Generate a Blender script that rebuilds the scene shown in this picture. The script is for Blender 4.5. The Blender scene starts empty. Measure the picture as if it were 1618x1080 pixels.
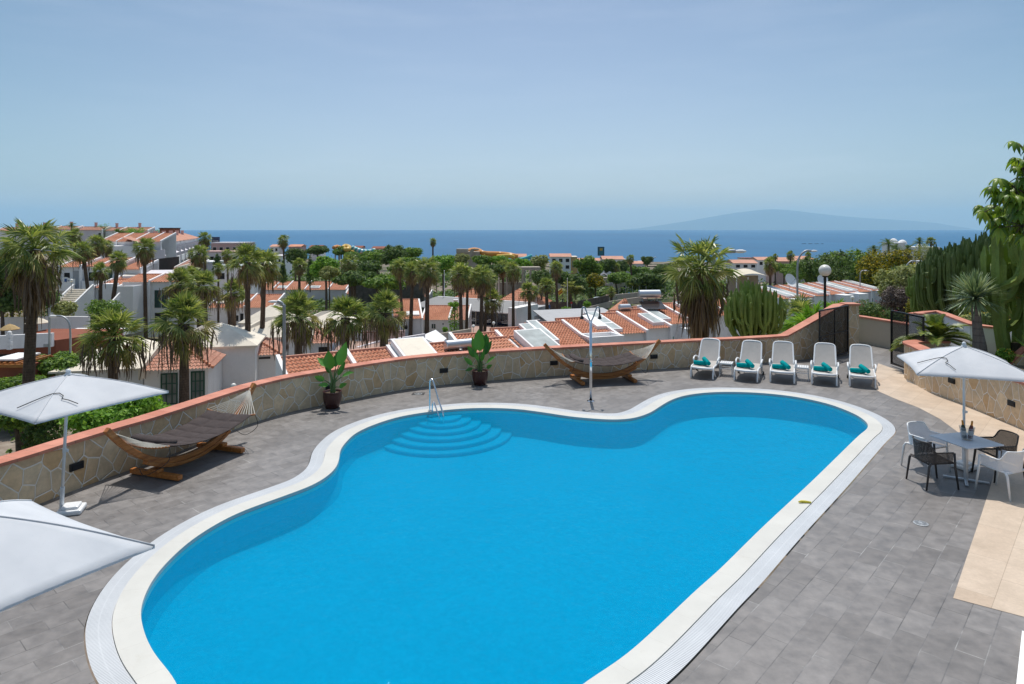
import bpy, bmesh, math, random
from mathutils import Vector, Matrix, Quaternion
from mathutils.geometry import tessellate_polygon
R = math.radians
V = Vector
sc = bpy.context.scene
col = sc.collection
# ---- the photographer's eye: 4.55 m above the pool deck, looking level along +Y ----
EYE, FPX, HOR, CXP = 4.55, 1078.0, 360.0, 809.0
def G(px, py, z=0.0):
    Y = FPX*(EYE-z)/(py-HOR)
    return V(((px-CXP)*Y/FPX, Y, z))
def W(px, py, D):
    return V(((px-CXP)*D/FPX, D, EYE-(py-HOR)*D/FPX))
def smooth01(t):
    t = max(0., min(1., t)); return t*t*(3-2*t)
def terrain_z(x, y):
    z = -5.6-.041*y if y < 1200 else -5.6-.041*1200-(y-1200)*.15
    z += 10.5*smooth01((-x-22-.12*y)/55)*smooth01((y-45)/90)*(1-smooth01((y-330)/400))
    z += 7.0*smooth01((x-.42*y)/60)*smooth01((y-60)/90)*(1-smooth01((y-300)/400))
    return z

# ------------------------------------------------------------------ mesh builder
class MB:
    def __init__(s):
        s.v = []; s.f = []; s.uv = []; s.hasuv = False
    def face(s, pts, uv=None):
        n = len(s.v); s.v.extend([tuple(p) for p in pts]); s.f.append(list(range(n, n+len(pts))))
        if uv: s.hasuv = True
        s.uv.append(uv)
    def add(s, verts, faces, uvs=None):
        n = len(s.v); s.v.extend([tuple(p) for p in verts])
        for i, f in enumerate(faces):
            s.f.append([k+n for k in f]); s.uv.append(uvs[i] if uvs else None)
        if uvs: s.hasuv = True
    def box(s, c, size, rz=0., rx=0.):
        m = Matrix.Rotation(rz, 3, 'Z') @ Matrix.Rotation(rx, 3, 'X')
        c = V(c); h = [k/2 for k in size]; P = []
        for x in (-1, 1):
            for y in (-1, 1):
                for z in (-1, 1):
                    P.append(c+m @ V((x*h[0], y*h[1], z*h[2])))
        s.add(P, [(0,1,3,2),(4,6,7,5),(0,4,5,1),(2,3,7,6),(0,2,6,4),(1,5,7,3)])
    def prism(s, ring, dz):
        """ring: list of 3D points (ccw from above); extruded by vector dz"""
        n = len(ring); dz = V(dz)
        P = [V(p) for p in ring]+[V(p)+dz for p in ring]
        fs = [tuple(range(n-1, -1, -1)), tuple(range(n, 2*n))]
        for i in range(n):
            j = (i+1) % n; fs.append((i, j, n+j, n+i))
        s.add(P, fs)
    def tube(s, pts, r, n=8, cap=True, closed=False, star=0., flat=None):
        pts = [V(p) for p in pts]; m = len(pts)
        rr = r if isinstance(r, (list, tuple)) else [r]*m
        tang = []
        for i in range(m):
            if closed: d = pts[(i+1) % m]-pts[i-1]
            else: d = pts[min(i+1, m-1)]-pts[max(i-1, 0)]
            tang.append(d.normalized() if d.length > 1e-9 else V((0,0,1)))
        t0 = tang[0]; up = V((0,0,1)) if abs(t0.z) < .9 else V((0,1,0))
        side = t0.cross(up).normalized(); P = []
        for i in range(m):
            t = tang[i]; side = (side-t*side.dot(t))
            side = side.normalized() if side.length > 1e-6 else t.orthogonal().normalized()
            nrm = side.cross(t)
            for k in range(n):
                a = 2*math.pi*k/n
                q = rr[i]*(1-star*(k % 2))
                ca, sa = math.cos(a)*q, math.sin(a)*q
                if flat: sa *= flat
                P.append(pts[i]+side*ca+nrm*sa)
        fs = []
        for i in range(m if closed else m-1):
            j = (i+1) % m
            for k in range(n):
                l = (k+1) % n
                fs.append((i*n+k, i*n+l, j*n+l, j*n+k))
        if cap and not closed:
            fs.append(tuple(range(n-1, -1, -1))); fs.append(tuple((m-1)*n+k for k in range(n)))
        s.add(P, fs)
    def lathe(s, prof, n=20, c=(0,0,0), close=False):
        c = V(c); P = []; m = len(prof)
        for (r, z) in prof:
            for k in range(n):
                a = 2*math.pi*k/n; P.append(c+V((r*math.cos(a), r*math.sin(a), z)))
        fs = []
        for i in range(m-1):
            for k in range(n):
                l = (k+1) % n; fs.append((i*n+k, i*n+l, (i+1)*n+l, (i+1)*n+k))
        if close:
            fs.append(tuple(range(n-1, -1, -1))); fs.append(tuple((m-1)*n+k for k in range(n)))
        s.add(P, fs)
    def grid(s, fn, nu, nv, uvfn=None):
        P = [fn(i/nu, j/nv) for j in range(nv+1) for i in range(nu+1)]
        fs = []; us = []
        for j in range(nv):
            for i in range(nu):
                a = j*(nu+1)+i; fs.append((a, a+1, a+nu+2, a+nu+1))
                if uvfn: us.append([uvfn(i/nu, j/nv), uvfn((i+1)/nu, j/nv), uvfn((i+1)/nu, (j+1)/nv), uvfn(i/nu, (j+1)/nv)])
        s.add(P, fs, us if uvfn else None)
    def mesh(s, name, mat, smooth=False):
        me = bpy.data.meshes.new(name)
        me.from_pydata(s.v, [], s.f)
        if s.hasuv:
            l = me.uv_layers.new(name='UVMap').data; k = 0
            for f, u in zip(s.f, s.uv):
                for q in range(len(f)):
                    l[k].uv = u[q] if u else (0, 0); k += 1
        if smooth: me.polygons.foreach_set('use_smooth', [True]*len(me.polygons))
        me.materials.append(mat); me.update()
        return me

def put(name, me, parent=None, loc=None, rz=None, scale=None):
    o = bpy.data.objects.new(name, me); col.objects.link(o)
    if parent is not None: o.parent = parent
    if loc is not None: o.location = loc
    if rz is not None: o.rotation_euler = (0, 0, rz)
    if scale is not None: o.scale = (scale,)*3 if isinstance(scale, (int, float)) else scale
    return o
def obj(name, mb, mat, parent=None, smooth=False, bevel=0, label=None, fix=False):
    me = mb.mesh(name, mat, smooth)
    if fix:
        b = bmesh.new(); b.from_mesh(me); bmesh.ops.remove_doubles(b, verts=b.verts, dist=1e-5)
        bmesh.ops.recalc_face_normals(b, faces=b.faces); b.to_mesh(me); b.free()
    o = put(name, me, parent)
    if bevel:
        md = o.modifiers.new('bevel', 'BEVEL'); md.width = bevel; md.segments = 2; md.limit_method = 'ANGLE'
    if label: o['label'] = label
    return o
def tag(o, label, cat, group=None, kind=None):
    if label: o['label'] = label
    if cat: o['category'] = cat
    if group: o['group'] = group
    if kind: o['kind'] = kind
    return o
def thing(name, label, cat, loc=(0,0,0), rz=0., group=None):
    o = bpy.data.objects.new(name, None); col.objects.link(o)
    o.location = loc; o.rotation_euler = (0, 0, rz); o.empty_display_size = .2
    return tag(o, label, cat, group)
def copy_tree(o, parent=None):
    c = o.copy(); col.objects.link(c)
    if parent is not None: c.parent = parent
    for ch in list(o.children): copy_tree(ch, c)
    return c
def dup(o, loc, rz, label, group=None):
    c = copy_tree(o); c.location = loc; c.rotation_euler = (0, 0, rz); c['label'] = label
    if group: c['group'] = group
    return c

def catmull(pts, per=8, closed=False):
    pts = [V(p) for p in pts]; n = len(pts); out = []
    rng = range(n) if closed else range(n-1)
    for i in rng:
        if closed: a, b, c, d = pts[i-1], pts[i], pts[(i+1) % n], pts[(i+2) % n]
        else: a, b, c, d = pts[max(i-1,0)], pts[i], pts[i+1], pts[min(i+2,n-1)]
        for k in range(per):
            t = k/per
            out.append(.5*((2*b)+(c-a)*t+(2*a-5*b+4*c-d)*t*t+(3*b-a-3*c+d)*t**3))
    if not closed: out.append(pts[-1])
    return out
def resample(pts, step, closed=False):
    P = list(pts)+([pts[0]] if closed else [])
    L = [0.]
    for a, b in zip(P, P[1:]): L.append(L[-1]+(b-a).length)
    n = max(2, int(round(L[-1]/step))); out = []; k = 0
    for i in range(n if closed else n+1):
        t = L[-1]*i/n
        while k < len(L)-2 and L[k+1] < t: k += 1
        u = (t-L[k])/max(1e-9, L[k+1]-L[k]); out.append(P[k].lerp(P[k+1], u))
    return out
def offset_loop(pts, d):
    n = len(pts); out = []
    for i in range(n):
        t = (pts[(i+1) % n]-pts[i-1]).normalized(); out.append(pts[i]+V((t.y, -t.x, 0))*d)
    return out
def normals2d(pts):
    n = len(pts); out = []
    for i in range(n):
        t = (pts[min(i+1, n-1)]-pts[max(i-1, 0)]); t.z = 0; t.normalize(); out.append(V((t.y, -t.x, 0)))
    return out

# ------------------------------------------------------------------ materials
class NT:
    def __init__(s, name):
        s.m = bpy.data.materials.new(name); s.m.use_nodes = True
        s.t = s.m.node_tree; s.t.nodes.clear()
        s.out = s.n('ShaderNodeOutputMaterial')
    def n(s, typ, **kw):
        nd = s.t.nodes.new(typ)
        for k, v in kw.items(): setattr(nd, k, v)
        return nd
    def l(s, a, b): s.t.links.new(a, b)
    def pos(s, scale=(1,1,1), rot=(0,0,0), src='pos'):
        if src == 'uv': o = s.n('ShaderNodeTexCoord').outputs['UV']
        elif src == 'obj': o = s.n('ShaderNodeTexCoord').outputs['Object']
        else: o = s.n('ShaderNodeNewGeometry').outputs['Position']
        mp = s.n('ShaderNodeMapping'); mp.inputs['Scale'].default_value = scale; mp.inputs['Rotation'].default_value = rot
        s.l(o, mp.inputs['Vector']); return mp.outputs['Vector']
    def noise(s, vec, scale, detail=4, rough=.55):
        nd = s.n('ShaderNodeTexNoise'); nd.inputs['Scale'].default_value = scale
        nd.inputs['Detail'].default_value = detail; nd.inputs['Roughness'].default_value = rough
        s.l(vec, nd.inputs['Vector']); return nd.outputs['Fac']
    def ramp(s, fac, stops, interp='LINEAR'):
        nd = s.n('ShaderNodeValToRGB'); cr = nd.color_ramp; cr.interpolation = interp
        while len(cr.elements) < len(stops): cr.elements.new(.5)
        for e, (p, c) in zip(cr.elements, stops):
            e.position = p; e.color = (c[0], c[1], c[2], 1) if hasattr(c, '__len__') else (c, c, c, 1)
        s.l(fac, nd.inputs['Fac']); return nd.outputs['Color']
    def mix(s, fac, a, b, mode='MIX'):
        nd = s.n('ShaderNodeMix', data_type='RGBA', blend_type=mode)
        for sock, val in ((nd.inputs['Factor'], fac), (nd.inputs['A'], a), (nd.inputs['B'], b)):
            if hasattr(val, 'is_linked'): s.l(val, sock)
            elif hasattr(val, '__len__'): sock.default_value = (val[0], val[1], val[2], 1)
            else: sock.default_value = val
        return nd.outputs['Result']
    def math(s, op, a, b=None, clamp=False):
        nd = s.n('ShaderNodeMath', operation=op, use_clamp=clamp)
        for sock, val in zip(nd.inputs, (a, b)):
            if val is None: continue
            if hasattr(val, 'is_linked'): s.l(val, sock)
            else: sock.default_value = val
        return nd.outputs[0]
    def bump(s, h, strength=.3, dist=.02):
        nd = s.n('ShaderNodeBump'); nd.inputs['Strength'].default_value = strength; nd.inputs['Distance'].default_value = dist
        s.l(h, nd.inputs['Height']); return nd.outputs['Normal']
    def bsdf(s, color, rough=.6, metal=0., spec=.5, normal=None, **kw):
        b = s.n('ShaderNodeBsdfPrincipled')
        for key, val in dict({'Base Color': color, 'Roughness': rough, 'Metallic': metal, 'Specular IOR Level': spec}, **kw).items():
            if hasattr(val, 'is_linked'): s.l(val, b.inputs[key])
            elif hasattr(val, '__len__'): b.inputs[key].default_value = (val[0], val[1], val[2], 1)
            else: b.inputs[key].default_value = val
        if normal is not None: s.l(normal, b.inputs['Normal'])
        return b.outputs[0]
    def done(s, sh):
        s.l(sh, s.out.inputs['Surface']); return s.m

def plain(name, c, rough=.6, metal=0., var=.12, scale=2., spec=.5, bump=0., bscale=40, dirt=0., src='pos'):
    """one base colour broken up by two scales of procedural noise, optional grain and dirt"""
    t = NT(name); p = t.pos(src=src)
    n1 = t.noise(p, scale, 5); n2 = t.noise(p, scale*9, 4)
    f = t.math('ADD', t.math('MULTIPLY', n1, .65), t.math('MULTIPLY', n2, .35))
    lo = [k*(1-var) for k in c]; hi = [min(1, k*(1+var)) for k in c]
    cc = t.ramp(f, [(.3, lo), (.7, hi)])
    if dirt:
        d = t.noise(t.pos((1,1,.25), src=src), 1.7, 6, .7)
        cc = t.mix(t.ramp(d, [(.52, 0.), (.75, dirt)]), cc, (.16,.14,.11))
    nr = t.bump(t.noise(p, bscale, 3), bump, .01) if bump else None
    rr = t.math('ADD', t.math('MULTIPLY', n2, .2), rough-.1)
    return t.done(t.bsdf(cc, rr, metal, spec, nr))

def foliage(name, stops, trans=.38, rough=.55, spec=.3):
    """leaf colour differs from leaf to leaf; some light passes through the blade"""
    t = NT(name); g = t.n('ShaderNodeNewGeometry')
    p = t.pos(); n = t.noise(p, .9, 3)
    f = t.math('ADD', t.math('MULTIPLY', g.outputs['Random Per Island'], .7), t.math('MULTIPLY', n, .3))
    c = t.ramp(f, stops)
    b = t.bsdf(c, rough, 0, spec)
    tr = t.n('ShaderNodeBsdfTranslucent'); t.l(t.mix(1., c, (1., 1., .55), 'MULTIPLY'), tr.inputs['Color'])
    mx = t.n('ShaderNodeMixShader'); mx.inputs[0].default_value = trans
    t.l(b, mx.inputs[1]); t.l(tr.outputs[0], mx.inputs[2])
    return t.done(mx.outputs[0])

def m_deck():
    t = NT('deck_tile'); p = t.pos((1,1,1), (0,0,-R(48)))
    br = t.n('ShaderNodeTexBrick', offset=.5)
    br.inputs['Scale'].default_value = 1.; br.inputs['Brick Width'].default_value = .56; br.inputs['Row Height'].default_value = .275
    br.inputs['Mortar Size'].default_value = .006; br.inputs['Mortar Smooth'].default_value = .3
    br.inputs['Color1'].default_value = (.155,.142,.134,1); br.inputs['Color2'].default_value = (.208,.193,.184,1); br.inputs['Mortar'].default_value = (.18,.17,.165,1)
    br.inputs['Bias'].default_value = .05
    t.l(p, br.inputs['Vector'])
    q = t.pos(); big = t.noise(q, .55, 5, .6); med = t.noise(q, 5., 6, .65); fine = t.noise(q, 60., 3)
    # light grout in some joints, dark in others
    gj = t.ramp(t.noise(q, 1.3, 3), [(.38, (.085,.08,.076)), (.55, (.17,.16,.155)), (.72, (.38,.37,.35))])
    c = t.mix(br.outputs['Fac'], br.outputs['Color'], gj)
    c = t.mix(1., c, t.ramp(big, [(.3, .82), (.7, 1.14)]), 'MULTIPLY')
    c = t.mix(1., c, t.ramp(med, [(.3, .76), (.5, 1.), (.72, 1.26)]), 'MULTIPLY')
    h = t.math('SUBTRACT', t.math('MULTIPLY', fine, .15), br.outputs['Fac'])
    return t.done(t.bsdf(c, t.ramp(med, [(.3,.42),(.7,.6)]), 0, .6, t.bump(h, .35, .006)))

def m_paving():
    t = NT('cream_paving'); p = t.pos((1,1,1), (0,0,-R(48)))
    br = t.n('ShaderNodeTexBrick', offset=.5)
    for k, v in (('Scale', 1.), ('Brick Width', 1.2), ('Row Height', .6), ('Mortar Size', .004), ('Mortar Smooth', .2)): br.inputs[k].default_value = v
    br.inputs['Color1'].default_value = (.53,.41,.305,1); br.inputs['Color2'].default_value = (.62,.505,.395,1); br.inputs['Mortar'].default_value = (.40,.31,.23,1)
    t.l(p, br.inputs['Vector']); q = t.pos()
    c = t.mix(1., br.outputs['Color'], t.ramp(t.noise(q, 2.2, 6, .65), [(.3, (.86,.85,.83)), (.7, (1.1,1.1,1.1))]), 'MULTIPLY')
    c = t.mix(1., c, t.ramp(t.noise(q, 25., 3), [(.3, .94), (.7, 1.05)]), 'MULTIPLY')
    return t.done(t.bsdf(c, .5, 0, .4, t.bump(br.outputs['Fac'], -.2, .004)))

def m_stone(name='crazy_stone', warm=1.):
    t = NT(name); p = t.pos((1,1,1), src='uv')
    wob = t.n('ShaderNodeTexNoise'); wob.inputs['Scale'].default_value = 1.6; t.l(p, wob.inputs['Vector'])
    mx = t.n('ShaderNodeMix', data_type='VECTOR'); mx.inputs[0].default_value = .045
    t.l(t.pos((1.12,.86,1.), (0,0,R(24)), 'uv'), mx.inputs['A']); t.l(wob.outputs['Color'], mx.inputs['B'])
    def vor(feat):
        v = t.n('ShaderNodeTexVoronoi', feature=feat, voronoi_dimensions='2D'); v.inputs['Scale'].default_value = 3.4
        v.inputs['Randomness'].default_value = 1.; t.l(mx.outputs['Result'], v.inputs['Vector']); return v
    ed = vor('DISTANCE_TO_EDGE').outputs['Distance']; ce = vor('F1')
    sep = t.n('ShaderNodeSeparateColor'); t.l(ce.outputs['Color'], sep.inputs[0])
    cc = t.ramp(sep.outputs[0], [(0., (.55*warm,.40,.26)), (.3, (.70*warm,.54,.37)), (.6, (.64*warm,.52,.38)), (.8, (.76*warm,.60,.42)), (1., (.60*warm,.40,.22))])
    q = t.pos(src='uv'); n = t.noise(q, 6., 7, .7)
    cc = t.mix(1., cc, t.ramp(n, [(.3, (.78,.77,.75)), (.7, (1.16,1.13,1.08))]), 'MULTIPLY')
    cc = t.mix(1., cc, t.ramp(t.noise(q, 1.1, 4), [(.35, (.9,.88,.84)), (.65, (1.06,1.05,1.03))]), 'MULTIPLY')
    jw = t.math('ADD', ed, t.math('MULTIPLY', t.math('SUBTRACT', n, .5), .02))
    jf = t.ramp(jw, [(.026, 1.), (.044, 0.)])
    c = t.mix(jf, cc, (.88,.80,.70))
    h = t.math('ADD', t.ramp(ed, [(0., 0.), (.06, 1.)]), t.math('MULTIPLY', n, .5))
    return t.done(t.bsdf(c, .8, 0, .25, t.bump(h, .6, .03)))

def m_coping():
    t = NT('terracotta_coping'); p = t.pos(src='uv')
    br = t.n('ShaderNodeTexBrick', offset=0.)
    for k, v in (('Scale', 1.), ('Brick Width', .33), ('Row Height', 1.5), ('Mortar Size', .005), ('Mortar Smooth', .3)): br.inputs[k].default_value = v
    br.inputs['Color1'].default_value = (.50,.185,.12,1); br.inputs['Color2'].default_value = (.60,.25,.17,1); br.inputs['Mortar'].default_value = (.30,.15,.11,1)
    t.l(p, br.inputs['Vector']); q = t.pos()
    c = t.mix(1., br.outputs['Color'], t.ramp(t.noise(q, 3.5, 6, .65), [(.3, (.85,.84,.83)), (.7, (1.12,1.14,1.16))]), 'MULTIPLY')
    return t.done(t.bsdf(c, .7, 0, .3, t.bump(br.outputs['Fac'], -.15, .004)))

def m_grate():
    t = NT('overflow_grate'); tc = t.n('ShaderNodeTexCoord'); sp = t.n('ShaderNodeSeparateXYZ'); t.l(tc.outputs['UV'], sp.inputs[0])
    fr = t.math('FRACT', t.math('MULTIPLY', sp.outputs[0], 38.))
    slot = t.ramp(fr, [(0., 0.), (.12, 1.), (.34, 1.), (.46, 0.)])
    fv = t.math('ABSOLUTE', t.math('SUBTRACT', t.math('FRACT', t.math('MULTIPLY', sp.outputs[1], 7.7)), .5))
    rib = t.ramp(fv, [(.42, 1.), (.47, .55)])
    s2 = t.math('MULTIPLY', slot, rib)
    seg = t.math('FRACT', t.math('MULTIPLY', sp.outputs[0], 1.9))
    jn = t.ramp(seg, [(.0, 1.), (.012, 0.)])
    n = t.noise(t.pos(), 1.5, 5)
    base = t.ramp(n, [(.3, (.56,.575,.59)), (.7, (.66,.675,.69))])
    c = t.mix(t.math('MAXIMUM', t.math('MULTIPLY', s2, .8), t.math('MULTIPLY', jn, .6)), base, (.22,.24,.26))
    return t.done(t.bsdf(c, .4, 0, .4, t.bump(s2, -.5, .01)))

def m_tile_liner():
    t = NT('pool_mosaic'); p = t.pos()
    v = t.n('ShaderNodeTexVoronoi', voronoi_dimensions='3D', distance='CHEBYCHEV'); v.inputs['Scale'].default_value = 26.; v.inputs['Randomness'].default_value = .0
    t.l(p, v.inputs['Vector']); sp = t.n('ShaderNodeSeparateColor'); t.l(v.outputs['Color'], sp.inputs[0])
    a = t.ramp(sp.outputs[0], [(0., (.0002,.325,.57)), (1., (.0005,.37,.635))])
    c = t.mix(1., a, t.ramp(t.noise(p, .7, 4), [(.3, (.95,.955,.96)), (.7, (1.04,1.04,1.03))]), 'MULTIPLY')
    c = t.mix(1., c, t.ramp(t.noise(p, 9., 3), [(.35, .95), (.65, 1.05)]), 'MULTIPLY')
    return t.done(t.bsdf(c, .6, 0, .02))

def m_water():
    t = NT('pool_water'); p = t.pos((1., .72, 1.), (0,0,R(20)))
    h = t.math('ADD', t.noise(p, 4.2, 4, .55), t.math('MULTIPLY', t.noise(p, 13., 3), .45))
    nb = t.bump(h, .5, .08)
    fr = t.n('ShaderNodeFresnel'); fr.inputs['IOR'].default_value = 1.2; t.l(nb, fr.inputs['Normal'])
    tr = t.n('ShaderNodeBsdfTransparent'); tr.inputs['Color'].default_value = (.80,.97,.99,1)
    gl = t.n('ShaderNodeBsdfGlossy'); gl.inputs['Roughness'].default_value = .03; t.l(nb, gl.inputs['Normal'])
    # the water itself scatters blue light a little
    df = t.n('ShaderNodeBsdfDiffuse'); df.inputs['Color'].default_value = (.0,.33,.57,1)
    m0 = t.n('ShaderNodeMixShader'); m0.inputs[0].default_value = .40; t.l(tr.outputs[0], m0.inputs[1]); t.l(df.outputs[0], m0.inputs[2])
    mx = t.n('ShaderNodeMixShader'); t.l(t.math('MULTIPLY', fr.outputs[0], .36), mx.inputs[0]); t.l(m0.outputs[0], mx.inputs[1]); t.l(gl.outputs[0], mx.inputs[2])
    return t.done(mx.outputs[0])

def m_sea():
    t = NT('sea_water'); p = t.pos((1, .25, 1))
    big = t.noise(p, .0009, 5, .6); med = t.noise(p, .012, 5, .65)
    c = t.ramp(t.math('ADD', t.math('MULTIPLY', big, .6), t.math('MULTIPLY', med, .4)), [(.3, (.004,.080,.185)), (.52, (.007,.108,.232)), (.72, (.012,.128,.265))])
    return t.done(t.bsdf(c, .6, 0, .25))

def m_rooftile(name, lo, hi):
    """barrel tile colours: a tone of its own for every tile, weathered in patches"""
    t = NT(name); g = t.n('ShaderNodeNewGeometry'); p = t.pos()
    f = t.math('ADD', t.math('MULTIPLY', t.noise(p, 2.6, 3), .5), t.math('MULTIPLY', t.noise(p, .45, 4), .5))
    c = t.ramp(f, [(.32, lo), (.5, [(a+b)/2 for a, b in zip(lo, hi)]), (.68, hi)])
    c = t.mix(1., c, t.ramp(t.noise(p, 9., 4), [(.3, .8), (.7, 1.18)]), 'MULTIPLY')
    return t.done(t.bsdf(c, .8, 0, .2))

def m_glass(name, c=(.02,.05,.05), rough=.08):
    t = NT(name); n = t.noise(t.pos(), .8, 2)
    return t.done(t.bsdf(t.ramp(n, [(.35, [k*.7 for k in c]), (.65, [k*1.3 for k in c])]), rough, 0, .6))
def m_clear():
    t = NT('clear_glass'); tr = t.n('ShaderNodeBsdfTransparent'); tr.inputs['Color'].default_value = (.93,.95,.95,1)
    gl = t.n('ShaderNodeBsdfGlossy'); gl.inputs['Roughness'].default_value = .04
    lw = t.n('ShaderNodeLayerWeight'); lw.inputs['Blend'].default_value = .45
    mx = t.n('ShaderNodeMixShader'); t.l(t.math('ADD', t.math('MULTIPLY', lw.outputs['Facing'], .5), .05), mx.inputs[0])
    t.l(tr.outputs[0], mx.inputs[1]); t.l(gl.outputs[0], mx.inputs[2]); return t.done(mx.outputs[0])
def m_mesh(name, c, hole=.25, scale=45.):
    """woven mesh: holes at a fixed share of a fine grid laid on the panel"""
    t = NT(name); tc = t.n('ShaderNodeTexCoord'); sp = t.n('ShaderNodeSeparateXYZ'); t.l(tc.outputs['UV'], sp.inputs[0])
    ab = [t.math('GREATER_THAN', t.math('FRACT', t.math('MULTIPLY', sp.outputs[i], scale)), 1-math.sqrt(hole)) for i in (0, 1)]
    fac = t.math('MULTIPLY', ab[0], ab[1])
    b = t.bsdf(c, .6, 0, .3); tr = t.n('ShaderNodeBsdfTransparent')
    mx = t.n('ShaderNodeMixShader'); t.l(fac, mx.inputs[0]); t.l(b, mx.inputs[1]); t.l(tr.outputs[0], mx.inputs[2])
    return t.done(mx.outputs[0])
def m_canvas():
    t = NT('white_canvas'); p = t.pos()
    n = t.noise(p, 2.5, 5); c = t.ramp(n, [(.3, (.60,.62,.65)), (.7, (.69,.705,.73))])
    b = t.bsdf(c, .8, 0, .2, t.bump(t.noise(p, 2.2, 3), .22, .05))
    tr = t.n('ShaderNodeBsdfTranslucent'); tr.inputs['Color'].default_value = (.75,.77,.8,1)
    mx = t.n('ShaderNodeMixShader'); mx.inputs[0].default_value = .18
    t.l(b, mx.inputs[1]); t.l(tr.outputs[0], mx.inputs[2]); return t.done(mx.outputs[0])
def m_wood():
    t = NT('larch_wood'); p = t.pos((3,3,3), src='obj')
    w = t.noise(t.pos((2., 14., 14.), src='obj'), 1.5, 5, .6)
    c = t.ramp(w, [(.3, (.27,.085,.018)), (.5, (.43,.155,.036)), (.7, (.55,.23,.065))])
    return t.done(t.bsdf(c, .4, 0, .45, t.bump(w, .1, .005)))
def m_ground():
    t = NT('dry_ground'); p = t.pos()
    a = t.noise(p, .035, 6, .6); b = t.noise(p, .6, 6, .7)
    c = t.ramp(b, [(.3, (.16,.125,.095)), (.5, (.25,.20,.16)), (.7, (.36,.31,.25))])
    g = t.ramp(b, [(.3, (.022,.036,.014)), (.7, (.075,.09,.035))])
    c = t.mix(t.ramp(a, [(.46, 0.), (.6, 1.)]), c, g)
    return t.done(t.bsdf(c, .9, 0, .1, t.bump(b, .5, .1)))
def m_bark(name, lo, hi, rings=0.):
    t = NT(name); p = t.pos((1,1,.35)); n = t.noise(p, 9., 6, .7)
    c = t.ramp(n, [(.3, lo), (.7, hi)]); h = n
    if rings:
        sp = t.n('ShaderNodeSeparateXYZ'); t.l(t.pos(), sp.inputs[0])
        rg = t.math('FRACT', t.math('ADD', t.math('MULTIPLY', sp.outputs[2], rings), t.math('MULTIPLY', n, .35)))
        c = t.mix(t.ramp(rg, [(0., .55), (.25, 0.)]), c, [k*.45 for k in lo]); h = rg
    return t.done(t.bsdf(c, .9, 0, .15, t.bump(h, .6, .03)))

M = {}
M['deck'] = m_deck(); M['paving'] = m_paving(); M['stone'] = m_stone(); M['coping'] = m_coping()
M['grate'] = m_grate(); M['liner'] = m_tile_liner(); M['water'] = m_water(); M['sea'] = m_sea()
def m_edge():
    t = NT('cream_pool_edge'); p = t.pos(); tc = t.n('ShaderNodeTexCoord'); sp = t.n('ShaderNodeSeparateXYZ'); t.l(tc.outputs['UV'], sp.inputs[0])
    c = t.ramp(t.noise(p, 1.2, 6, .65), [(.3, (.545,.535,.495)), (.7, (.62,.61,.565))])
    c = t.mix(t.ramp(t.noise(p, 4.5, 5, .7), [(.58, 0.), (.78, .35)]), c, (.44,.40,.33))
    j = t.ramp(t.math('FRACT', t.math('MULTIPLY', sp.outputs[0], 1.6)), [(0., .55), (.009, 0.)])
    c = t.mix(j, c, (.36,.34,.30))
    return t.done(t.bsdf(c, .6, 0, .3, t.bump(t.noise(p, 60., 3), .15, .01)))
M['edge'] = m_edge() if True else plain('cream_pool_edge', (.76,.735,.67), .6, 0, .07, 1.2, .3, .15, 60)
M['tile'] = m_rooftile('clay_roof_tile', (.46,.18,.105), (.72,.355,.225))
M['tile2'] = m_rooftile('faded_clay_tile', (.46,.22,.155), (.66,.37,.27))
M['white'] = plain('whitewash', (.86,.845,.835), .8, 0, .06, .7, .2, .15, 30, dirt=.12)
M['white2'] = plain('lilac_whitewash', (.72,.675,.70), .8, 0, .07, .7, .2, .15, 30, dirt=.12)
M['pinkw'] = plain('pink_render', (.60,.40,.37), .8, 0, .08, .7, .2, dirt=.12)
M['greyw'] = plain('grey_render', (.42,.42,.43), .8, 0, .08, .7, .2, dirt=.2)
M['cream'] = plain('cream_roof_paint', (.78,.70,.58), .7, 0, .08, .5, .3, .1, 20, dirt=.15)
M['beige'] = plain('beige_render', (.50,.42,.33), .8, 0, .06, .8, .2)
M['yellow'] = plain('ochre_render', (.62,.42,.17), .8, 0, .08, .5, .2)
M['rust'] = plain('rust_red_render', (.25,.085,.05), .8, 0, .12, .8, .2)
M['dark'] = plain('dark_opening', (.014,.015,.018), .5, 0, .3, 1.5, .3)
M['black'] = plain('black_powder_coat', (.012,.012,.014), .35, 0, .2, 5., .5)
M['plastic'] = plain('white_resin', (.78,.785,.79), .35, 0, .04, 3., .5)
M['whitemetal'] = plain('white_lacquered_metal', (.68,.71,.74), .35, 0, .05, 2., .5)
M['sling'] = plain('taupe_sling', (.46,.43,.40), .8, 0, .06, 8., .2, .3, 180)
M['towel'] = plain('teal_towel', (.0,.30,.31), .95, 0, .22, 14., .1, .8, 90)
M['darkplastic'] = m_mesh('dark_brown_resin', (.058,.05,.047), .14, 60.)
M['whiteresinnet'] = m_mesh('white_net_resin', (.74,.75,.78), .12, 60.)
M['darkresin'] = plain('anthracite_resin', (.05,.044,.042), .5, 0, .15, 5., .4)
M['canvas'] = m_canvas(); M['wood'] = m_wood()
M['quilt'] = plain('charcoal_quilt', (.072,.058,.056), .9, 0, .2, 7., .15, .5, 120)
M['rope'] = plain('pale_rope', (.66,.62,.54), .9, 0, .1, 10., .2)
M['blackcord'] = plain('black_cord', (.02,.02,.02), .7, 0, .2, 10.)
M['pot'] = plain('oxblood_glazed_pot', (.055,.018,.016), .3, 0, .25, 5., .5)
M['soil'] = plain('potting_soil', (.10,.075,.055), .95, 0, .3, 12., .1, .8, 40)
M['bigleaf'] = foliage('banana_leaf', [(.2, (.045,.17,.022)), (.8, (.12,.33,.05))], .25, .4, .4)
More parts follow.
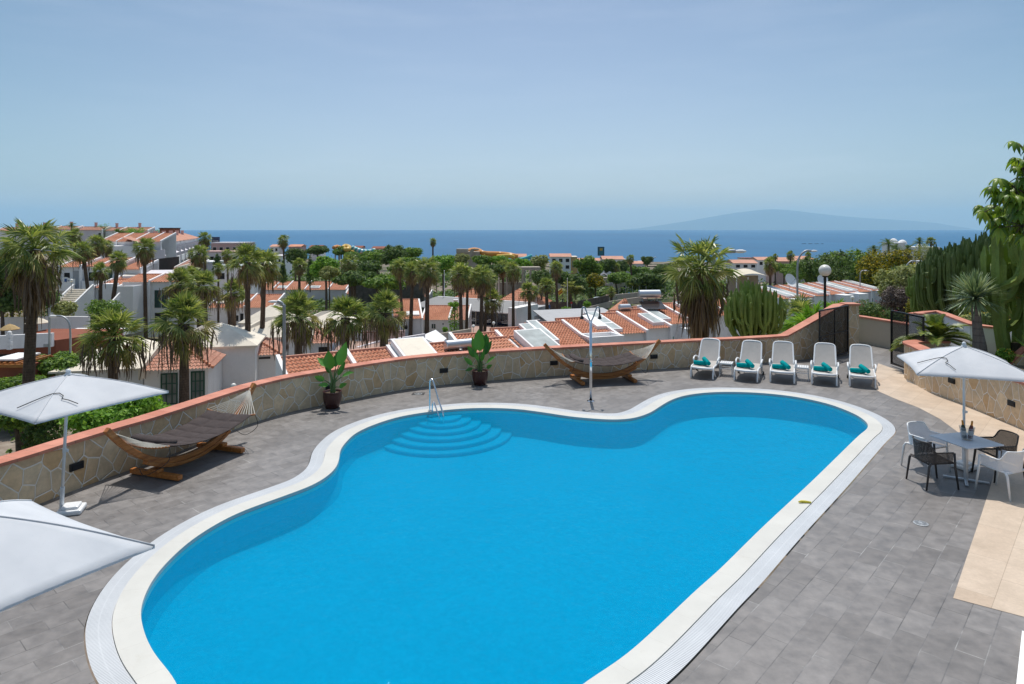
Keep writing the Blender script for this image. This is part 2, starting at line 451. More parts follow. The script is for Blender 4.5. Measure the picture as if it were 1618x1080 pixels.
M['stem'] = plain('green_stem', (.10,.17,.05), .5, 0, .15, 6.)
M['chrome'] = plain('polished_steel', (.80,.81,.82), .12, 1., .04, 3.)
M['steel'] = plain('galvanised_steel', (.36,.38,.40), .5, .6, .08, 3.)
M['alu'] = plain('aluminium_tank', (.58,.60,.63), .35, .8, .06, 2.)
M['paleglass'] = m_glass('pale_window_glass', (.17,.20,.19), .12)
M['globe'] = plain('opal_globe', (.78,.76,.70), .3, 0, .03, 2., .5)
M['glass'] = m_glass('window_glass'); M['greenglass'] = m_glass('green_shutter_glass', (.012,.07,.06), .25)
M['blueglass'] = m_glass('navy_shop_glass', (.004,.013,.045), .12)
M['skyglass'] = m_glass('rooflight_glass', (.34,.38,.37), .45)
M['greenframe'] = plain('green_window_frame', (.01,.07,.045), .4, 0, .1, 4.)
M['greenpaint'] = plain('green_shutter', (.0,.17,.085), .5, 0, .1, 4.)
M['clear'] = m_clear()
M['meshblack'] = m_mesh('black_gate_mesh', (.012,.012,.013), .34, 60.)
M['ground'] = m_ground()
M['asphalt'] = plain('asphalt', (.075,.072,.072), .9, 0, .15, .5, .2, .3, 60)
M['pinkpave'] = plain('pink_paving', (.40,.27,.22), .85, 0, .1, .5, .2, .2, 30)
M['rockwall'] = plain('volcanic_rubble', (.105,.092,.08), .95, 0, .5, 1.6, .1, 1., 5)
M['stonegrey'] = plain('weathered_concrete', (.42,.37,.31), .9, 0, .18, .8, .15, .3, 12, dirt=.3)
M['greyroof'] = plain('grey_sheet_roof', (.25,.245,.24), .7, 0, .1, .6, .3)
M['darkfence'] = plain('dark_timber_fence', (.03,.025,.024), .9, 0, .3, 1.6, .1)
M['pv'] = m_glass('collector_panel', (.025,.018,.018), .2)
M['tent'] = plain('cream_tensile_fabric', (.66,.58,.46), .8, 0, .05, .5, .2)
M['poolblue'] = plain('small_pool_blue', (.02,.25,.62), .2, 0, .1, 1.)
M['slideorange'] = plain('orange_fibreglass', (.60,.26,.05), .35, 0, .15, .5)
M['slideyellow'] = plain('yellow_fibreglass', (.62,.40,.06), .35, 0, .12, .5)
M['slideteal'] = plain('teal_fibreglass', (.06,.42,.47), .35, 0, .12, .5)
M['slidewhite'] = plain('pale_blue_fibreglass', (.55,.68,.72), .35, 0, .1, .5)
M['red'] = plain('red_paint', (.45,.02,.02), .5, 0, .1, 2.)
M['flagyellow'] = plain('flag_yellow', (.70,.42,.02), .7, 0, .1, 2.)
M['yellow_plastic'] = plain('yellow_foam', (.62,.52,.05), .6, 0, .1, 9.)
M['signblue'] = plain('sign_teal', (.025,.17,.23), .5, 0, .2, .4)
M['signnavy'] = plain('sign_navy', (.02,.035,.09), .5, 0, .1, .4)
M['carred'] = plain('dark_red_car_paint', (.13,.012,.015), .25, 0, .05, 2., .6)
M['carsilver'] = plain('pale_car_paint', (.50,.53,.54), .25, .2, .05, 2., .6)
M['rubber'] = plain('tyre_rubber', (.02,.02,.02), .8, 0, .1, 5.)
M['bluetrim'] = plain('blue_trim', (.03,.10,.30), .5, 0, .1, 2.)
M['wine'] = plain('rose_wine_bottle', (.16,.02,.012), .12, 0, .1, 3., .6)
M['wine2'] = plain('green_wine_bottle', (.02,.03,.01), .12, 0, .1, 3., .6)
M['foil'] = plain('orange_foil', (.62,.25,.04), .35, .5, .1, 9.)
M['paperlabel'] = plain('paper_label', (.62,.60,.56), .7, 0, .05, 20.)
M['bark'] = m_bark('tree_bark', (.06,.045,.032), (.16,.125,.095))
M['palmbark'] = m_bark('palm_bark', (.055,.038,.028), (.16,.115,.085), 7.)
M['palebark'] = m_bark('dragon_bark', (.15,.125,.11), (.27,.235,.21), 5.)
GREEN = [(.15,(0.064,0.127,0.023)),(.5,(0.147,0.270,0.047)),(.85,(0.316,0.441,0.080))]
M['leaf'] = foliage('broad_leaf', GREEN)
M['leafbright'] = foliage('bright_leaf', [(.15,(0.094,0.208,0.022)),(.5,(0.198,0.395,0.042)),(.85,(0.358,0.566,0.088))])
M['leafdark'] = foliage('dark_leaf', [(.15,(0.048,0.094,0.026)),(.5,(0.101,0.173,0.047)),(.85,(0.199,0.282,0.080))])
M['leafgrey'] = foliage('grey_leaf', [(.15,(0.158,0.185,0.067)),(.5,(0.316,0.355,0.134)),(.85,(0.528,0.539,0.229))])
M['leafdry'] = foliage('dry_purple_twigs', [(.15,(0.072,0.051,0.046)),(.5,(0.138,0.102,0.090)),(.85,(0.232,0.181,0.145))], .1)
M['leafyellow'] = foliage('yellow_flowering_leaf', [(.1,(0.042,0.072,0.012)),(.45,(0.126,0.156,0.017)),(.6,(0.392,0.325,0.014)),(.9,(0.588,0.442,0.024))])
M['scheff'] = foliage('umbrella_tree_leaf', [(.15,(.075,.15,.014)),(.5,(.18,.31,.03)),(.85,(.38,.48,.07))], .42, .4, .45)
M['flowers'] = foliage('red_flower', [(.2,(.30,.02,.05)),(.8,(.55,.06,.09))], .2)
M['yflowers'] = foliage('yellow_flower', [(.2,(.5,.36,.02)),(.8,(.7,.52,.05))], .2)
M['palm'] = foliage('palm_fan', [(.1,(.07,.125,.034)),(.38,(.17,.25,.06)),(.66,(.36,.41,.12)),(.95,(.60,.59,.30))], .45, .38, .55)
M['palmy'] = foliage('palm_fan_old', [(.1,(0.145,0.167,0.041)),(.5,(0.319,0.290,0.080)),(.9,(0.551,0.450,0.160))], .25)
M['palmdead'] = foliage('palm_skirt_dead', [(.1,(.12,.075,.042)),(.5,(.32,.215,.125)),(.9,(.58,.44,.285))], .3, .8, .1)
M['stalks'] = plain('dry_flower_stalk', (.15,.105,.072), .9, 0, .3, 6.)
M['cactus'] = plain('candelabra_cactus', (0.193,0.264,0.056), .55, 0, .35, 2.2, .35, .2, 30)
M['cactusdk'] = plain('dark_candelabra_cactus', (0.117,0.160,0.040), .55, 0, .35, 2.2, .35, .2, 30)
M['cycad'] = foliage('cycad_leaf', [(.1,(0.066,0.113,0.019)),(.5,(0.160,0.235,0.040)),(.9,(0.358,0.377,0.079))], .2, .4, .4)
M['dragon'] = foliage('sword_leaf', [(.1,(0.085,0.142,0.072)),(.5,(0.226,0.311,0.167)),(.9,(0.471,0.528,0.271))], .15, .4, .4)
M['island'] = plain('island_rock', (.07,.09,.105), .95, 0, .2, .0008, .05)  # some of the distance haze is mixed into this bluish base colour
# ================================================================== pool, deck, walls, gates
POOL_PX = [(275,1080),(242.6,1038),(227,1007),(220,976),(222.5,954.7),(238,920.7),(265.8,886.7),(309,849.6),(370.8,814),(445,786),(480,773),
 (500,764),(518.5,751.5),(529.4,740),(534.6,727),(536.5,713),(545,700.5),(562,685),(592.7,671),(633,658.8),(685.4,650.5),(747,645.5),(809,646.4),
 (855,651.7),(902,658.8),(948,662.8),(975,663.6),(1002,661),(1025.8,653),(1039.4,644.6),(1059.8,632.7),(1083.5,625.2),(1117.5,620.8),(1158,619.8),
 (1206,621.8),(1257,627.6),(1308,638.5),(1348.7,653.8),(1368,666),(1373,674),(1369,681),(1355.5,692),(1286.3,760),(1209,832.6),(1141,900),(1101,936),(1002,1028.9),(929.4,1080)]
_p = [G(*q) for q in POOL_PX] + [V((.05,6.15,0)), V((-.9,5.72,0)), V((-1.9,5.66,0)), V((-2.75,6.05,0))]
_p.reverse()                                                   # counter-clockwise seen from above
LOOP = resample(catmull(_p, 6, True), .11, True)
def _smooth(P, n):
    for _ in range(n): P = [(P[i-1]+P[i]*2+P[(i+1) % len(P)])/4 for i in range(len(P))]
    return P
LOOP = _smooth(LOOP, 3)
def arcs(P, closed=True):
    s = [0.]
    for i in range(len(P) if closed else len(P)-1): s.append(s[-1]+(P[(i+1) % len(P)]-P[i]).length)
    return s
def ring(name, a, b, za, zb, mat, drop_in=None, drop_out=None):
    """flat closed band between two loops of equal length; optional skirts on either side"""
    mb = MB(); n = len(a); s = arcs(a)
    for i in range(n):
        j = (i+1) % n
        A, B_, C_, D_ = V((a[i].x,a[i].y,za)), V((b[i].x,b[i].y,zb)), V((b[j].x,b[j].y,zb)), V((a[j].x,a[j].y,za))
        w = (B_-A).length
        mb.face((A,B_,C_,D_), [(s[i],0),(s[i],w),(s[i+1],w),(s[i+1],0)])
        if drop_in is not None: mb.face((A,D_,V((a[j].x,a[j].y,drop_in)),V((a[i].x,a[i].y,drop_in))), [(s[i],0),(s[i+1],0),(s[i+1],.1),(s[i],.1)])
        if drop_out is not None: mb.face((C_,B_,V((b[i].x,b[i].y,drop_out)),V((b[j].x,b[j].y,drop_out))), [(s[i],0),(s[i+1],0),(s[i+1],.1),(s[i],.1)])
    return obj(name, mb, mat)
def sheet(mb, loops, z):
    L = [[V((p.x, p.y, 0)) for p in l] for l in loops]; flat = [p for l in L for p in l]
    tris = tessellate_polygon(L); n = len(mb.v)
    mb.v.extend([(p.x, p.y, z) for p in flat])
    for t in tris:
        a, b, c = [flat[k] for k in t]
        t = t if (b-a).cross(c-a).z > 0 else (t[0], t[2], t[1])
        mb.f.append([k+n for k in t]); mb.uv.append(None)
L1 = offset_loop(LOOP, .275); L2 = offset_loop(LOOP, .535); L3 = offset_loop(LOOP, .55)
FLOOR_Z = -.60
pool = thing('swimming_pool', 'curved bright blue swimming pool with pale stone edge on grey tiled terrace', 'pool', (0,0,0))
o = ring('pool_edge', offset_loop(LOOP, -.015), L1, .022, .026, M['edge'], -.10, -.02); o.parent = pool
o = ring('overflow_grating', offset_loop(LOOP, .281), L2, .014, .014, M['grate'], -.03, None); o.parent = pool
mb = MB(); n = len(LOOP); inn = offset_loop(LOOP, -.22)
for i in range(n):
    j = (i+1) % n
    prof = [(LOOP, -.04), (LOOP, FLOOR_Z+.11), (offset_loop, None)]
    a0, a1 = LOOP[i], LOOP[j]
    def q(P, z): return V((P.x, P.y, z))
    ma, mbb = LOOP[i].lerp(inn[i], .32), LOOP[j].lerp(inn[j], .32)
    mb.face((q(a0,-.04), q(a0,FLOOR_Z+.22), q(a1,FLOOR_Z+.22), q(a1,-.04)))
    mb.face((q(a0,FLOOR_Z+.22), q(ma,FLOOR_Z+.07), q(mbb,FLOOR_Z+.07), q(a1,FLOOR_Z+.22)))
    mb.face((q(ma,FLOOR_Z+.07), q(inn[i],FLOOR_Z), q(inn[j],FLOOR_Z), q(mbb,FLOOR_Z+.07)))
sheet(mb, [inn], FLOOR_Z)
obj('basin', mb, M['liner'], pool)
mb = MB()
for r, z in zip((1.72,1.46,1.2,.95,.7,.46), (-.52,-.435,-.35,-.27,-.19,-.12)):
    mb.lathe([(r, FLOOR_Z-.1), (r, z-.02), (r-.02, z), (0.001, z)], 56, (-1.72, 17.02, 0))
obj('steps', mb, M['liner'], pool)
mb = MB(); sheet(mb, [offset_loop(LOOP, .01)], -.035)
tag(obj('pool_water', mb, M['water']), 'clear blue rippled water of the swimming pool', 'water', kind='structure')

# ---- deck: grey stone tiles round the pool
WALL_PX = [(0,819),(59.7,797),(101,780.7),(181.7,750.5),(233.6,732.5),(300,706.5),(375.5,676.5),(402,667),(455,651.5),(510,639.7),(600,621.8),(661,612),(745,603.4),(865,594.4),(983,586.6),(1093,579.6),(1200,573.4),(1282,566.2),(1338,557)]
wp = [V((-9.6,6.6,0)), V((-9.0,8.6,0))]+[G(*q) for q in WALL_PX]
WPATH = resample(catmull(wp, 8), .16)
WPATH = [WPATH[0]]+[(WPATH[i-1]+WPATH[i]*2+WPATH[i+1])/4 for i in range(1, len(WPATH)-1)]+[WPATH[-1]]
WN = normals2d(WPATH)                                           # towards the pool
outer = [V((-10.2,-4,0)), V((17,-4,0)), V((17,29,0)), V((12.35,29,0)), V((12.35,25.2,0))]
outer += [(p-n*.12) for p, n in zip(WPATH[::-1], WN[::-1])][2:]
outer += [V((-10.2,6.4,0))]
mb = MB(); sheet(mb, [outer, L3], 0.)
for i in range(len(L3)):
    a, b = L3[i], L3[(i+1) % len(L3)]
    mb.face((V((a.x,a.y,0)), V((b.x,b.y,0)), V((b.x,b.y,-.05)), V((a.x,a.y,-.05))))
tag(obj('pool_deck', mb, M['deck']), 'dark grey stone tiles laid round the pool', 'paving', kind='structure')
# cream paving by the gate
cp = [G(*q) for q in [(1506,945),(1530,873),(1551.6,810),(1566,765),(1571,746),(1563,724),(1543,702),(1514,683),(1485.5,662),(1451.8,644),(1415,630),(1390,619),(1376,610),(1387.8,573.8)]]
cp = cp[:1]+cp[1:]
right = [V((12.35,21.6,0)), V((11.7,20.2,0)), V((11.7,15.,0)), V((12.2,10,0)), V((12.2,4.,0)), V((9.1,5.75,0))]
mb = MB(); sheet(mb, [cp+right], .004)
tag(obj('cream_path', mb, M['paving']), 'cream stone paving between the gate and the dining table', 'paving', kind='structure')
mb = MB(); a = G(1615,1003); d = V((-.63,-.776,0)); s = V((.776,-.63,0))
b = a+d*2.2; mb.prism([a, b, b+s*.5, a+s*.5], (0,0,.05))
tag(obj('white_kerb', mb, M['white']), 'white kerb at the edge of the tiles in the near corner', 'kerb', kind='structure')

# ---- walls -------------------------------------------------------------------------------
def wall(name, label, path, h, mat, thick=.28, cop=True, z0=-.25, hf=None, side=1, cat='wall', capmat=None, over=.045, cth=.055, closed_ends=True):
    """wall along a path: side=1 puts the thickness on the far side from the path's right normal"""
    t = thing(name, label, cat, (0,0,0)); t['kind'] = 'thing'; N = [n*side for n in normals2d(path)]; s = arcs(path, False); m = len(path)
    H = [(hf(i/(m-1)) if hf else h) for i in range(m)]
    mb = MB(); cb = MB()
    for i in range(m-1):
        j = i+1
        f0, f1 = path[i], path[j]; b0, b1 = f0-N[i]*thick, f1-N[j]*thick
        def q(P, z): return V((P.x, P.y, z+P.z))
        mb.face((q(f0,z0),q(f1,z0),q(f1,H[j]),q(f0,H[i])), [(s[i],z0),(s[j],z0),(s[j],H[j]),(s[i],H[i])])
        mb.face((q(b1,z0),q(b0,z0),q(b0,H[i]),q(b1,H[j])), [(s[j]+.4,z0),(s[i]+.4,z0),(s[i]+.4,H[i]),(s[j]+.4,H[j])])
        if cop:
            c0, c1 = f0+N[i]*over, f1+N[j]*over; d0, d1 = b0-N[i]*over, b1-N[j]*over
            w = thick+2*over
            cb.face((q(c0,H[i]+cth),q(c1,H[j]+cth),q(d1,H[j]+cth),q(d0,H[i]+cth)), [(s[i],.1),(s[j],.1),(s[j],.1+w),(s[i],.1+w)])
            cb.face((q(c0,H[i]),q(c1,H[j]),q(c1,H[j]+cth),q(c0,H[i]+cth)), [(s[i],0.04),(s[j],0.04),(s[j],.1),(s[i],.1)])
            cb.face((q(d1,H[j]),q(d0,H[i]),q(d0,H[i]+cth),q(d1,H[j]+cth)), [(s[j],.4),(s[i],.4),(s[i],.45),(s[j],.45)])
            cb.face((q(d0,H[i]),q(d1,H[j]),q(c1,H[j]),q(c0,H[i])), [(s[i],.4),(s[j],.4),(s[j],.45),(s[i],.45)])
        else:
            mb.face((q(f0,H[i]),q(f1,H[j]),q(b1,H[j]),q(b0,H[i])), [(s[i],H[i]),(s[j],H[j]),(s[j],H[j]+thick),(s[i],H[i]+thick)])
    for i, ff in ((0, 1), (m-1, -1)):
        f0 = path[i]; b0 = f0-N[i]*thick; z = V((0,0,1))
        P = [f0+z*z0, f0+z*H[i], b0+z*H[i], b0+z*z0]
        mb.face(P[::ff], [(0,z0),(0,H[i]),(thick,H[i]),(thick,z0)][::ff])
        if cop:
            c0, d0 = f0+N[i]*over, b0-N[i]*over
            P = [c0+z*H[i], c0+z*(H[i]+cth), d0+z*(H[i]+cth), d0+z*H[i]]
            cb.face(P[::ff], [(0,.04),(0,.1),(.3,.1),(.3,.04)][::ff])
    obj('wall_face', mb, mat, t)
    if cop: obj('coping', cb, capmat or M['coping'], t)
    return t
def hmain(t):
    L = len(WPATH)-1; p = WPATH[int(t*L)]
    px = CXP+p.x*FPX/p.y
    return .82 if px < 1243 else .82+.90*min(1., (px-1243)/86.)
pw = wall('stone_wall', 'long curved crazy-paved stone wall with terracotta coping behind the pool', WPATH, .82, M['stone'], hf=hmain, z0=-1.5)
pe = wall('planter_wall', 'crazy-paved stone planter wall with terracotta coping behind the dining table', resample(catmull([V((13.4,21.2,0)), V((12.5,21.15,0)), V((11.95,20.8,0)), G(1443,605), V((11.57,19,0)), V((11.62,17.6,0)), V((11.55,16,0)), V((11.5,14.6,0)), V((11.7,12.5,0)), V((12.3,9.5,0))], 8), .2), 1.03, M['stone'], side=1, thick=.32)
wall('garden_wall', 'whitewashed garden wall with terracotta coping behind the cycad', resample([V((14.35,24.3,0)), V((15.6,25.1,0)), V((14.55,21.6,0)), V((14.95,20.9,0)), V((17.3,22.9,0)), V((20,25,0))], .5), 1.45, M['white'], thick=.2, side=1)
wall('alley_wall', 'beige rendered wall with terracotta coping beyond the open gate', resample([V((13.15,29,0)), V((13.75,27.3,0)), V((14.15,26.1,0)), V((14.6,24.4,0))], .4), 1.0, M['beige'], thick=.22, side=1)
wall('stone_wall', 'short crazy-paved stone wall stub with sloping end right of the dragon tree', resample([V((14.25,19.6,0)), V((14.8,19.45,0)), V((17,19.,0))], .3), 1.2, M['stone'], hf=lambda t: .55+.68*min(1, t*5.), thick=.25)
t = thing('gate_pillar', 'square crazy-paved stone pillar at the end of the rising pool wall', 'pillar', (12.36,24.95,0))
mb = MB(); w = .22
for a, b in (((-w,-w),(w,-w)),((w,-w),(w,w)),((w,w),(-w,w)),((-w,w),(-w,-w))):
    k = len(mb.f)*.47; mb.face((V((*a,-.2)),V((*b,-.2)),V((*b,1.74)),V((*a,1.74))), [(k,-.2),(k+.44,-.2),(k+.44,1.74),(k,1.74)])
obj('shaft', mb, M['stone'], t); mb = MB(); mb.box((0,0,1.775),(.54,.54,.066)); obj('cap', mb, plain('pillar_cap_terracotta',(.54,.22,.145),.7), t, bevel=.008)
t = thing('garden_pier', 'slim white rendered gate pier left of the cycad', 'pillar', (14.25,23.85,0))
mb = MB(); mb.box((0,0,.72),(.2,.2,1.6)); obj('shaft', mb, M['white'], t); mb = MB(); mb.box((0,0,1.555),(.28,.28,.06)); obj('cap', mb, bpy.data.materials['pillar_cap_terracotta'], t)
# raised bed behind the planter wall and the cactus garden beyond it
mb = MB(); sheet(mb, [[V((11.8,9,0)),V((17.6,9,0)),V((17.6,22.9,0)),V((15,21.1,0)),V((14.6,21.7,0)),V((14.9,22.6,0)),V((13.4,21.2,0)),V((12.5,21.1,0)),V((11.9,20.6,0))]], .62)
tag(obj('planting_bed', mb, M['ground']), 'raised earth bed behind the planter wall', 'soil', kind='structure')

# ---- gates
def gate(name, label, a, b, h, zb, mids, bar):
    L = (b-a).length; t = thing(name, label, 'gate', a, math.atan2(b.y-a.y, b.x-a.x))
    mb = MB(); w = .05
    for x in (w/2, L-w/2): mb.box((x,0,zb+h/2),(w,w,h))
    for z in (zb+w/2, zb+h-w/2): mb.box((L/2,0,z),(L-2*w,w*.9,w))
    obj('frame', mb, M['black'], t, bevel=.004)
    mb = MB()
    for x in mids: mb.box((x*L,0,zb+h/2),(.04,.035,h-2*w-.004))
    mb.box((L*.5,-.022,zb+h*bar),(L-2*w-.01,.03,.03)); obj('bars', mb, M['black'], t)
    mb = MB(); mb.face((V((w,.012,zb+w)),V((L-w,.012,zb+w)),V((L-w,.012,zb+h-w)),V((w,.012,zb+h-w))), [(0,0),(L,0),(L,h),(0,h)])
    obj('mesh_panel', mb, M['meshblack'], t)
    return t
g1 = gate('mesh_gate', 'black mesh gate leaf folded back against the stone wall beside the pillar', G(1294.5,573), V((12.1,24.55,0)), 1.72, .06, (.52,), .48)
mb = MB(); mb.box((.0,-.04,.78),(.12,.07,.24)); mb.tube([(.06,-.09,.80),(.5,-.09,.80)], .016, 8); obj('latch', mb, M['black'], g1)
g2 = gate('mesh_gate', 'black see-through mesh gate leaf standing open left of the cycad', G(1408,577.5), V((12.62,20.9,0)), 1.78, .06, (.5,), .42)

# ---- black wall lights let into the stone
def wall_light(label, p, n):
    t = thing('wall_light', label, 'wall light', p, math.atan2(n.y, n.x)+R(90), 'black lights set into the stone walls')
    mb = MB(); mb.box((0,.0,0),(.25,.05,.13)); obj('housing', mb, M['black'], t, bevel=.006)
    mb = MB(); mb.box((0,-.030,-.008),(.2,.012,.08)); obj('lens', mb, M['dark'], t)
def at_wall(path, N, px, py):
    best = None
    for i in range(len(path)-1):
        a, b = path[i], path[i+1]
        u0, u1 = CXP+a.x*FPX/a.y, CXP+b.x*FPX/b.y
        if a.y > 2 and min(u0, u1) <= px <= max(u0, u1):
            k = (px-u0)/(u1-u0); p = a.lerp(b, k)
            if best is None or p.y < best[0].y: best = (p, N[i])
    p, n = best; return V((p.x, p.y, EYE-(py-HOR)*p.y/FPX))+n*.012, n
for px, py, lab in ((120,736,'black wall light left of the first hammock, behind the parasol pole'),(521,611,'black wall light behind the pot plant nearest the first hammock'),(701,585,'black wall light just left of the farther pot plant'),
        (875,573,'black wall light beside the left end of the far hammock'),(1033,563,'black wall light beside the right end of the far hammock')):
    wall_light(lab, *at_wall(WPATH, WN, px, py))
wall_light('black wall light on the planter wall left of the parasol pole', V((11.60,18.0,.52)), V((-1,-.0,0)))
wall_light('black wall light on the planter wall right of the parasol pole', V((11.545,15.75,.50)), V((-1,-.02,0)))

# ---- small things on the deck
def floor_drain(label, p, sq=None):
    t = thing('floor_drain', label, 'drain', p)
    mb = MB(); mb.lathe([(.105,.001),(.105,.008),(.085,.010),(.085,.004),(.001,.004)], 28); obj('rim', mb, M['steel'], t)
    mb = MB()
    for k in range(10):
        a = R(36*k); mb.box((.05*math.cos(a),.05*math.sin(a),.007),(.06,.012,.006), a)
    mb.lathe([(.02,.005),(.02,.011),(.001,.011)], 12); obj('grille', mb, M['steel'], t)
    if sq:
        mb = MB(); mb.box((0,0,.002),(sq,sq*.8,.008)); obj('cover_plate', mb, M['asphalt'], t)
floor_drain('round steel drain cover in the grey tiles left of the cream paving', G(1455,827))
floor_drain('round skimmer lid on a dark plate by the far wall', G(661,622), .34)
t = tag(MB().__class__ and obj('yellow_hose_end', (lambda m: (m.tube([(0,0,.045),(.05,.012,.05),(.12,.01,.045),(.2,-.012,.04)], [.012,.02,.02,.014], 10), m)[1])(MB()), M['yellow_plastic'], smooth=True), 'short yellow foam tube lying on the pool edge', 'tube')
t.location = G(1262,797)
# ================================================================== furniture
def arc_pts(L, top, bot, n=28):
    """hammock stand: deep bow from tip to tip along x"""
    out = []
    for i in range(n+1):
        u = -1+2*i/n; out.append(V((u*L/2, 0, bot+(top-bot)*abs(u)**2.3)))
    return out
def make_hammock():
    t = thing('hammock_stand', 'brown wooden bow hammock stand with charcoal quilted hammock beside the left parasol', 'hammock', (0,0,0), 0, 'hammocks along the pool wall')
    L, top = 3.62, 1.15
    mb = MB(); P = arc_pts(L, top, .17)
    def beam(P, w, h):
        n = len(P); vs = []; fs = []
        for i in range(n):
            d = (P[min(i+1,n-1)]-P[max(i-1,0)]).normalized(); u = V((-d.z,0,d.x))
            for sy, su in ((-1,-1),(1,-1),(1,1),(-1,1)): vs.append(P[i]+V((0,sy*w/2,0))+u*su*h/2)
        for i in range(n-1):
            for k in range(4):
                l = (k+1) % 4; fs.append((i*4+k, i*4+l, i*4+4+l, i*4+4+k))
        fs += [(3,2,1,0), tuple((n-1)*4+k for k in range(4))]; mb.add(vs, fs)
    beam(P, .085, .10)
    obj('bow', mb, M['wood'], t, bevel=.01)
    mb = MB(); Q = [p+V((0,0,-.085)) for p in P if abs(p.x) < 1.05]; beam(Q, .12, .07); obj('lower_rail', mb, M['wood'], t, bevel=.01)
    for s in (-1, 1):
        mb = MB(); mb.box((s*.80,0,.065),(.11,1.15,.09)); mb.box((s*.80,0,.135),(.14,.24,.06)); obj('foot', mb, M['wood'], t, bevel=.012)
    # hammock bed, hung between two bowed spreader bars
    xb, wid = 1.06, 1.12
    def zbed(x, y): return .50+.16*(x/xb)**2+.10*(2*y/wid)**2*0.3
    f = MB()
    for sgn in (1, -1):
        f.grid(lambda u, v: V(((-xb+2*xb*u), (v-.5)*wid, zbed(-xb+2*xb*u, (v-.5)*wid)+(1 if sgn > 0 else -.4)*(.006+.042*abs(math.sin(math.pi*u*7))**.35*abs(math.sin(math.pi*v*3))**.35)+.02)), 84, 36)
    ho = obj('hammock_bed', f, M['quilt'], t, smooth=True)
    mb = MB(); mb.lathe([(.001,-.5),(.05,-.49),(.085,-.42),(.10,0),(.085,.42),(.05,.49),(.001,.5)], 16)
    c = MB()
    c.v = [(-xb+.22+v[1]*1.2, v[2]*1.0, zbed(-xb+.22,v[2])+.085+v[0]*.75) for v in mb.v]; c.f = mb.f; c.uv = mb.uv
    obj('pillow', c, M['quilt'], t, smooth=True)
    for s in (-1, 1):
        mb = MB(); bow = [V((s*(xb+.03+.10*(1-(2*v/16-1)**2)*0), (v/16-.5)*(wid+.12), zbed(xb, (v/16-.5)*wid)+.03-.05*(1-(2*v/16-1)**2))) for v in range(17)]
        mb.tube(bow, .017, 8); obj('spreader_bar', mb, M['wood'], t, smooth=True)
        tipx = [p for p in P if p.x*s > 0 and p.z > .93]; tip = min(tipx, key=lambda p: p.z)+V((-s*.02,0,.05))
        mb = MB()
        for k in range(17):
            b = bow[k]; mid = b.lerp(tip, .5)-V((0,0,.035)); mb.tube([b, mid, tip], .0065, 4, False)
        mb.tube([tip, tip+V((s*.06,0,.03))], .02, 6); obj('fan_ropes', mb, M['rope'], t)
        mb = MB(); e = bow[0]
        mb.tube(catmull([bow[0], bow[0]+V((s*.05,-.02,-.25)), V((s*1.25,-.25,.22)), V((s*1.2,-.05,.30))], 6), .006, 5); obj('safety_cord', mb, M['blackcord'], t)
    return t
ham = make_hammock()
def set_ham(o, pa, pb):
    c = (pa+pb)/2; o.location = (c.x, c.y, 0); o.rotation_euler = (0, 0, math.atan2(pb.y-pa.y, pb.x-pa.x))
set_ham(ham, V((-6.86,11.42,0)), V((-5.60,14.98,0)))
h2 = dup(ham, (0,0,0), 0, 'brown wooden bow hammock stand with charcoal quilted hammock behind the outdoor shower')
set_ham(h2, V((1.02,20.0,0)), V((4.42,20.72,0)))

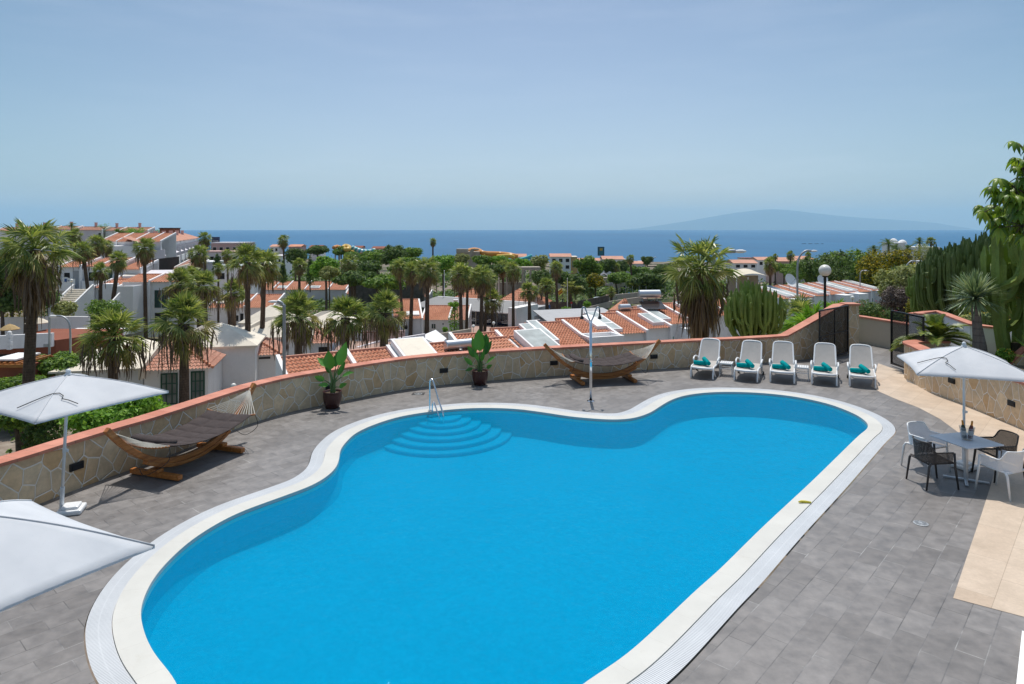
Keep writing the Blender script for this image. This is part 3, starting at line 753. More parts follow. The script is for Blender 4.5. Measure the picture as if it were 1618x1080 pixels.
# ---- parasols
def make_parasol(label, loc, apex_z, half_diag, ang, edge_z, base=True, rot_lean=0., cord=True, baseoff=(0,0), basesize=(.5,.5), lean=(0,0)):
    t = thing('parasol', label, 'parasol', loc, 0, 'square white parasols')
    LB = V((lean[0],lean[1],.05)); LT = V((0,0,apex_z-.03)); mb = MB(); mb.tube([LB, LT], .022, 12); obj('pole', mb, M['whitemetal'], t, smooth=True)
    mb = MB(); mb.tube([LB, LB.lerp(LT,.17)], .032, 12); obj('sleeve', mb, M['whitemetal'], t)
    mb = MB(); q = LB.lerp(LT,.44); mb.tube([q, LB.lerp(LT,.468)], .027, 12); mb.box(q+V((.035,0,.03)),(.05,.03,.04)); obj('collar', mb, M['whitemetal'], t)
    if base:
        mb = MB(); bx, by = baseoff[0]+lean[0], baseoff[1]+lean[1]; mb.box((bx,by,.04),(basesize[0],basesize[1],.08), ang); mb.box((bx,by,.10),(basesize[0]*.7,basesize[1]*.7,.05), ang); obj('base_block', mb, M['plastic'], t, bevel=.03)
        for k in range(4):
            mb = MB(); a = ang+R(45+90*k); mb.lathe([(.03,.001),(.03,.02)], 10, (bx+basesize[0]*.52*math.cos(a), by+basesize[1]*.52*math.sin(a), 0), True)
            obj('castor', mb, M['rubber'], t)
    cor = [V((half_diag*math.cos(ang+k*math.pi/2), half_diag*math.sin(ang+k*math.pi/2), edge_z)) for k in range(4)]
    ap = V((0,0,apex_z)); mb = MB()
    for k in range(4):
        A, B_ = cor[k], cor[(k+1) % 4]
        def pt(u, v, A=A, B_=B_):
            # v: apex -> edge, u: along the edge; cloth sags a little between the ribs and pulls in at the hem
            e = A.lerp(B_, u); p = ap.lerp(e, v)
            sag = 4*u*(1-u)
            p = p+(ap-e)*(.045*sag*v*v)*V((1,1,0)).length*0.6*0
            c = (ap-e); c.z = 0
            return p+c*(.05*sag*v*v)+V((0,0,-.03*sag*v*(1-v)*2+.035*math.sin(math.pi*v)))
        mb.grid(pt, 14, 12)
        # hem that turns down
        mb.grid(lambda u, v, A=A, B_=B_, pt=pt: pt(u,1.)+V((0,0,-.025*v)), 14, 1)
    obj('canopy', mb, M['canvas'], t, smooth=True, fix=True)
    for k in range(4):
        sm = MB(); c = cor[k]; sm.tube([ap.lerp(c, v)+V((0,0,.035*math.sin(math.pi*v)+.003)) for v in [q/10 for q in range(11)]], .008, 5); obj('rib_seam', sm, M['canvas'], t, smooth=True)
    mb = MB()
    for k in range(4):
        c = cor[k]; mb.tube([ap+V((0,0,-.06)), c+V((0,0,-.015))], .010, 6)
        mb.tube([V((0,0,edge_z-.10)), ap.lerp(c, .55)+V((0,0,-.035))], .009, 6)
    mb.tube([(0,0,edge_z-.14),(0,0,edge_z-.06)], .04, 10); obj('ribs', mb, M['whitemetal'], t)
    mb = MB(); mb.lathe([(.001,apex_z+.085),(.02,apex_z+.08),(.034,apex_z+.06),(.036,apex_z+.045),(.024,apex_z+.03),(.045,apex_z+.015),(.045,apex_z-.01)], 14); obj('finial', mb, M['whitemetal'], t, smooth=True)
    if cord:
        mb = MB(); c = cor[cord if cord is not True else 3]; b = cor[(cord if cord is not True else 3)-1]
        d = cor[((cord if cord is not True else 3)+1) % 4]
        def on(w, v): return ap.lerp(c.lerp(b, w) if w >= 0 else c.lerp(d, -w), v)+V((0,0,.035*math.sin(math.pi*v)+.012))
        mb.tube([on(.34,.86), on(.25,.72), on(.12,.58), on(0,.5), on(-.10,.52), on(-.16,.60), on(-.15,.66), on(-.22,.72), on(-.30,.84)], .0065, 5); obj('cord', mb, M['blackcord'], t)
    return t
make_parasol('white square parasol by the left wall beside the first hammock', V((-6.70,10.3,0)), 2.34, 1.37, R(17.5), 1.985, True, 0, 3, (.17,-.02), (.36,.36), (-.53,.65))
make_parasol('white square parasol reaching in from the near left corner', V((-4.62,5.72,0)), 2.17, 1.47, R(16), 1.70, True, 0, False)
make_parasol('white square parasol over the dining table', V((8.58,12.95,0)), 2.31, 1.36, R(25), 1.90, True, 0, 2, (.0,-.02), (.34,.34))

# ---- loungers
def make_lounger():
    t = thing('sun_lounger', '', 'sun lounger', (0,0,0), 0, 'white sun loungers in a row by the stone wall')
    w = .31
    mb = MB()
    prof = [(-.02,.02),(.0,.16),(.06,.29),(.16,.345),(.5,.335),(1.0,.33),(1.2,.33)]
    for s in (-1, 1):
        P = catmull([V((s*(w+.015), y, z)) for y, z in prof], 5); mb.tube(P, .026, 8, flat=1.2)
        mb.tube(catmull([V((s*(w+.015),.06,.29)), V((s*(w+.03),.20,.13)), V((s*(w+.03),.34,.02))], 5), .024, 8)
        mb.tube(catmull([V((s*(w+.015),1.2,.33)), V((s*(w+.03),1.18,.16)), V((s*(w+.03),1.26,.02))], 5), .024, 8)
    fr = [V((x, .03-.055*(1-(x/w)**2), .325)) for x in [(-1+2*k/12)*w for k in range(13)]]; mb.tube(fr, .032, 8)
    mb.tube([V((-w,1.2,.33)), V((w,1.2,.33))], .022, 8); obj('frame', mb, M['plastic'], t, smooth=True)
    mb = MB(); mb.grid(lambda u, v: V(((u-.5)*2*w*.97, .03+1.15*v-.03*(1-(2*u-1)**2)*(1-v), .352-.03*(1-(2*u-1)**2)*math.sin(math.pi*min(1,v+.15)))), 12, 14); obj('seat', mb, M['sling'], t, smooth=True)
    # backrest
    by, bz, a, Lb = 1.19, .345, R(50), .78
    def bk(u, v, off=0.): # u across -1..1, v 0..1 up
        sx = w*(1-.10*v)
        return V((u*sx, by+Lb*v*math.cos(a)-off*math.sin(a), bz+Lb*v*math.sin(a)+off*math.cos(a)))
    loop = [bk(-1,0),bk(-1,.4),bk(-1,.8),bk(-.96,.93),bk(-.78,1.0),bk(-.4,1.025),bk(0,1.03),bk(.4,1.025),bk(.78,1.0),bk(.96,.93),bk(1,.8),bk(1,.4),bk(1,0)]
    mb = MB(); mb.tube(catmull(loop, 4), .026, 8)
    mb.tube([bk(-.95,.55,-.05), V((-w*.9,1.62,.02))], .016, 6); mb.tube([bk(.95,.55,-.05), V((w*.9,1.62,.02))], .016, 6)
    bf = obj('back_frame', mb, M['plastic'], t, smooth=True)
    mb = MB(); mb.grid(lambda u, v: bk((2*u-1)*.97*(1 if v < .85 else 1-.12*((v-.85)/.15)**2), v*1.01, -.02*math.sin(math.pi*v)*(1-(2*u-1)**2)+.012), 10, 12); obj('backrest', mb, M['sling'], t, smooth=True)
    for s in (-1, 1):
        mb = MB(); P = catmull([V((s*(w+.03),.62,.34)), V((s*(w+.055),.66,.47)), V((s*(w+.06),.82,.515)), V((s*(w+.055),1.05,.505)), V((s*(w+.035),1.22,.45)), V((s*(w+.02),1.26,.40))], 5)
        mb.tube(P, .026, 8, flat=.8); obj('armrest', mb, M['plastic'], t, smooth=True)
        mb = MB(); c = V((s*(w+.06), 1.27, .05)); mb.tube([c-V((.02,0,0)), c+V((.02,0,0))], .055, 14); obj('wheel', mb, M['rubber'], t)
    return t
LDIR = V((.41,.912,0)); LROT = math.atan2(LDIR.y, LDIR.x)-math.pi/2
def make_roll():
    t = obj('rolled_towel', MB(), M['towel']); return t
def roll_mesh():
    mb = MB(); n = 22; prof = [(.001,-.20),(.03,-.203),(.058,-.20),(.067,-.185),(.069,0),(.067,.185),(.058,.20),(.03,.203),(.001,.20)]
    mb.lathe(prof, n); mb.tube([(0.062,0,-.195),(0.068,.012,0),(0.062,0,.195)], .010, 5)
    return mb.mesh('rolled_towel', M['towel'], True)
lproto = make_lounger(); RM = roll_mesh()
names5 = ['the leftmost, set farthest from the gate', 'just right of the first low table', 'the middle one of the five', 'just left of the open gate leaf', 'the rightmost, on the edge of the cream paving']
ords = ['first', 'second', 'third', 'fourth', 'fifth']
feet = [(1109,598.5),(1178.5,603),(1236,605.4),(1302.5,609),(1363,612.6)]
rng = random.Random(4)
for i, (px, py) in enumerate(feet):
    p = G(px, py); rz = LROT+R(rng.uniform(-2,2))
    lab = 'white sun lounger with taupe sling, '+names5[i]
    if i == 0: L_ = lproto; L_.location = p; L_.rotation_euler = (0,0,rz); L_['label'] = lab
    else: L_ = dup(lproto, p, rz, lab)
    m = Matrix.Rotation(rz, 3, 'Z')
    for k, (x, y, z, yaw, tilt) in enumerate(((-.10,.42,.405,R(84),0.), (.07,.40,.475,R(-32),R(14)))):
        o = put('rolled_towel', RM); q = p+m @ V((x+rng.uniform(-.02,.02), y, z)); o.location = q
        d = m @ V((math.sin(yaw), math.cos(yaw), math.sin(tilt)))
        o.rotation_euler = d.to_track_quat('Z', 'X').to_euler()
        tag(o, ('rolled teal towel lying flat across the %s lounger from the left' if k == 0 else 'rolled teal towel leaning on another roll on the %s lounger from the left') % ords[i], 'towel', 'rolled teal towels on the loungers')

def make_side_table():
    t = thing('side_table', '', 'table', (0,0,0), 0, 'low white tables between the loungers')
    mb = MB(); s = .38
    for k in range(6): mb.box((-s/2+.032+k*(s-.064)/5,0,.385),(.054,s,.02))
    mb.box((0,-s/2+.02,.365),(s,.03,.03)); mb.box((0,s/2-.02,.365),(s,.03,.03)); obj('table_top', mb, M['plastic'], t, bevel=.004)
    for sx in (-1,1):
        for sy in (-1,1):
            mb = MB(); mb.tube([(sx*.17,sy*.16,.36),(sx*.19,sy*.175,0)], .014, 8); obj('leg', mb, M['plastic'], t)
    mb = MB(); mb.tube([(-.175,-.165,.22),(.175,-.165,.22)], .011, 6); mb.tube([(-.175,.165,.22),(.175,.165,.22)], .011, 6); obj('stretcher', mb, M['plastic'], t)
    return t
s1 = make_side_table(); s1['label'] = 'low white slatted side table between the first two loungers on the left'; s1.location = G(1148,592); s1.rotation_euler = (0,0,LROT)
dup(s1, G(1267,599), LROT, 'low white slatted side table between the third and fourth loungers')

# ---- dining set
TC = V((8.17,12.28,0)); TR = R(14)
t = thing('dining_table', 'square pale grey pedestal dining table under the parasol', 'table', TC, TR)
mb = MB(); mb.box((0,0,.73),(.80,.80,.024)); obj('table_top', mb, plain('table_laminate',(.62,.64,.68),.4,0,.04), t, bevel=.008)
mb = MB(); mb.tube([(0,0,.03),(0,0,.715)], .038, 14); mb.box((0,0,.70),(.36,.36,.02)); obj('pedestal', mb, M['alu'], t)
mb = MB()
for k in range(4):
    a = R(45+90*k); mb.box((.17*math.cos(a),.17*math.sin(a),.028),(.36,.05,.03), a)
obj('base', mb, M['alu'], t, bevel=.008)
def make_net_chair(mat, leg):
    t = thing('armchair', '', 'chair', (0,0,0), 0, 'net back armchairs round the dining table')
    # seat faces +y ; back at -y
    mb = MB(); mb.grid(lambda u, v: V(((u-.5)*.46, (v-.5)*.46, .445-.018*math.sin(math.pi*u)*math.sin(math.pi*v)+.012*v)), 8, 8, lambda u, v: (u*.46, v*.46))
    obj('seat', mb, mat, t, smooth=True)
    def shell(u, v):  # u -1..1 around from one arm front to the other, v 0 bottom..1 top
        a = R(118)*u; s = abs(u)
        top = .80-.155*smooth01((s-.38)/.22)+.0*s
        bot = .45+.03*smooth01((s-.5)/.3)
        rx, ry = .265+.025*v, .245+.03*v
        x = rx*math.sin(a) if s < .72 else math.copysign(rx*math.sin(R(118)*.72)+.0, u)+0
        y = -ry*math.cos(a) if s < .72 else -ry*math.cos(R(118)*.72)+(s-.72)*.85
        if s >= .5: x = math.copysign(.262+.022*v, u) if s > .62 else x
        return V((x, y-.02, bot+(top-bot)*v))
    mb = MB(); mb.grid(lambda u, v: shell(2*u-1, v), 44, 8, lambda u, v: (u*1.5, v*.35)); bk = obj('back_shell', mb, mat, t, smooth=True)
    mb = MB(); mb.tube([shell(-1+2*k/44, 1.) for k in range(45)], .013, 7); obj('rim', mb, leg, t, smooth=True)
    mb = MB(); q = .225
    mb.tube([V((-q,-q,.44)),V((q,-q,.44)),V((q,q,.45)),V((-q,q,.45))], .018, 8, closed=True); obj('seat_frame', mb, leg, t, smooth=True)
    for sx in (-1,1):
        for sy in (-1,1):
            mb = MB(); top = .63 if sy > 0 else .46
            mb.tube([V((sx*.262, sy*.225 if sy > 0 else -.2, top)), V((sx*.265,sy*.235,.40)), V((sx*.275,sy*.29,0))], [.019,.021,.015], 8); obj('leg', mb, leg, t, smooth=True)
    return t
def place_chair(o, x, y, dx, dy): o.location = (x, y, 0); o.rotation_euler = (0,0,math.atan2(dy,dx)-math.pi/2)
cd = make_net_chair(M['darkplastic'], M['darkresin']); cd['label'] = 'dark brown net armchair nearest the pool, left of the dining table'; place_chair(cd, 7.46, 12.12, 1, .06)
c2 = dup(cd, (0,0,0), 0, 'dark brown net armchair right of the dining table by the wall'); place_chair(c2, 8.88, 12.46, -1, -.05)
cw = make_net_chair(M['whiteresinnet'], M['plastic']); cw['label'] = 'white net armchair in front of the dining table with its back to the viewer'; place_chair(cw, 8.42, 11.70, -.38, .93)
c4 = dup(cw, (0,0,0), 0, 'white net armchair behind the dining table facing the viewer'); place_chair(c4, 7.83, 12.92, .37, -.93)
# ice bucket and bottles
BK = TC+V((.02,.0,.743))
t = thing('ice_bucket', 'clear glass ice bucket holding two bottles on the dining table', 'ice bucket', BK)
mb = MB(); mb.lathe([(.001,.006),(.085,.006),(.092,.02),(.118,.21),(.128,.235)], 28); mb.lathe([(.122,.232),(.112,.21),(.088,.03),(.001,.022)], 28); obj('bowl', mb, M['clear'], t, smooth=True)
def bottle(label, loc, tilt, mat):
    t = thing('bottle', label, 'bottle', loc, 0, 'wine bottles in the ice bucket'); t.rotation_euler = tilt
    mb = MB(); mb.lathe([(.001,0),(.034,0),(.038,.008),(.038,.17),(.034,.20),(.018,.245),(.014,.27),(.014,.30)], 18); obj('glass_body', mb, mat, t, smooth=True)
    mb = MB(); mb.lathe([(.020,.235),(.0165,.265),(.0165,.318),(.001,.32)], 16); obj('foil_cap', mb, M['foil'], t, smooth=True)
    mb = MB(); mb.lathe([(.0388,.06),(.0388,.14)], 18); obj('label', mb, M['paperlabel'], t, smooth=True)
bottle('rose wine bottle with orange foil, right one in the ice bucket', BK+V((.045,-.01,.026)), (R(4),R(5),0), M['wine'])
bottle('dark wine bottle with orange foil, left one in the ice bucket', BK+V((-.045,.0,.026)), (R(-3),R(-5),0), M['wine2'])

# ---- pot plants
def paddle(mb, base, tip, width, nrm, droop=.1, n=10, split=None, rng=random):
    """one banana-like blade: folded along the midrib, edges slightly wavy"""
    ax = tip-base; L = ax.length; ax.normalize(); side = ax.cross(nrm).normalized(); up = side.cross(ax).normalized()
    prof = lambda s: max(0., math.sin(math.pi*min(1, s**.78)))**.85
    for sg in (-1, 1):
        rows = []
        for i in range(n+1):
            s = i/n; c = base+ax*L*s+up*(-droop*L*s*s)
            w = width*.5*prof(s) if 0 < s < 1 else .002
            e = c+side*sg*w+up*(w*.35+rng.uniform(-.01,.01))
            rows.append((c, c.lerp(e, .55)+up*(-.02*w), e))
        for i in range(n):
            for k in (0, 1):
                a, b, c_, d = rows[i][k], rows[i][k+1], rows[i+1][k+1], rows[i+1][k]
                mb.face((a, b, c_, d) if sg > 0 else (d, c_, b, a))
def pot_plant(label, loc, leaves, seed, ph=.42, pr=.235):
    rg = random.Random(seed)
    t = thing('pot_plant', label, 'plant', loc, 0, 'strelitzias in dark pots along the pool wall')
    mb = MB(); mb.lathe([(.001,.0),(.15,.0),(.165,.01),(.215,.16),(pr,.30),(pr-.005,ph-.02),(pr+.008,ph),(pr-.02,ph),(pr-.03,ph-.05),(pr-.03,ph-.06)], 30); obj('pot', mb, M['pot'], t, smooth=True)
    mb = MB(); mb.lathe([(.001,ph-.035),(pr-.025,ph-.05)], 20); obj('soil', mb, M['soil'], t)
    st = MB(); lf = MB()
    for (bx, bz, tx, tz, w, yb, yt) in leaves:
        root = V((rg.uniform(-.06,.06), rg.uniform(-.05,.05), ph-.05)); b = V((bx,yb,bz)); tp = V((tx,yt,tz))
        st.tube(catmull([root, root.lerp(b,.5)+V((-(bx)*.25,0,.06)), b], 6), [.022]*5+[.016]*4+[.012]*4, 7)
        nr = V((rg.uniform(-.3,.3),-1,.45)) if abs(tx-bx) < .25 else V((0,-.5,1))
        paddle(lf, b, tp, w*.84, nr, .05 if tz > bz else .12, 12, rng=rg)
    obj('stems', st, M['stem'], t, smooth=True); obj('leaves', lf, M['bigleaf'], t, smooth=True, fix=True)
pot_plant('strelitzia with broad paddle leaves in a dark pot nearest the first hammock', V((-4.55,17.28,0)), [
    (-.03,.98,-.08,1.46,.36,-.04,-.10),(.16,1.06,.34,1.66,.30,.02,.05),(-.14,1.02,-.40,1.25,.26,.05,.1),(.24,.78,.56,.93,.22,.0,-.1),(-.2,.70,-.44,.80,.17,0,-.05),(.2,.55,.42,.66,.15,-.1,-.22),(.05,1.0,.1,1.42,.25,.12,.3),(-.1,.85,-.22,1.22,.17,.1,.2),(.12,.8,.3,1.15,.16,.08,.12),(-.08,.6,-.3,.62,.14,-.08,-.2)], 3)
pot_plant('tall strelitzia with upright leaves in a dark pot near the pool steps', V((-.93,19.82,0)), [
    (.0,.98,-.04,1.62,.40,-.05,-.08),(.12,.86,.34,1.28,.2,.02,.05),(-.14,.8,-.36,1.12,.22,0,.0),(.18,.62,.46,.86,.17,-.03,-.1),(-.22,.58,-.46,.82,.17,-.05,-.1),(.2,.5,.36,.62,.13,-.1,-.2),(-.2,.5,-.42,.44,.12,-.1,-.15),(.1,1.0,.18,1.45,.26,.15,.25),(.04,1.05,.02,1.5,.26,.2,.35),(-.12,.9,-.24,1.38,.17,.06,.1),(.16,.95,.24,1.40,.16,.08,.1),(.05,.7,.12,1.05,.14,-.1,-.15),(-.05,.72,-.16,1.02,.14,-.1,-.14)], 8)

# ---- outdoor shower
sp = G(933.5,633.5)
t = thing('outdoor_shower', 'polished steel outdoor shower with two heads in front of the far hammock', 'shower', sp)
mb = MB(); mb.lathe([(.001,.0),(.10,.0),(.10,.012),(.05,.02),(.05,.03)], 24); obj('base_plate', mb, M['chrome'], t)
mb = MB(); mb.tube([(0,0,.01),(0,0,2.12)], .036, 16); obj('pole', mb, M['chrome'], t, smooth=True)
for s in (-1,1):
    mb = MB(); mb.tube(catmull([(0,0,2.08),(s*.07,0,2.22),(s*.13,0,2.40),(s*.17,0,2.47),(s*.215,0,2.46),(s*.23,0,2.40)], 5), .018, 8); obj('arm', mb, M['steel'], t, smooth=True)
    mb = MB(); mb.tube([(s*.23,0,2.41),(s*.235,0,2.22)], .02, 8); mb.lathe([(.001,0),(.05,0),(.045,.05),(.02,.09)], 14, (s*.235,0,2.16)); obj('shower_head', mb, M['black'], t, smooth=True)
mb = MB(); mb.tube([(.0,-.03,1.05),(0,-.08,1.05)], .012, 8); mb.tube([(-.035,-.08,1.05),(.035,-.08,1.05)], .011, 8); obj('tap', mb, M['chrome'], t)

# ---- pool handrail
a = G(679,650); b = G(705,662)
t = thing('pool_handrail', 'polished steel handrail bent over the pool steps', 'handrail', a, math.atan2(-.38,.42))
mb = MB(); mb.tube(catmull([(0,0,0),(0,0,.45),(.0,0,.72),(.03,0,.80),(.09,0,.80),(.15,0,.72),(.33,0,.32),(.45,0,.12),(.50,0,-.02),(.50,0,-.2)], 6), .021, 12); obj('tall_rail', mb, M['chrome'], t, smooth=True)
mb = MB(); mb.tube(catmull([(.07,.02,.0),(.07,.02,.15),(.10,.02,.235),(.15,.02,.22),(.28,.01,.02),(.42,.0,-.20)], 6), .019, 12); obj('short_rail', mb, M['chrome'], t, smooth=True)
mb = MB(); mb.lathe([(.04,.026),(.04,.04),(.02,.045)], 16); mb.lathe([(.035,.026),(.035,.04),(.02,.045)], 16, (.07,.02,0)); obj('flanges', mb, M['chrome'], t)
# ================================================================== vegetation
def fan_leaf(mb, base, d, pet, L, droop, nseg, spread, rg, twist=0., pw=.02, rag=.12):
    """fan palm leaf: stalk and a pleated fan whose finger tips hang"""
    d = d.normalized(); s = d.cross(V((0,0,1)))
    s = s.normalized() if s.length > .05 else V((1,0,0)); u = s.cross(d).normalized()
    if twist: q = Quaternion(d, twist); s = q @ s; u = q @ u
    hub = base+d*pet-V((0,0,droop*.25*pet))
    a, b = base, hub
    if pet > .05: mb.face((a-s*pw, a+s*pw, b+s*pw*.6, b-s*pw*.6)); mb.face((a-u*pw, a+u*pw, b+u*pw*.6, b-u*pw*.6))
    dirs = []
    for k in range(nseg+1):
        an = spread*(2*k/nseg-1); dirs.append((math.cos(an), math.sin(an)))
    for k in range(nseg):
        c0, s0 = dirs[k]; c1, s1 = dirs[k+1]; cm, sm = (c0+c1)/2, (s0+s1)/2
        Lk = L*(1-.25*abs(2*(k+.5)/nseg-1))*rg.uniform(1-rag, 1.+rag*.5); r1 = Lk*rg.uniform(.40,.52)
        z = (k % 2-.5)*.06*L
        p0 = hub+(d*c0+s*s0)*r1+u*(-z); p1 = hub+(d*c1+s*s1)*r1+u*z
        p0.z -= droop*r1*.22; p1.z -= droop*r1*.22
        tp = hub+(d*cm+s*sm)*Lk; tp.z -= droop*Lk*rg.uniform(.5,.95)
        mb.face((hub, p0.lerp(p1,.07), tp, p0.lerp(p1,.86)))
def dead_strip(mb, base, d, L, w, rg, out_=1.):
    """withered fan hanging down against the trunk"""
    n = 4; s = d.cross(V((0,0,1))).normalized(); p = base; out = []
    o_ = rg.uniform(.12,.34)*out_; pts = [base, base+d*o_*.7-V((0,0,L*.10)), base+d*o_-V((0,0,L*.45)), base+d*o_*rg.uniform(.7,1.1)-V((0,0,L))]
    for k in range(3):
        for j in (-1, 0, 1):
            wj = w*rg.uniform(.2,.5); o = s*(j*w*.55*(.3+.5*k))+V((rg.uniform(-.1,.1)*w, rg.uniform(-.1,.1)*w, 0))
            o2 = s*(j*w*.55*(.3+.5*(k+1)))+V((rg.uniform(-.2,.2)*w, rg.uniform(-.2,.2)*w, rg.uniform(-.12,.0)*L if k == 2 else 0))
            a, b = pts[k]+o, pts[k+1]+o2
            mb.face((a-s*wj, a+s*wj, b+s*wj*(.8 if k < 2 else .15), b-s*wj*(.8 if k < 2 else .15)))
def sph(rg, lo, hi):
    a = rg.uniform(0, 2*math.pi); e = R(rg.uniform(lo, hi)); return V((math.cos(a)*math.cos(e), math.sin(a)*math.cos(e), math.sin(e)))
def palm_meshes(seed, kind):
    """crown meshes of unit size (leaf reach about 1): green fans, ageing fans, dead skirt, hanging stalks"""
    rg = random.Random(seed); g, y, dd, st = MB(), MB(), MB(), MB()
    if kind == 'young':          # robust shorter palm: full round head, no skirt, dry flower stalks hanging far below
        for k in range(34): fan_leaf(g, V((0,0,.05)), sph(rg, 6, 86), rg.uniform(.36,.58), rg.uniform(.44,.60), rg.uniform(.15,.55), 22, R(105), rg, rg.uniform(-.7,.7), .016)
        for k in range(18): fan_leaf(g if k % 3 else y, V((0,0,0)), sph(rg, -26, 8), rg.uniform(.40,.58), rg.uniform(.42,.58), rg.uniform(.35,.75), 20, R(95), rg, rg.uniform(-.8,.8), .016)
        for k in range(9): fan_leaf(y, V((0,0,-.05)), sph(rg, -55, -15), rg.uniform(.35,.5), rg.uniform(.36,.5), rg.uniform(.55,.95), 18, R(85), rg, rg.uniform(-1,1), .016)
        for k in range(7): dead_strip(dd, V((0,0,-.1)), sph(rg, -10, 5), rg.uniform(.5,.9), .16, rg)
        for k in range(60):
            a = sph(rg, -25, 5); r = rg.uniform(.25,.98); p = V((a.x*r, a.y*r, rg.uniform(-.25,-.05))); q = [p]; w = rg.uniform(.008,.016); ln = rg.uniform(.45,1.25)
            for j in range(6): q.append(q[-1]+V((rg.uniform(-.03,.03), rg.uniform(-.03,.03), -ln/6)))
            st.tube(q, [w*.6,w,w*1.5,w*1.2,w*1.6,w,w*.4], 4, False)
            if rg.random() < .6: st.tube([q[3], q[3]+V((rg.uniform(-.06,.06), rg.uniform(-.06,.06), -.25))], w*.7, 3, False)
    else:                        # tall palm: smaller green head over a thick brown skirt
        n = 34 if kind == 'tall' else 30; ns = 15 if kind == 'tall' else 22
        for k in range(n): fan_leaf(g, V((0,0,.05)), sph(rg, 2 if kind == 'tall' else -6, 86 if kind == 'tall' else 74), rg.uniform(.34,.60) if kind == 'tall' else rg.uniform(.42,.66), rg.uniform(.42,.60), rg.uniform(.2,.75), ns, R(105), rg, rg.uniform(-1.,1.), .018)
        for k in range(18): fan_leaf(g if k % 5 < 3 else y, V((0,0,0)), sph(rg, -38, 5), rg.uniform(.3,.58), rg.uniform(.38,.54), rg.uniform(.45,.9), ns-2, R(92), rg, rg.uniform(-1,1), .018)
        for k in range(14): fan_leaf(y, V((0,0,-.1)), sph(rg, -62, -20), rg.uniform(.3,.5), rg.uniform(.34,.5), rg.uniform(.6,1.1), ns-4, R(70), rg, rg.uniform(-1,1), .018)
        for k in range(26 if kind == 'tall' else 34): fan_leaf(dd, V((0,0,rg.uniform(-.3,-.05))), sph(rg, -65 if kind == 'tall' else -75, -18 if kind == 'tall' else -30), rg.uniform(.18,.42), rg.uniform(.30,.48), rg.uniform(1.1,1.7), ns-4, R(66), rg, rg.uniform(-1.5,1.5), .016, .3)
        m, ln = (50, .85) if kind == 'tall' else (110, 1.35)
        for k in range(m): dead_strip(dd, V((0,0,rg.uniform(-.4,.0))), sph(rg, -40, 8), ln*rg.uniform(.3,1.)**1.3+.15, rg.uniform(.07,.15), rg, 1. if kind == 'tall' else .72)
        for k in range(44 if kind == 'big' else 18):
            a = sph(rg, -25, 5); r = rg.uniform(.2,.7); p = V((a.x*r, a.y*r, rg.uniform(-.6,-.2))); q = [p]; w = rg.uniform(.010,.02); l2 = rg.uniform(.4,1.2)
            for j in range(5): q.append(q[-1]+V((rg.uniform(-.03,.03), rg.uniform(-.03,.03), -l2/5)))
            st.tube(q, [w*.6,w,w*1.8,w*1.4,w*2,w*.4], 4, False)
    return dict(crown=g.mesh('palm_crown', M['palm']), old_fronds=y.mesh('palm_old_fronds', M['palmy']), dead_skirt=dd.mesh('palm_dead_skirt', M['palmdead']), dry_flower_stalks=st.mesh('palm_flower_stalks', M['stalks']))
PALMS = {'young': [palm_meshes(s, 'young') for s in (1,2,3)], 'tall': [palm_meshes(s, 'tall') for s in (11,12,13)], 'big': [palm_meshes(s, 'big') for s in (21,22)]}
pr = random.Random(77)
def palm(kind, px, py, D, rad_px, bx, by, tw_px, label, group, parts=4, skirt=1.):
    """hub of the crown at (px,py) seen at distance D; trunk foot below (bx, ground)"""
    hub = W(px, py, D); r = rad_px*D/FPX
    fx = W(bx, by, D); zb = terrain_z(fx.x, D)-.3
    k = (hub.z-zb)/max(.5, hub.z-fx.z); foot = V((hub.x+(fx.x-hub.x)*min(k,1.6), D, zb))
    t = thing('fan_palm', label, 'palm', foot, 0, group)
    h = hub-foot; tw = tw_px*D/FPX/2
    mb = MB(); n = 9; pts = []; rs = []
    for i in range(n+1):
        s = i/n; pts.append(V((h.x*(s+.12*math.sin(math.pi*s)*(1 if h.x > 0 else -1)*0), 0, h.z*s))); rs.append(tw*(1.35-.45*s) if s > .08 else tw*1.75)
    rs[-1] = tw*1.25; rs[-2] = tw*1.05
    mb.tube(pts, rs, 10); obj('trunk', mb, M['palmbark'], t, smooth=True)
    ms = pr.choice(PALMS[kind]); rz = pr.uniform(0, 6.28)
    for nm in ('crown', 'old_fronds', 'dead_skirt', 'dry_flower_stalks')[:parts]:  # the last part is the dry flower stalks hanging from the crown
        s = r*(1 if nm != 'dead_skirt' else skirt)
        put(nm, ms[nm], t, (h.x,0,h.z), rz, (r, r, s))
    return t
NEAR = 'stout fan palms just beyond the pool wall'
palm('young', 181, 533, 40, 58, 178, 600, 13, 'stout fan palm with hanging dry stalks, leftmost of the stout row', NEAR)
palm('young', 291, 512, 40, 56, 291, 640, 13, 'stout fan palm with hanging dry stalks beside the green-framed windows', NEAR)
palm('young', 471, 500, 47, 47, 472, 563, 12, 'stout fan palm in front of the cream roof, beside the near street lamp', NEAR)
palm('young', 546, 502, 47, 45, 545, 552, 12, 'stout fan palm over the first strelitzia, between two like it', NEAR)
palm('young', 609, 494, 47, 41, 605, 555, 12, 'stout fan palm rightmost of the row, left of the roof with the skylight', NEAR)
palm('young', 322, 452, 64, 33, 324, 505, 9, 'stout fan palm behind the row, left of the twin tall palms', 'fan palms behind the stout row')
palm('young', 284, 450, 66, 32, 286, 505, 8, 'stout fan palm behind the row, above the palm by the green windows', 'fan palms behind the stout row')
palm('young', 369, 463, 60, 27, 368, 512, 9, 'stout fan palm behind the row, just left of the twin tall palms', 'fan palms behind the stout row')
TALL = 'tall fan palms with brown skirts'
palm('big', 55, 395, 36, 62, 40, 705, 14, 'very tall leaning fan palm with heavy brown skirt at the far left', TALL)
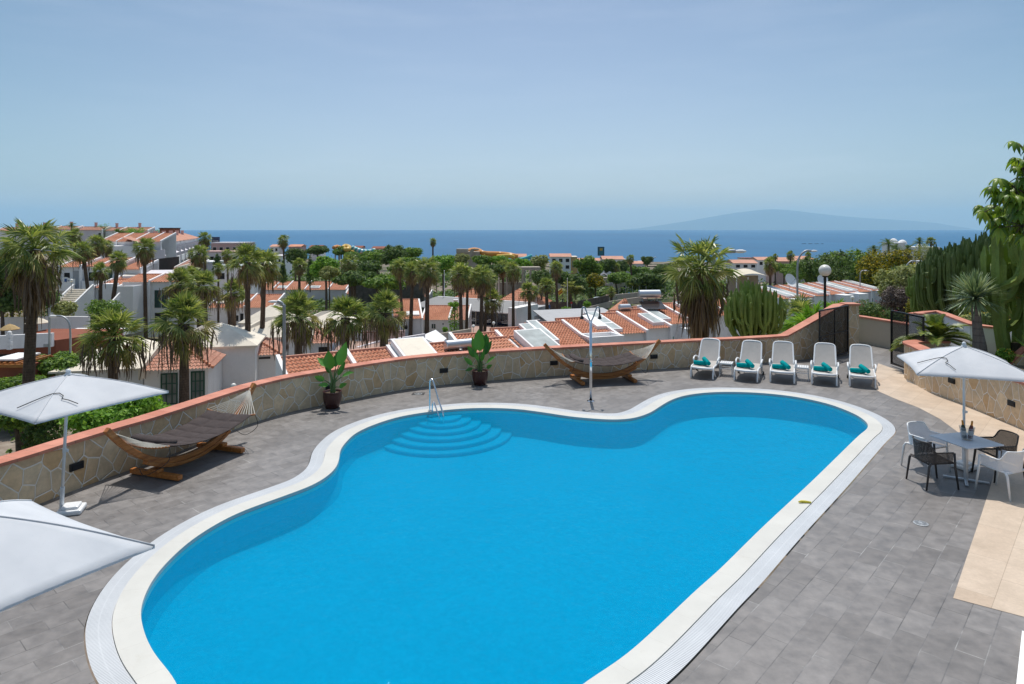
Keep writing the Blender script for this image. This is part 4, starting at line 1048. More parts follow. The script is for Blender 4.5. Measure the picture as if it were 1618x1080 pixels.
palm('tall', 391, 414, 52, 36, 392, 600, 8, 'tall fan palm with long bare trunk, left one of the twin tall palms', TALL, skirt=.85)
palm('tall', 418, 416, 56, 33, 414, 500, 7, 'tall fan palm, right one of the twin tall palms', TALL, skirt=.85)
palm('big', 1106, 425, 31, 68, 1112, 533, 10, 'tall fan palm with ragged brown skirt hanging over the townhouse roofs', TALL, skirt=1.25)
palm('tall', 228, 391, 66, 22, 230, 504, 5, 'slim tall fan palm with twin-looking head in front of the dark timber fence', TALL)
palm('tall', 131, 396, 75, 22, 143, 481, 5, 'tall fan palm with curved trunk in front of the stepped white flats', TALL, skirt=.6)
palm('tall', 187, 412, 72, 20, 175, 477, 6, 'tall fan palm leaning right by the white outside stairs', TALL, skirt=.6)
palm('tall', 159, 428, 68, 18, 159, 490, 5, 'shorter fan palm between two leaning palms by the white flats', TALL, skirt=.6)
palm('tall', 152, 384, 90, 19, 150, 440, 4, 'fan palm with bushy head behind the leaning palms', TALL)
palm('tall', 118, 371, 95, 15, 118, 430, 4, 'fan palm close behind the very tall leaning palm', TALL)
palm('tall', 170, 388, 94, 13, 170, 440, 4, 'small fan palm below the tiled roofs on the left hill', TALL)
palm('tall', 313, 401, 75, 20, 314, 445, 5, 'brown-skirted fan palm in front of the pink flats, left of the cypress', TALL)
palm('tall', 324, 376, 110, 14, 324, 440, 4, 'tall fan palm rising behind the brown-skirted one by the pink flats', TALL)
palm('tall', 345, 424, 0.1+72, 11, 345, 470, 3, 'small fan palm just right of the cypress', TALL, parts=3)
palm('tall', 359, 402, 95, 12, 361, 440, 3, 'slim fan palm between the cypress and the twin tall palms', TALL, parts=3)
palm('tall', 448, 379, 150, 12, 449, 442, 3, 'lone slim fan palm rising against the sea left of centre', TALL, parts=3)
palm('tall', 473, 418, 120, 15, 473, 450, 4, 'grey-green bushy fan palm below the lone slim palm', TALL, parts=3)
palm('tall', 552, 415, 95, 19, 558, 466, 4, 'brown-skirted fan palm in front of the water slide with yellow loops', TALL, parts=3)
MID = 'fan palms lining the shop forecourt'
palm('tall', 631, 421, 86, 18, 635, 480, 4, 'fan palm leftmost of the forecourt group', MID, skirt=.9)
palm('tall', 652, 428, 84, 20, 649, 516, 5, 'fan palm second from left in the forecourt group', MID, skirt=.9)
palm('tall', 676, 425, 80, 27, 674, 538, 6, 'largest brown-skirted fan palm of the forecourt group', MID, skirt=.9)
palm('tall', 727, 432, 82, 25, 729, 530, 5, 'dark-headed fan palm left of the pair by the shop windows', MID)
palm('tall', 739, 436, 86, 19, 737, 528, 4, 'fan palm half hidden behind the dark-headed one', MID)
palm('tall', 762, 436, 84, 25, 760, 522, 5, 'bright-headed fan palm in front of the shop windows', MID)
palm('tall', 771, 440, 88, 20, 766, 522, 4, 'fan palm with pale brown skirt behind the bright-headed one', MID)
palm('young', 778, 474, 86, 21, 779, 534, 5, 'short fan palm in front of the shop, shorter than its neighbours', MID)
palm('tall', 811, 425, 88, 18, 811, 514, 4, 'slim brown-skirted fan palm left of the concrete colonnade', MID)
palm('tall', 795, 421, 120, 15, 795, 470, 3, 'fan palm far behind the shop roof', MID, parts=3)
palm('young', 836, 459, 93, 19, 837, 512, 5, 'round-headed short fan palm in front of the colonnade', MID)
palm('young', 863, 451, 100, 17, 865, 502, 5, 'round-headed short fan palm left of the flagpoles', MID)
palm('tall', 878, 422, 112, 15, 881, 491, 4, 'brown-skirted fan palm behind the flag', MID)
palm('tall', 684, 381, 260, 7.5, 684, 420, 2.4, 'tiny tall palm standing alone above the water park greenery', 'far fan palms', parts=3)
FARP = 'far fan palms'
palm('tall', 996, 408, 190, 8.5, 1000, 471, 2.6, 'slim tall palm in front of the pink-roofed hotel', FARP, parts=3)
palm('tall', 974, 421, 200, 8, 976, 450, 2.4, 'palm below the pink-roofed hotel, left of the slim tall one', FARP, parts=3)
palm('young', 966, 461, 135, 9.5, 966, 478, 4, 'short palm by the clay court near the parked van', FARP, parts=2)
palm('young', 934, 462, 150, 9, 934, 480, 3, 'short palm left of the clay court', FARP, parts=2)
palm('tall', 984, 427, 240, 7, 984, 450, 2, 'palm among the trees below the hotel', FARP, parts=3)
palm('tall', 1217, 417, 105, 15, 1217, 470, 4, 'brown-skirted palm right of the cream tent', FARP, parts=3)
palm('tall', 1249, 403, 170, 9, 1249, 430, 3, 'slim palm between the tent and the right-hand street lamp', FARP, parts=2)
palm('tall', 1225, 405, 200, 6, 1225, 430, 2, 'small palm against the far pink houses', FARP, parts=2)
palm('tall', 1277, 403, 190, 7, 1277, 430, 2, 'small palm behind the tall right-hand street lamp', FARP, parts=2)
palm('young', 1471, 381, 150, 9, 1471, 402, 2.5, 'palm right of the white domed villa', FARP, parts=2)

# ---- feather palms and cycad
def feather(mb, base, d, L, arch, nl, ll, rg, w=.03, vee=.5):
    d = d.normalized(); s = d.cross(V((0,0,1)))
    s = s.normalized() if s.length > .05 else V((1,0,0)); pts = []
    for i in range(nl+1):
        t = i/nl; pts.append(base+d*L*t+V((0,0,-arch*L*t*t)))
    for i in range(nl):
        a, b = pts[i], pts[i+1]; t = (i+.5)/nl; dd = (b-a).normalized(); u = s.cross(dd).normalized(); r = .012*L*(1-t)+.003
        mb.face((a-s*r, a+s*r, b+s*r*.8, b-s*r*.8))
        if t < .12: continue
        l = ll*(math.sin(math.pi*min(1,(t-.05)*.95+.1))**.6)*rg.uniform(.9,1.1)
        for sg in (-1, 1):
            tip = a+s*sg*l*.86+dd*l*.5+u*l*vee-V((0,0,.1*l)); mb.face((a-dd*w*.5, tip, a+dd*w*.7) if sg > 0 else (a+dd*w*.7, tip, a-dd*w*.5))
def feather_palm(label, hub, r, trunk_h, n, seed, mat='palm', lo=-25, hi=85, arch=.55, nl=22, cat='palm', name='date_palm', group=None, tr=.12, bark='palmbark', ll=.24, w=.022):
    rg = random.Random(seed); t = thing(name, label, cat, hub-V((0,0,trunk_h)), 0, group); mb = MB()
    for k in range(n): feather(mb, V((0,0,trunk_h)), sph(rg, lo, hi), r*rg.uniform(.85,1.1), arch*rg.uniform(.7,1.2), nl, r*ll, rg, r*w*1.6)
    obj('crown', mb, M[mat], t)
    mb = MB(); mb.tube([(0,0,-.2),(0,0,trunk_h*.5),(0,0,trunk_h*.9),(0,0,trunk_h+.02)], [tr*1.1,tr,tr*1.15,tr*.7], 10); obj('trunk', mb, M[bark], t, smooth=True)
    return t
feather_palm('low cycad with glossy arching fronds behind the open gate leaf', W(1481,535,21.3), 1.28, .75, 38, 5, 'cycad', -14, 80, .42, 34, 'plant', 'cycad', None, .20, 'palmbark', .20, .02)
FP = 'feather palms'
feather_palm('grey-green feather palm on the left hill skyline', W(187,371,150), 2.6, 4, 34, 6, 'leafdark', -20, 85, .5, 14, group=FP)
feather_palm('small feather palm against the sky above the left hill roofs', W(113,357,165), 1.9, 5, 26, 7, 'leafdark', -20, 85, .6, 12, group=FP)
feather_palm('feather palm between the stout palms and the tiled row on the left', W(303,440,72), 2.4, 4, 34, 8, 'palm', -15, 85, .5, 18, group=FP)
for i, (px, py, D, r, lab) in enumerate([(1380,393,150,1.9,'low feather palm left of the domed villa'),(1404,386,150,2.6,'tallest feather palm beside the domed villa'),(1416,392,155,2.0,'feather palm between the tallest one and the white dome'),(1434,393,152,1.9,'feather palm in front of the white dome'),(1453,383,150,2.1,'feather palm just right of the white dome')]):
    feather_palm(lab, W(px,py,D), r, 5, 30, 30+i, 'leafdark', -25, 85, .55, 12, group='feather palms round the domed villa', tr=.2)
feather_palm('spreading feather palm by the flagpole', W(901,462,118), 3.4, 3.5, 34, 41, 'leafgrey', -15, 80, .5, 16, group=FP, tr=.3)
# young fan palm right behind the rising wall
def low_fan(label, hub, r, n, seed, mat, th):
    rg = random.Random(seed); t = thing('fan_palm', label, 'palm', hub-V((0,0,th)), 0, 'low green fan palms behind the rising wall'); mb = MB()
    for k in range(n): fan_leaf(mb, V((0,0,th)), sph(rg, -12, 80), r*rg.uniform(.4,.6), r*rg.uniform(.55,.7), .35, 17, R(105), rg, rg.uniform(-.6,.6), .02, .06)
    obj('crown', mb, M[mat], t); mb = MB(); mb.tube([(0,0,-.5),(0,0,th)], [.2,.16], 10); obj('trunk', mb, M['palmbark'], t)
low_fan('bright green low fan palm behind the rising stone wall', W(1283,521,28), 1.35, 26, 3, 'leafbright', 3.0)
low_fan('darker low fan palm peeping over the wall next to the bright one', W(1262,500,31), 1.15, 22, 4, 'palm', 3.0)
low_fan('low fan palm at the foot of the globe lamp', W(1322,498,31), .95, 20, 5, 'leafbright', 3.0)

# ---- broad-leaved trees
def tree_mesh(seed, lobes, nleaf, leaf, mat, flat=.0):
    rg = random.Random(seed); mb = MB(); vol = [l[1][0]*l[1][1]*l[1][2] for l in lobes]; tot = sum(v**.7 for v in vol)
    for (c, rad), v in zip(lobes, vol):
        c = V(c)
        for k in range(int(nleaf*v**.7/tot)):
            d = sph(rg, -40, 90) if rg.random() < .85 else sph(rg, -90, -30); rr = rg.uniform(.35,1.)**.45*rg.uniform(.9,1.1)
            bumpy = 1+.16*math.sin(d.x*7+seed)*math.sin(d.y*6)*1+.12*math.sin(d.z*9+c.x)
            p = c+V((d.x*rad[0], d.y*rad[1], d.z*rad[2]))*rr*bumpy
            n = (d+V((rg.gauss(0,.55), rg.gauss(0,.55), rg.gauss(.25,.5)))).normalized(); a = n.orthogonal().normalized()
            a = Quaternion(n, rg.uniform(0, 6.28)) @ a; b = n.cross(a); s = leaf*rg.uniform(.6,1.4)
            mb.face((p-a*s, p-b*s*.55+n*s*.15, p+a*s, p+b*s*.55+n*s*.15))
    return mb.mesh('crown', M[mat])
def lobes_for(seed, w, h, n=11):
    rg = random.Random(seed); L = [((0,0,0),(w*.62,w*.62,h*.75))]
    for k in range(n):
        a = 2*math.pi*k/n+rg.uniform(-.3,.3); q = rg.uniform(.45,.68); e = rg.uniform(-.35,.55)
        s = rg.uniform(.28,.46); L.append(((math.cos(a)*w*q, math.sin(a)*w*q, h*e),(w*s,w*s,h*s*1.1)))
    return L
def tree(label, px, py, D, wpx, hpx, mat, seed, leafs=2600, leaf=None, group=None, name='tree', cat='tree', foot=None, extra=None, n=11):
    """crown centre at (px,py), half width wpx, half height hpx (pixels of the photograph at distance D)"""
    wpx *= 1.12; hpx *= 1.08; leafs = int(leafs*2.2); c = W(px, py, D); w = wpx*D/FPX; h = hpx*D/FPX; zb = terrain_z(c.x, c.y)-.2 if foot is None else foot
    zb = min(zb, c.z-h*.9)
    low = cat in ('bush', 'shrub')
    t = thing(name, label, cat, (c.x, c.y, zb), 0, group)
    me = tree_mesh(seed, lobes_for(seed, w, h, n)+([((0,0,-(c.z-zb)*.5),(w*.85,w*.85,(c.z-zb)*.5))] if low else []), leafs, leaf or max(.06, w*.036), mat)
    put('crown', me, t, (0,0,c.z-zb))
    mb = MB(); rg = random.Random(seed+5); H = c.z-zb; tr = max(.05, w*.07)
    fork = V((rg.uniform(-.1,.1)*w, rg.uniform(-.1,.1)*w, max(.2, H-h*.75)))
    mb.tube(catmull([V((0,0,0)), fork*.5+V((w*.03,0,0)), fork], 4), [tr*1.3]*3+[tr]*3+[tr*.85]*3, 8)
    for k in range(6):
        a = rg.uniform(0,6.28); q = rg.uniform(.3,.6); e = V((math.cos(a)*w*q, math.sin(a)*w*q, H+h*rg.uniform(-.3,.4)))
        m = fork.lerp(e,.5)+V((0,0,.08*h)); mb.tube([fork, m, e], [tr*.75,tr*.5,tr*.22], 6)
    obj('trunk', mb, M['bark'], t, smooth=True)
    if extra:
        rg = random.Random(seed+9); mb = MB()
        for k in range(extra[1]):
            d = sph(rg, -20, 80); p = V((d.x*w*.95, d.y*w*.95, d.z*h*.95+H)); s = extra[2]*rg.uniform(.7,1.3)
            for j in range(4):
                q = p+V((rg.gauss(0,s), rg.gauss(0,s), rg.gauss(0,s))); a = sph(rg,-90,90)*s; b = a.orthogonal().normalized()*s
                mb.face((q-a, q-b*.6, q+a, q+b*.6))
        obj('blossom', mb, M[extra[0]], t)
    return t
RT = 'rounded trees on the right beyond the white terrace'
tree('dark green rounded tree at the right, directly behind the globe lamp', 1305,428,120, 44,30,'leafdark',101,3400,None,RT)
tree('broad dark green tree with a rounded top in the middle of the right-hand trees', 1355,428,135, 54,38,'leaf',102,4200,None,RT)
tree('mid green tree at the left end of the right-hand trees', 1280,430,140, 34,22,'leaf',103,2400,None,RT)
tree('tree covered in yellow blossom on the right', 1398,428,118, 42,35,'leafyellow',104,3800,None,RT)
tree('low dark tree under the yellow-blossomed one', 1378,446,132, 44,20,'leafdark',105,3000,None,RT)
tree('dark green tree between the yellow blossom and the grey-green bush', 1430,440,110, 24,24,'leafdark',106,2400,None,RT)
tree('pale grey-green feathery tree behind the beige alley wall', 1425,452,52, 38,34,'leafgrey',107,5200,.10,None)
tree('dry purple-brown shrub in front of the pale grey-green tree', 1426,480,46, 32,30,'leafdry',108,6000,.06,None,'shrub','shrub')
tree('yellowish-green shrub between the dry shrub and the cactus', 1447,494,42, 14,20,'leafyellow',118,1800,.06,None,'shrub','shrub')
tree('oleander hedge bush with red flowers beyond the beige wall', 1376,492,48, 34,17,'leafdark',109,3800,.07,None,'oleander','bush',None,('flowers',46,.045))
tree('oleander with red flowers beside the dry shrub', 1412,505,42, 18,14,'leafdark',110,2000,.06,None,'oleander','bush',None,('flowers',26,.045))
tree('oleander with red flowers between the two big cacti', 1497,478,33, 14,32,'leaf',111,2400,.05,None,'oleander','bush',.6,('flowers',46,.05))
tree('grey feathery tree in front of the domed villa', 1462,402,130, 18,16,'leafgrey',112,1800,None,None)
tree('low yellow-flowered shrubs in the bed below the dragon tree', 1556,508,25, 34,13,'leafgrey',113,2600,.05,None,'shrub','shrub',.7,('yflowers',46,.035))
tree('small yellow-flowered bush against the stone wall stub', 1590,562,19.8, 13,9,'leafbright',114,700,.045,None,'shrub','shrub',.55,('yflowers',24,.03))
tree('dry flowering bush in front of the tall cactus', 1600,490,26, 20,22,'leafdry',115,2200,.06,None,'shrub','shrub',.9,('yflowers',16,.04))
# lower garden on the left, beyond the pool wall
LG = 'green bushes in the lower garden on the left'
tree('bright green bush in the lower garden behind the first hammock', 178,652,31, 70,30,'leafbright',120,7500,.11,LG,'bush','bush')
tree('mid green bush below the white house at the end of the bright bush', 228,640,33, 22,22,'leafbright',121,2600,.09,LG,'bush','bush')
tree('small tree with open crown under the left parasol', 30,655,31, 48,26,'leaf',122,4200,.10,LG)
tree('dark bush behind the left parasol next to the palm trunk', 70,645,34, 34,24,'leafdark',123,3200,.10,LG,'bush','bush')
tree('green tree between the street lamps and the white house', 98,578,44, 44,20,'leaf',124,4800,.12,LG)
tree('low hedge bush along the lane by the palm trunk', 30,607,40, 40,14,'leaf',125,2600,.11,LG,'bush','bush')
tree('dark pine-like tree with layered branches at the far left', 40,470,60, 46,26,'leafdark',126,3600,.14,None)
tree('second dark layered tree at the far left edge', 4,440,58, 34,34,'leafdark',127,3200,.14,None)
tree('yellow-green shrubs on the terrace behind the white wall at the far left', 18,455,72, 34,12,'leafyellow',128,1800,.12,None,'shrub','shrub')
tree('rounded dark bush beside the outside stairs', 76,470,66, 14,14,'leaf',129,1500,.10,None,'bush','bush')
tree('pale bush at the foot of the outside stairs', 104,488,62, 18,12,'leafgrey',130,1900,.10,None,'bush','bush')
tree('green bush at the right of the outside stairs', 165,487,64, 26,15,'leaf',131,1700,.10,None,'bush','bush')
tree('round green tree on the left hill beside the tiled ridge', 213,368,160, 14,8,'leafbright',132,1300,None,None)
tree('tiny tree beside the dark box house on the left hill', 246,367,175, 6,5,'leafbright',133,500,None,None)
tree('broad-leaved banana clump on the left hill skyline', 165,358,165, 10,5,'leafbright',134,600,None,None,'bush','bush')
# tall narrow dark cypress
def cypress(label, px, py, D, wpx, hpx, seed, group=None):
    c = W(px,py,D); w = wpx*D/FPX; h = hpx*D/FPX; zb = c.z-h
    t = thing('cypress', label, 'tree', (c.x,c.y,zb), 0, group)
    put('crown', tree_mesh(seed, [((0,0,h*.55),(w,w,h*.6)),((0,0,h*1.1),(w*.8,w*.8,h*.6)),((0,0,h*1.55),(w*.5,w*.5,h*.5))], 1500, w*.16, 'leafdark'), t)
    mb = MB(); mb.tube([(0,0,-1),(0,0,h*1.7)], [w*.15,w*.04], 6); obj('trunk', mb, M['bark'], t)
cypress('narrow dark cypress in front of the pink flats', 343,419,105, 8,17,140)
cypress('narrow dark cypress left of the bright green tree', 447,430,110, 7,18,141)
cypress('dark cypress between two leafy trees near the water park', 490,428,115, 7,24,142)
WP = 'trees of the water park'
for i, (px,py,D,w_,h_,m,lab) in enumerate([
    (515,424,108,26,21,'leafbright','bright green broad tree left of the brown-skirted palm'),(468,405,150,18,14,'leafdark','dark tree behind the grey-green palm'),
    (520,432,96,16,13,'leafgrey','greyish bush in front of the bright green tree'),(575,424,120,28,14,'leafdark','dark tree below the water slide with yellow loops'),
    (596,408,150,26,14,'leaf','green tree right of the striped slide'),(622,405,140,22,17,'leafdark','dark tree behind the leftmost forecourt palms'),
    (648,400,150,20,10,'leaf','low green tree below the lone tiny palm'),(560,440,92,34,13,'leafdark','dark bushes on the rubble bank, left part'),
    (600,446,92,36,12,'leaf','green bushes on the rubble bank, right part'),(700,418,125,22,16,'leafbright','light green tree behind the largest forecourt palm'),
    (730,410,150,12,11,'leafgrey','spiky grey conifer-like tree beside the concrete tower'),(825,416,140,14,8,'leafbright','light green tree above the colonnade'),
    (848,416,150,18,13,'leafgrey','grey-green tree right of the colonnade'),(762,411,172,16,9,'leaf','leafy tree under the orange slide, left one'),(793,412,172,18,9,'leafbright','bright leafy tree under the orange slide, right one'),(560,405,200,16,8,'leaf','leafy tree below the striped slide'),(585,404,205,14,7,'leafdark','dark tree at the right end of the striped slide'),(930,424,165,24,18,'leaf','round willow-like green tree below the hotel'),
    (958,420,200,16,12,'leafdark','dark tree in front of the hotel wing'),(910,450,120,20,18,'leafdark','dark tree behind the flagpoles'),
    (940,444,150,18,13,'leafyellow','yellow-green tree left of the clay court'),(1020,447,160,32,16,'leafdark','dark broad tree left of the brown-skirted big palm'),
    (1012,432,210,18,12,'leaf','green tree behind the dark broad one'),(1046,426,220,16,9,'leafdark','dark tree below the cream sail canopy'),
    (985,420,230,12,10,'leafdark','dark tree right of the slim tall palm'),(1022,413,260,10,8,'leafdark','dark conifer at the right end of the hotel'),
    (500,396,220,18,8,'leafdark','far dark tree left of the slides'),(540,396,230,14,8,'leaf','far green tree just left of the yellow slide loops'),
    (1238,424,170,16,8,'leaf','low green tree behind the brown-skirted palm on the right'),(1252,434,120,18,9,'leaf','green bush behind the satellite dish'),
    (638,420,118,26,13,'leaf','leafy tree behind the first forecourt palms'),(770,430,118,26,12,'leafdark','dark tree behind the hip-roofed building'),(855,440,112,16,14,'leafdark','dark tree under the colonnade wall'),
    (888,440,125,14,12,'leafdark','dark tree between the flagpoles'),(975,440,170,18,10,'leaf','green tree behind the clay court')]):
    tree(lab, px,py,D,w_,h_,m,200+i,int(1500+w_*36),max(.12, w_*D/FPX*.075),WP,n=8)
BU = 'small bushes by the road'
for i, (px,py,D,w_,h_,lab) in enumerate([(895,490,98,8,6,'small round bush beside the road, left of the shower heads'),(928,480,112,6,6,'small bush just left of the parked van'),(718,481,84,10,4.5,'bush on the terrace in front of the shop'),(703,520,72,4,3,'tiny bush by the white gable house')]):
    tree(lab, px,py,D,w_,h_,'leafbright',300+i,700,.1,BU,'bush','bush')

# ---- candelabra cacti
def cactus(label, px0, px1, ytop, ybase, D, ncol, seed, mat, rad, spread=.5, zb=None, depth=None, profile=None):
    rg = random.Random(seed); a, b = W(px0, ybase, D), W(px1, ybase, D); top = W((px0+px1)/2, ytop, D).z
    z0 = a.z if zb is None else zb; H = top-z0; w = (b.x-a.x)/2; dp = depth or w*.7
    t = thing('candelabra_cactus', label, 'cactus', ((a.x+b.x)/2, D, z0), 0, 'candelabra cacti'); mb = MB()
    nl = max(5, ncol//5)
    for k in range(nl):
        # a main limb leaves the foot, leans out and divides into upright candles near its top
        an = 2.4*k; q = math.sqrt((k+.5)/nl); u, v = q*math.cos(an), q*math.sin(an)
        hh = H*(profile(u) if profile else (1-.30*u*u))*rg.uniform(.80,1.0); x1, y1 = u*w*.93, v*dp*.93; bx, by = u*w*spread, v*dp*spread; r = rad*rg.uniform(.95,1.25)
        P = catmull([V((bx*.7,by*.7,0)), V((bx+(x1-bx)*.5, by+(y1-by)*.5, hh*.16)), V((x1*.96,y1*.96,hh*.42)), V((x1,y1,hh*.75)), V((x1,y1,hh))], 3); n = len(P); rs = [r*(1+.09*math.sin(i*2.1+k)) for i in range(n)]; rs[-1] = r*.35
        mb.tube(P, rs, 10, True, star=.36)
        for j in range(4):
            i = rg.randrange(n//3, n-3); o = P[i]; a2 = rg.uniform(0,6.28); qv = V((math.cos(a2), math.sin(a2)*.8, 0))*r*rg.uniform(2.2,4.2); top_ = min(H*(profile(u) if profile else 1.), hh*rg.uniform(.82,1.06)); l = top_-o.z
            if l < .1: continue
            B = catmull([o, o+qv*.75+V((0,0,l*.14)), o+qv+V((0,0,l*.45)), o+qv*1.06+V((0,0,l))], 3); r2 = r*rg.uniform(.72,.92); mb.tube(B, [r2*(1+.08*math.sin(m*2.3+j)) for m in range(len(B)-1)]+[r2*.3], 10, True, star=.36)
    obj('columns', mb, M[mat], t)
    mb = MB(); mb.tube([(0,0,-2.5),(0,0,H*.12)], [w*.22,w*.16], 10); obj('trunk', mb, M['bark'], t)
    return t
cactus('bright green candelabra cactus standing behind the wall above the loungers', 1140,1240,444,540,27.5,150,1,'cactus',.066, .26, W(1,545,27.5).z, 1.0)
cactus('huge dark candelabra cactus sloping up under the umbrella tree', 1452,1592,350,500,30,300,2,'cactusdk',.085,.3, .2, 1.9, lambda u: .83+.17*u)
cactus('mid green candelabra cactus left of the huge dark one', 1436,1496,428,520,31,110,3,'cactus',.06,.25, .0, .9, lambda u: 1-.12*u*u)
cactus('tall thick-stemmed candelabra cactus at the right edge', 1562,1650,350,545,20.5,34,4,'cactus',.15,.62,.6,.8, lambda u: 1.)
cactus('rounded pale green cactus behind the dragon tree', 1513,1564,428,500,27,60,5,'cactus',.05,.35,.6,.6, lambda u: 1-.25*u*u)
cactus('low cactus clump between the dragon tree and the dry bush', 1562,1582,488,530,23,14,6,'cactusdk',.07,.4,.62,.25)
# ---- dragon tree
def dragon(label, hub, foot, r):
    rg = random.Random(9); t = thing('dragon_tree', label, 'tree', foot); h = hub-foot; mb = MB()
    for k in range(330):
        d = sph(rg, -28, 88); s = d.cross(V((0,0,1))); s = s.normalized() if s.length > .05 else V((1,0,0)); L = r*rg.uniform(.8,1.1)
        c = h+V((0,0,.05)); w = .024; m = c+d*L*.45; m2 = c+d*L*.8-V((0,0,.05*L)); e = c+d*L-V((0,0,L*rg.uniform(.05,.16)))
        mb.face((c-s*w*.6, c+s*w*.6, m+s*w, m-s*w)); mb.face((m-s*w, m+s*w, m2+s*w*.6, m2-s*w*.6)); mb.face((m2-s*w*.6, m2+s*w*.6, e))
    obj('crown', mb, M['dragon'], t)
    mb = MB(); mb.tube(catmull([V((0,0,0)), V((-.03,0,h.z*.3)), V((h.x*.7,0,h.z*.65)), h], 5), [.215]*3+[.20,.19,.18,.165,.15,.14,.13,.125,.12,.115,.11,.10,.09][:13], 14); obj('trunk', mb, M['palebark'], t, smooth=True)
dragon('grey-green dragon tree with a round head of sword leaves behind the dining parasol', W(1541,473,20.2), V((W(1549,560,20.2).x,20.2,.55)), .94)
# ---- umbrella tree leaning in at the upper right
def umbrella_tree(label):
    rg = random.Random(31); base = V((14.6,17.2,.6)); t = thing('umbrella_tree', label, 'tree', base); lf = MB(); st = MB()
    D = 17.
    hubs = [W(p[0]+24, p[1]+4, D+rg.uniform(-1.2,1.2)) for p in [(1612,240),(1592,262),(1618,268),(1600,285),(1578,290),(1625,295),(1586,312),(1607,318),(1568,312),(1640,320),(1628,340),(1598,335),(1575,332),(1612,355),(1650,290),(1640,255),(1590,352),(1660,340),(1640,365),(1618,300),(1604,262),(1602,300),(1630,318),(1580,345),(1668,270),(1680,310),(1565,330)]]
    fork = V((W(1660,400,D).x, D, W(1660,400,D).z))
    st.tube(catmull([base-base, V((.2,-.1,2.0)), fork-base], 5), [.14]*6+[.11]*5, 10)
    for hb in hubs:
        m = fork.lerp(hb,.55)+V((rg.uniform(-.1,.1),0,-.1)); st.tube(catmull([fork-base, m-base, hb-base], 4), [.045]*4+[.03]*3+[.018]*2, 6)
        for c in range(8):
            n = rg.randint(8,11); ax = (V((rg.gauss(0,.5), rg.gauss(-.25,.5), 1))).normalized(); a0 = ax.orthogonal().normalized()
            hc = hb+V((rg.uniform(-.42,.42), rg.uniform(-.42,.42), rg.uniform(-.32,.32)))
            st.tube([hb-base, hc-base], .012, 4)
            for k in range(n):
                d = Quaternion(ax, 2*math.pi*k/n+rg.uniform(-.15,.15)) @ a0; L = rg.uniform(.24,.38); s = d.cross(ax).normalized(); w = .056; rows = []
                for i in range(6):
                    q = i/5; p = hc-base+d*L*(.12+.88*q*(1-.25*q))+V((0,0,-L*.75*q*q)); ww = w*math.sin(math.pi*(.08+.92*q)**.8 if q < 1 else math.pi)*1.0; rows.append((p-s*ww-ax*.02*(1 if 0 < i < 5 else 0), p+ax*.012, p+s*ww-ax*.02*(1 if 0 < i < 5 else 0)))
                for i in range(5):
                    for j in (0,1): lf.face((rows[i][j], rows[i][j+1], rows[i+1][j+1], rows[i+1][j]))
    obj('crown', lf, M['scheff'], t, smooth=True, fix=True); obj('trunk', st, M['bark'], t, smooth=True)
umbrella_tree('umbrella tree with drooping glossy leaflets above the cacti at the upper right')
# aloe-like spikes at the very right edge
rg = random.Random(12); t = thing('agave', 'spiky green plant poking in at the right edge above the white wall', 'plant', V((W(1640,560,19).x,19,.6))); mb = MB()
for k in range(26):
    d = sph(rg, 10, 75); s = d.cross(V((0,0,1))).normalized(); L = rg.uniform(.8,1.35); w = .045; m = d*L*.5; e = d*L-V((0,0,.15*L)); c = V((0,0,.2))
    mb.face((c-s*w, c+s*w, c+m+s*w, c+m-s*w)); mb.face((c+m-s*w, c+m+s*w, c+e))
obj('leaves', mb, M['leaf'], t)
# ground cover that reads as one mass between the houses and the coast
def cover(name, label, cells, seed, mat, leaf):
    rg = random.Random(seed); mb = MB()
    for (px, py, D, w_, h_, nn) in cells:
        for k in range(nn//26):
            x = px+rg.gauss(0, w_*.5); dd = D*rg.uniform(.88,1.14); p = W(x, 0, dd); r = h_*rg.uniform(.35,.8)
            for j in range(26):
                d = sph(rg, 0, 90); rr = rg.uniform(.6,1.); q = V((p.x+d.x*r*1.3*rr, dd+d.y*r*1.3*rr, 0)); q.z = terrain_z(q.x, q.y)+d.z*r*rr
                n = (d+V((rg.gauss(0,.4), rg.gauss(0,.4), rg.gauss(.2,.4)))).normalized(); a = n.orthogonal().normalized(); b = n.cross(a); s = leaf*rg.uniform(.6,1.4)*(dd/120)
                mb.face((q-a*s, q-b*s*.6, q+a*s, q+b*s*.6))
    tag(obj(name, mb, M[mat]), label, 'undergrowth', kind='stuff')
cover('undergrowth', 'dark low greenery between the village and the sea', [(480,0,140,120,2.6,5200),(600,0,120,130,2.4,6000),(700,0,150,120,3.,5200),(850,0,140,120,3.,5200),(960,0,190,120,3.8,5200),(1050,0,230,100,4.,4000),(560,0,240,180,5.,4400),(800,0,300,220,6.,5200),(1230,0,190,140,4.,4000),(1330,0,110,110,2.2,3600),(1420,0,100,80,2.6,3000),(420,0,200,90,5.,3000)], 5, 'leafdark', .33)
cover('undergrowth', 'light green low plants along the village edge', [(520,0,105,110,1.0,1400),(620,0,98,90,.8,1200),(930,0,125,80,1.2,1000),(1350,0,70,60,.9,1000),(60,0,62,60,.5,800),(170,0,64,60,.4,600),(40,0,34,60,.3,700),(150,0,32,60,.25,700)], 6, 'leaf', .26)
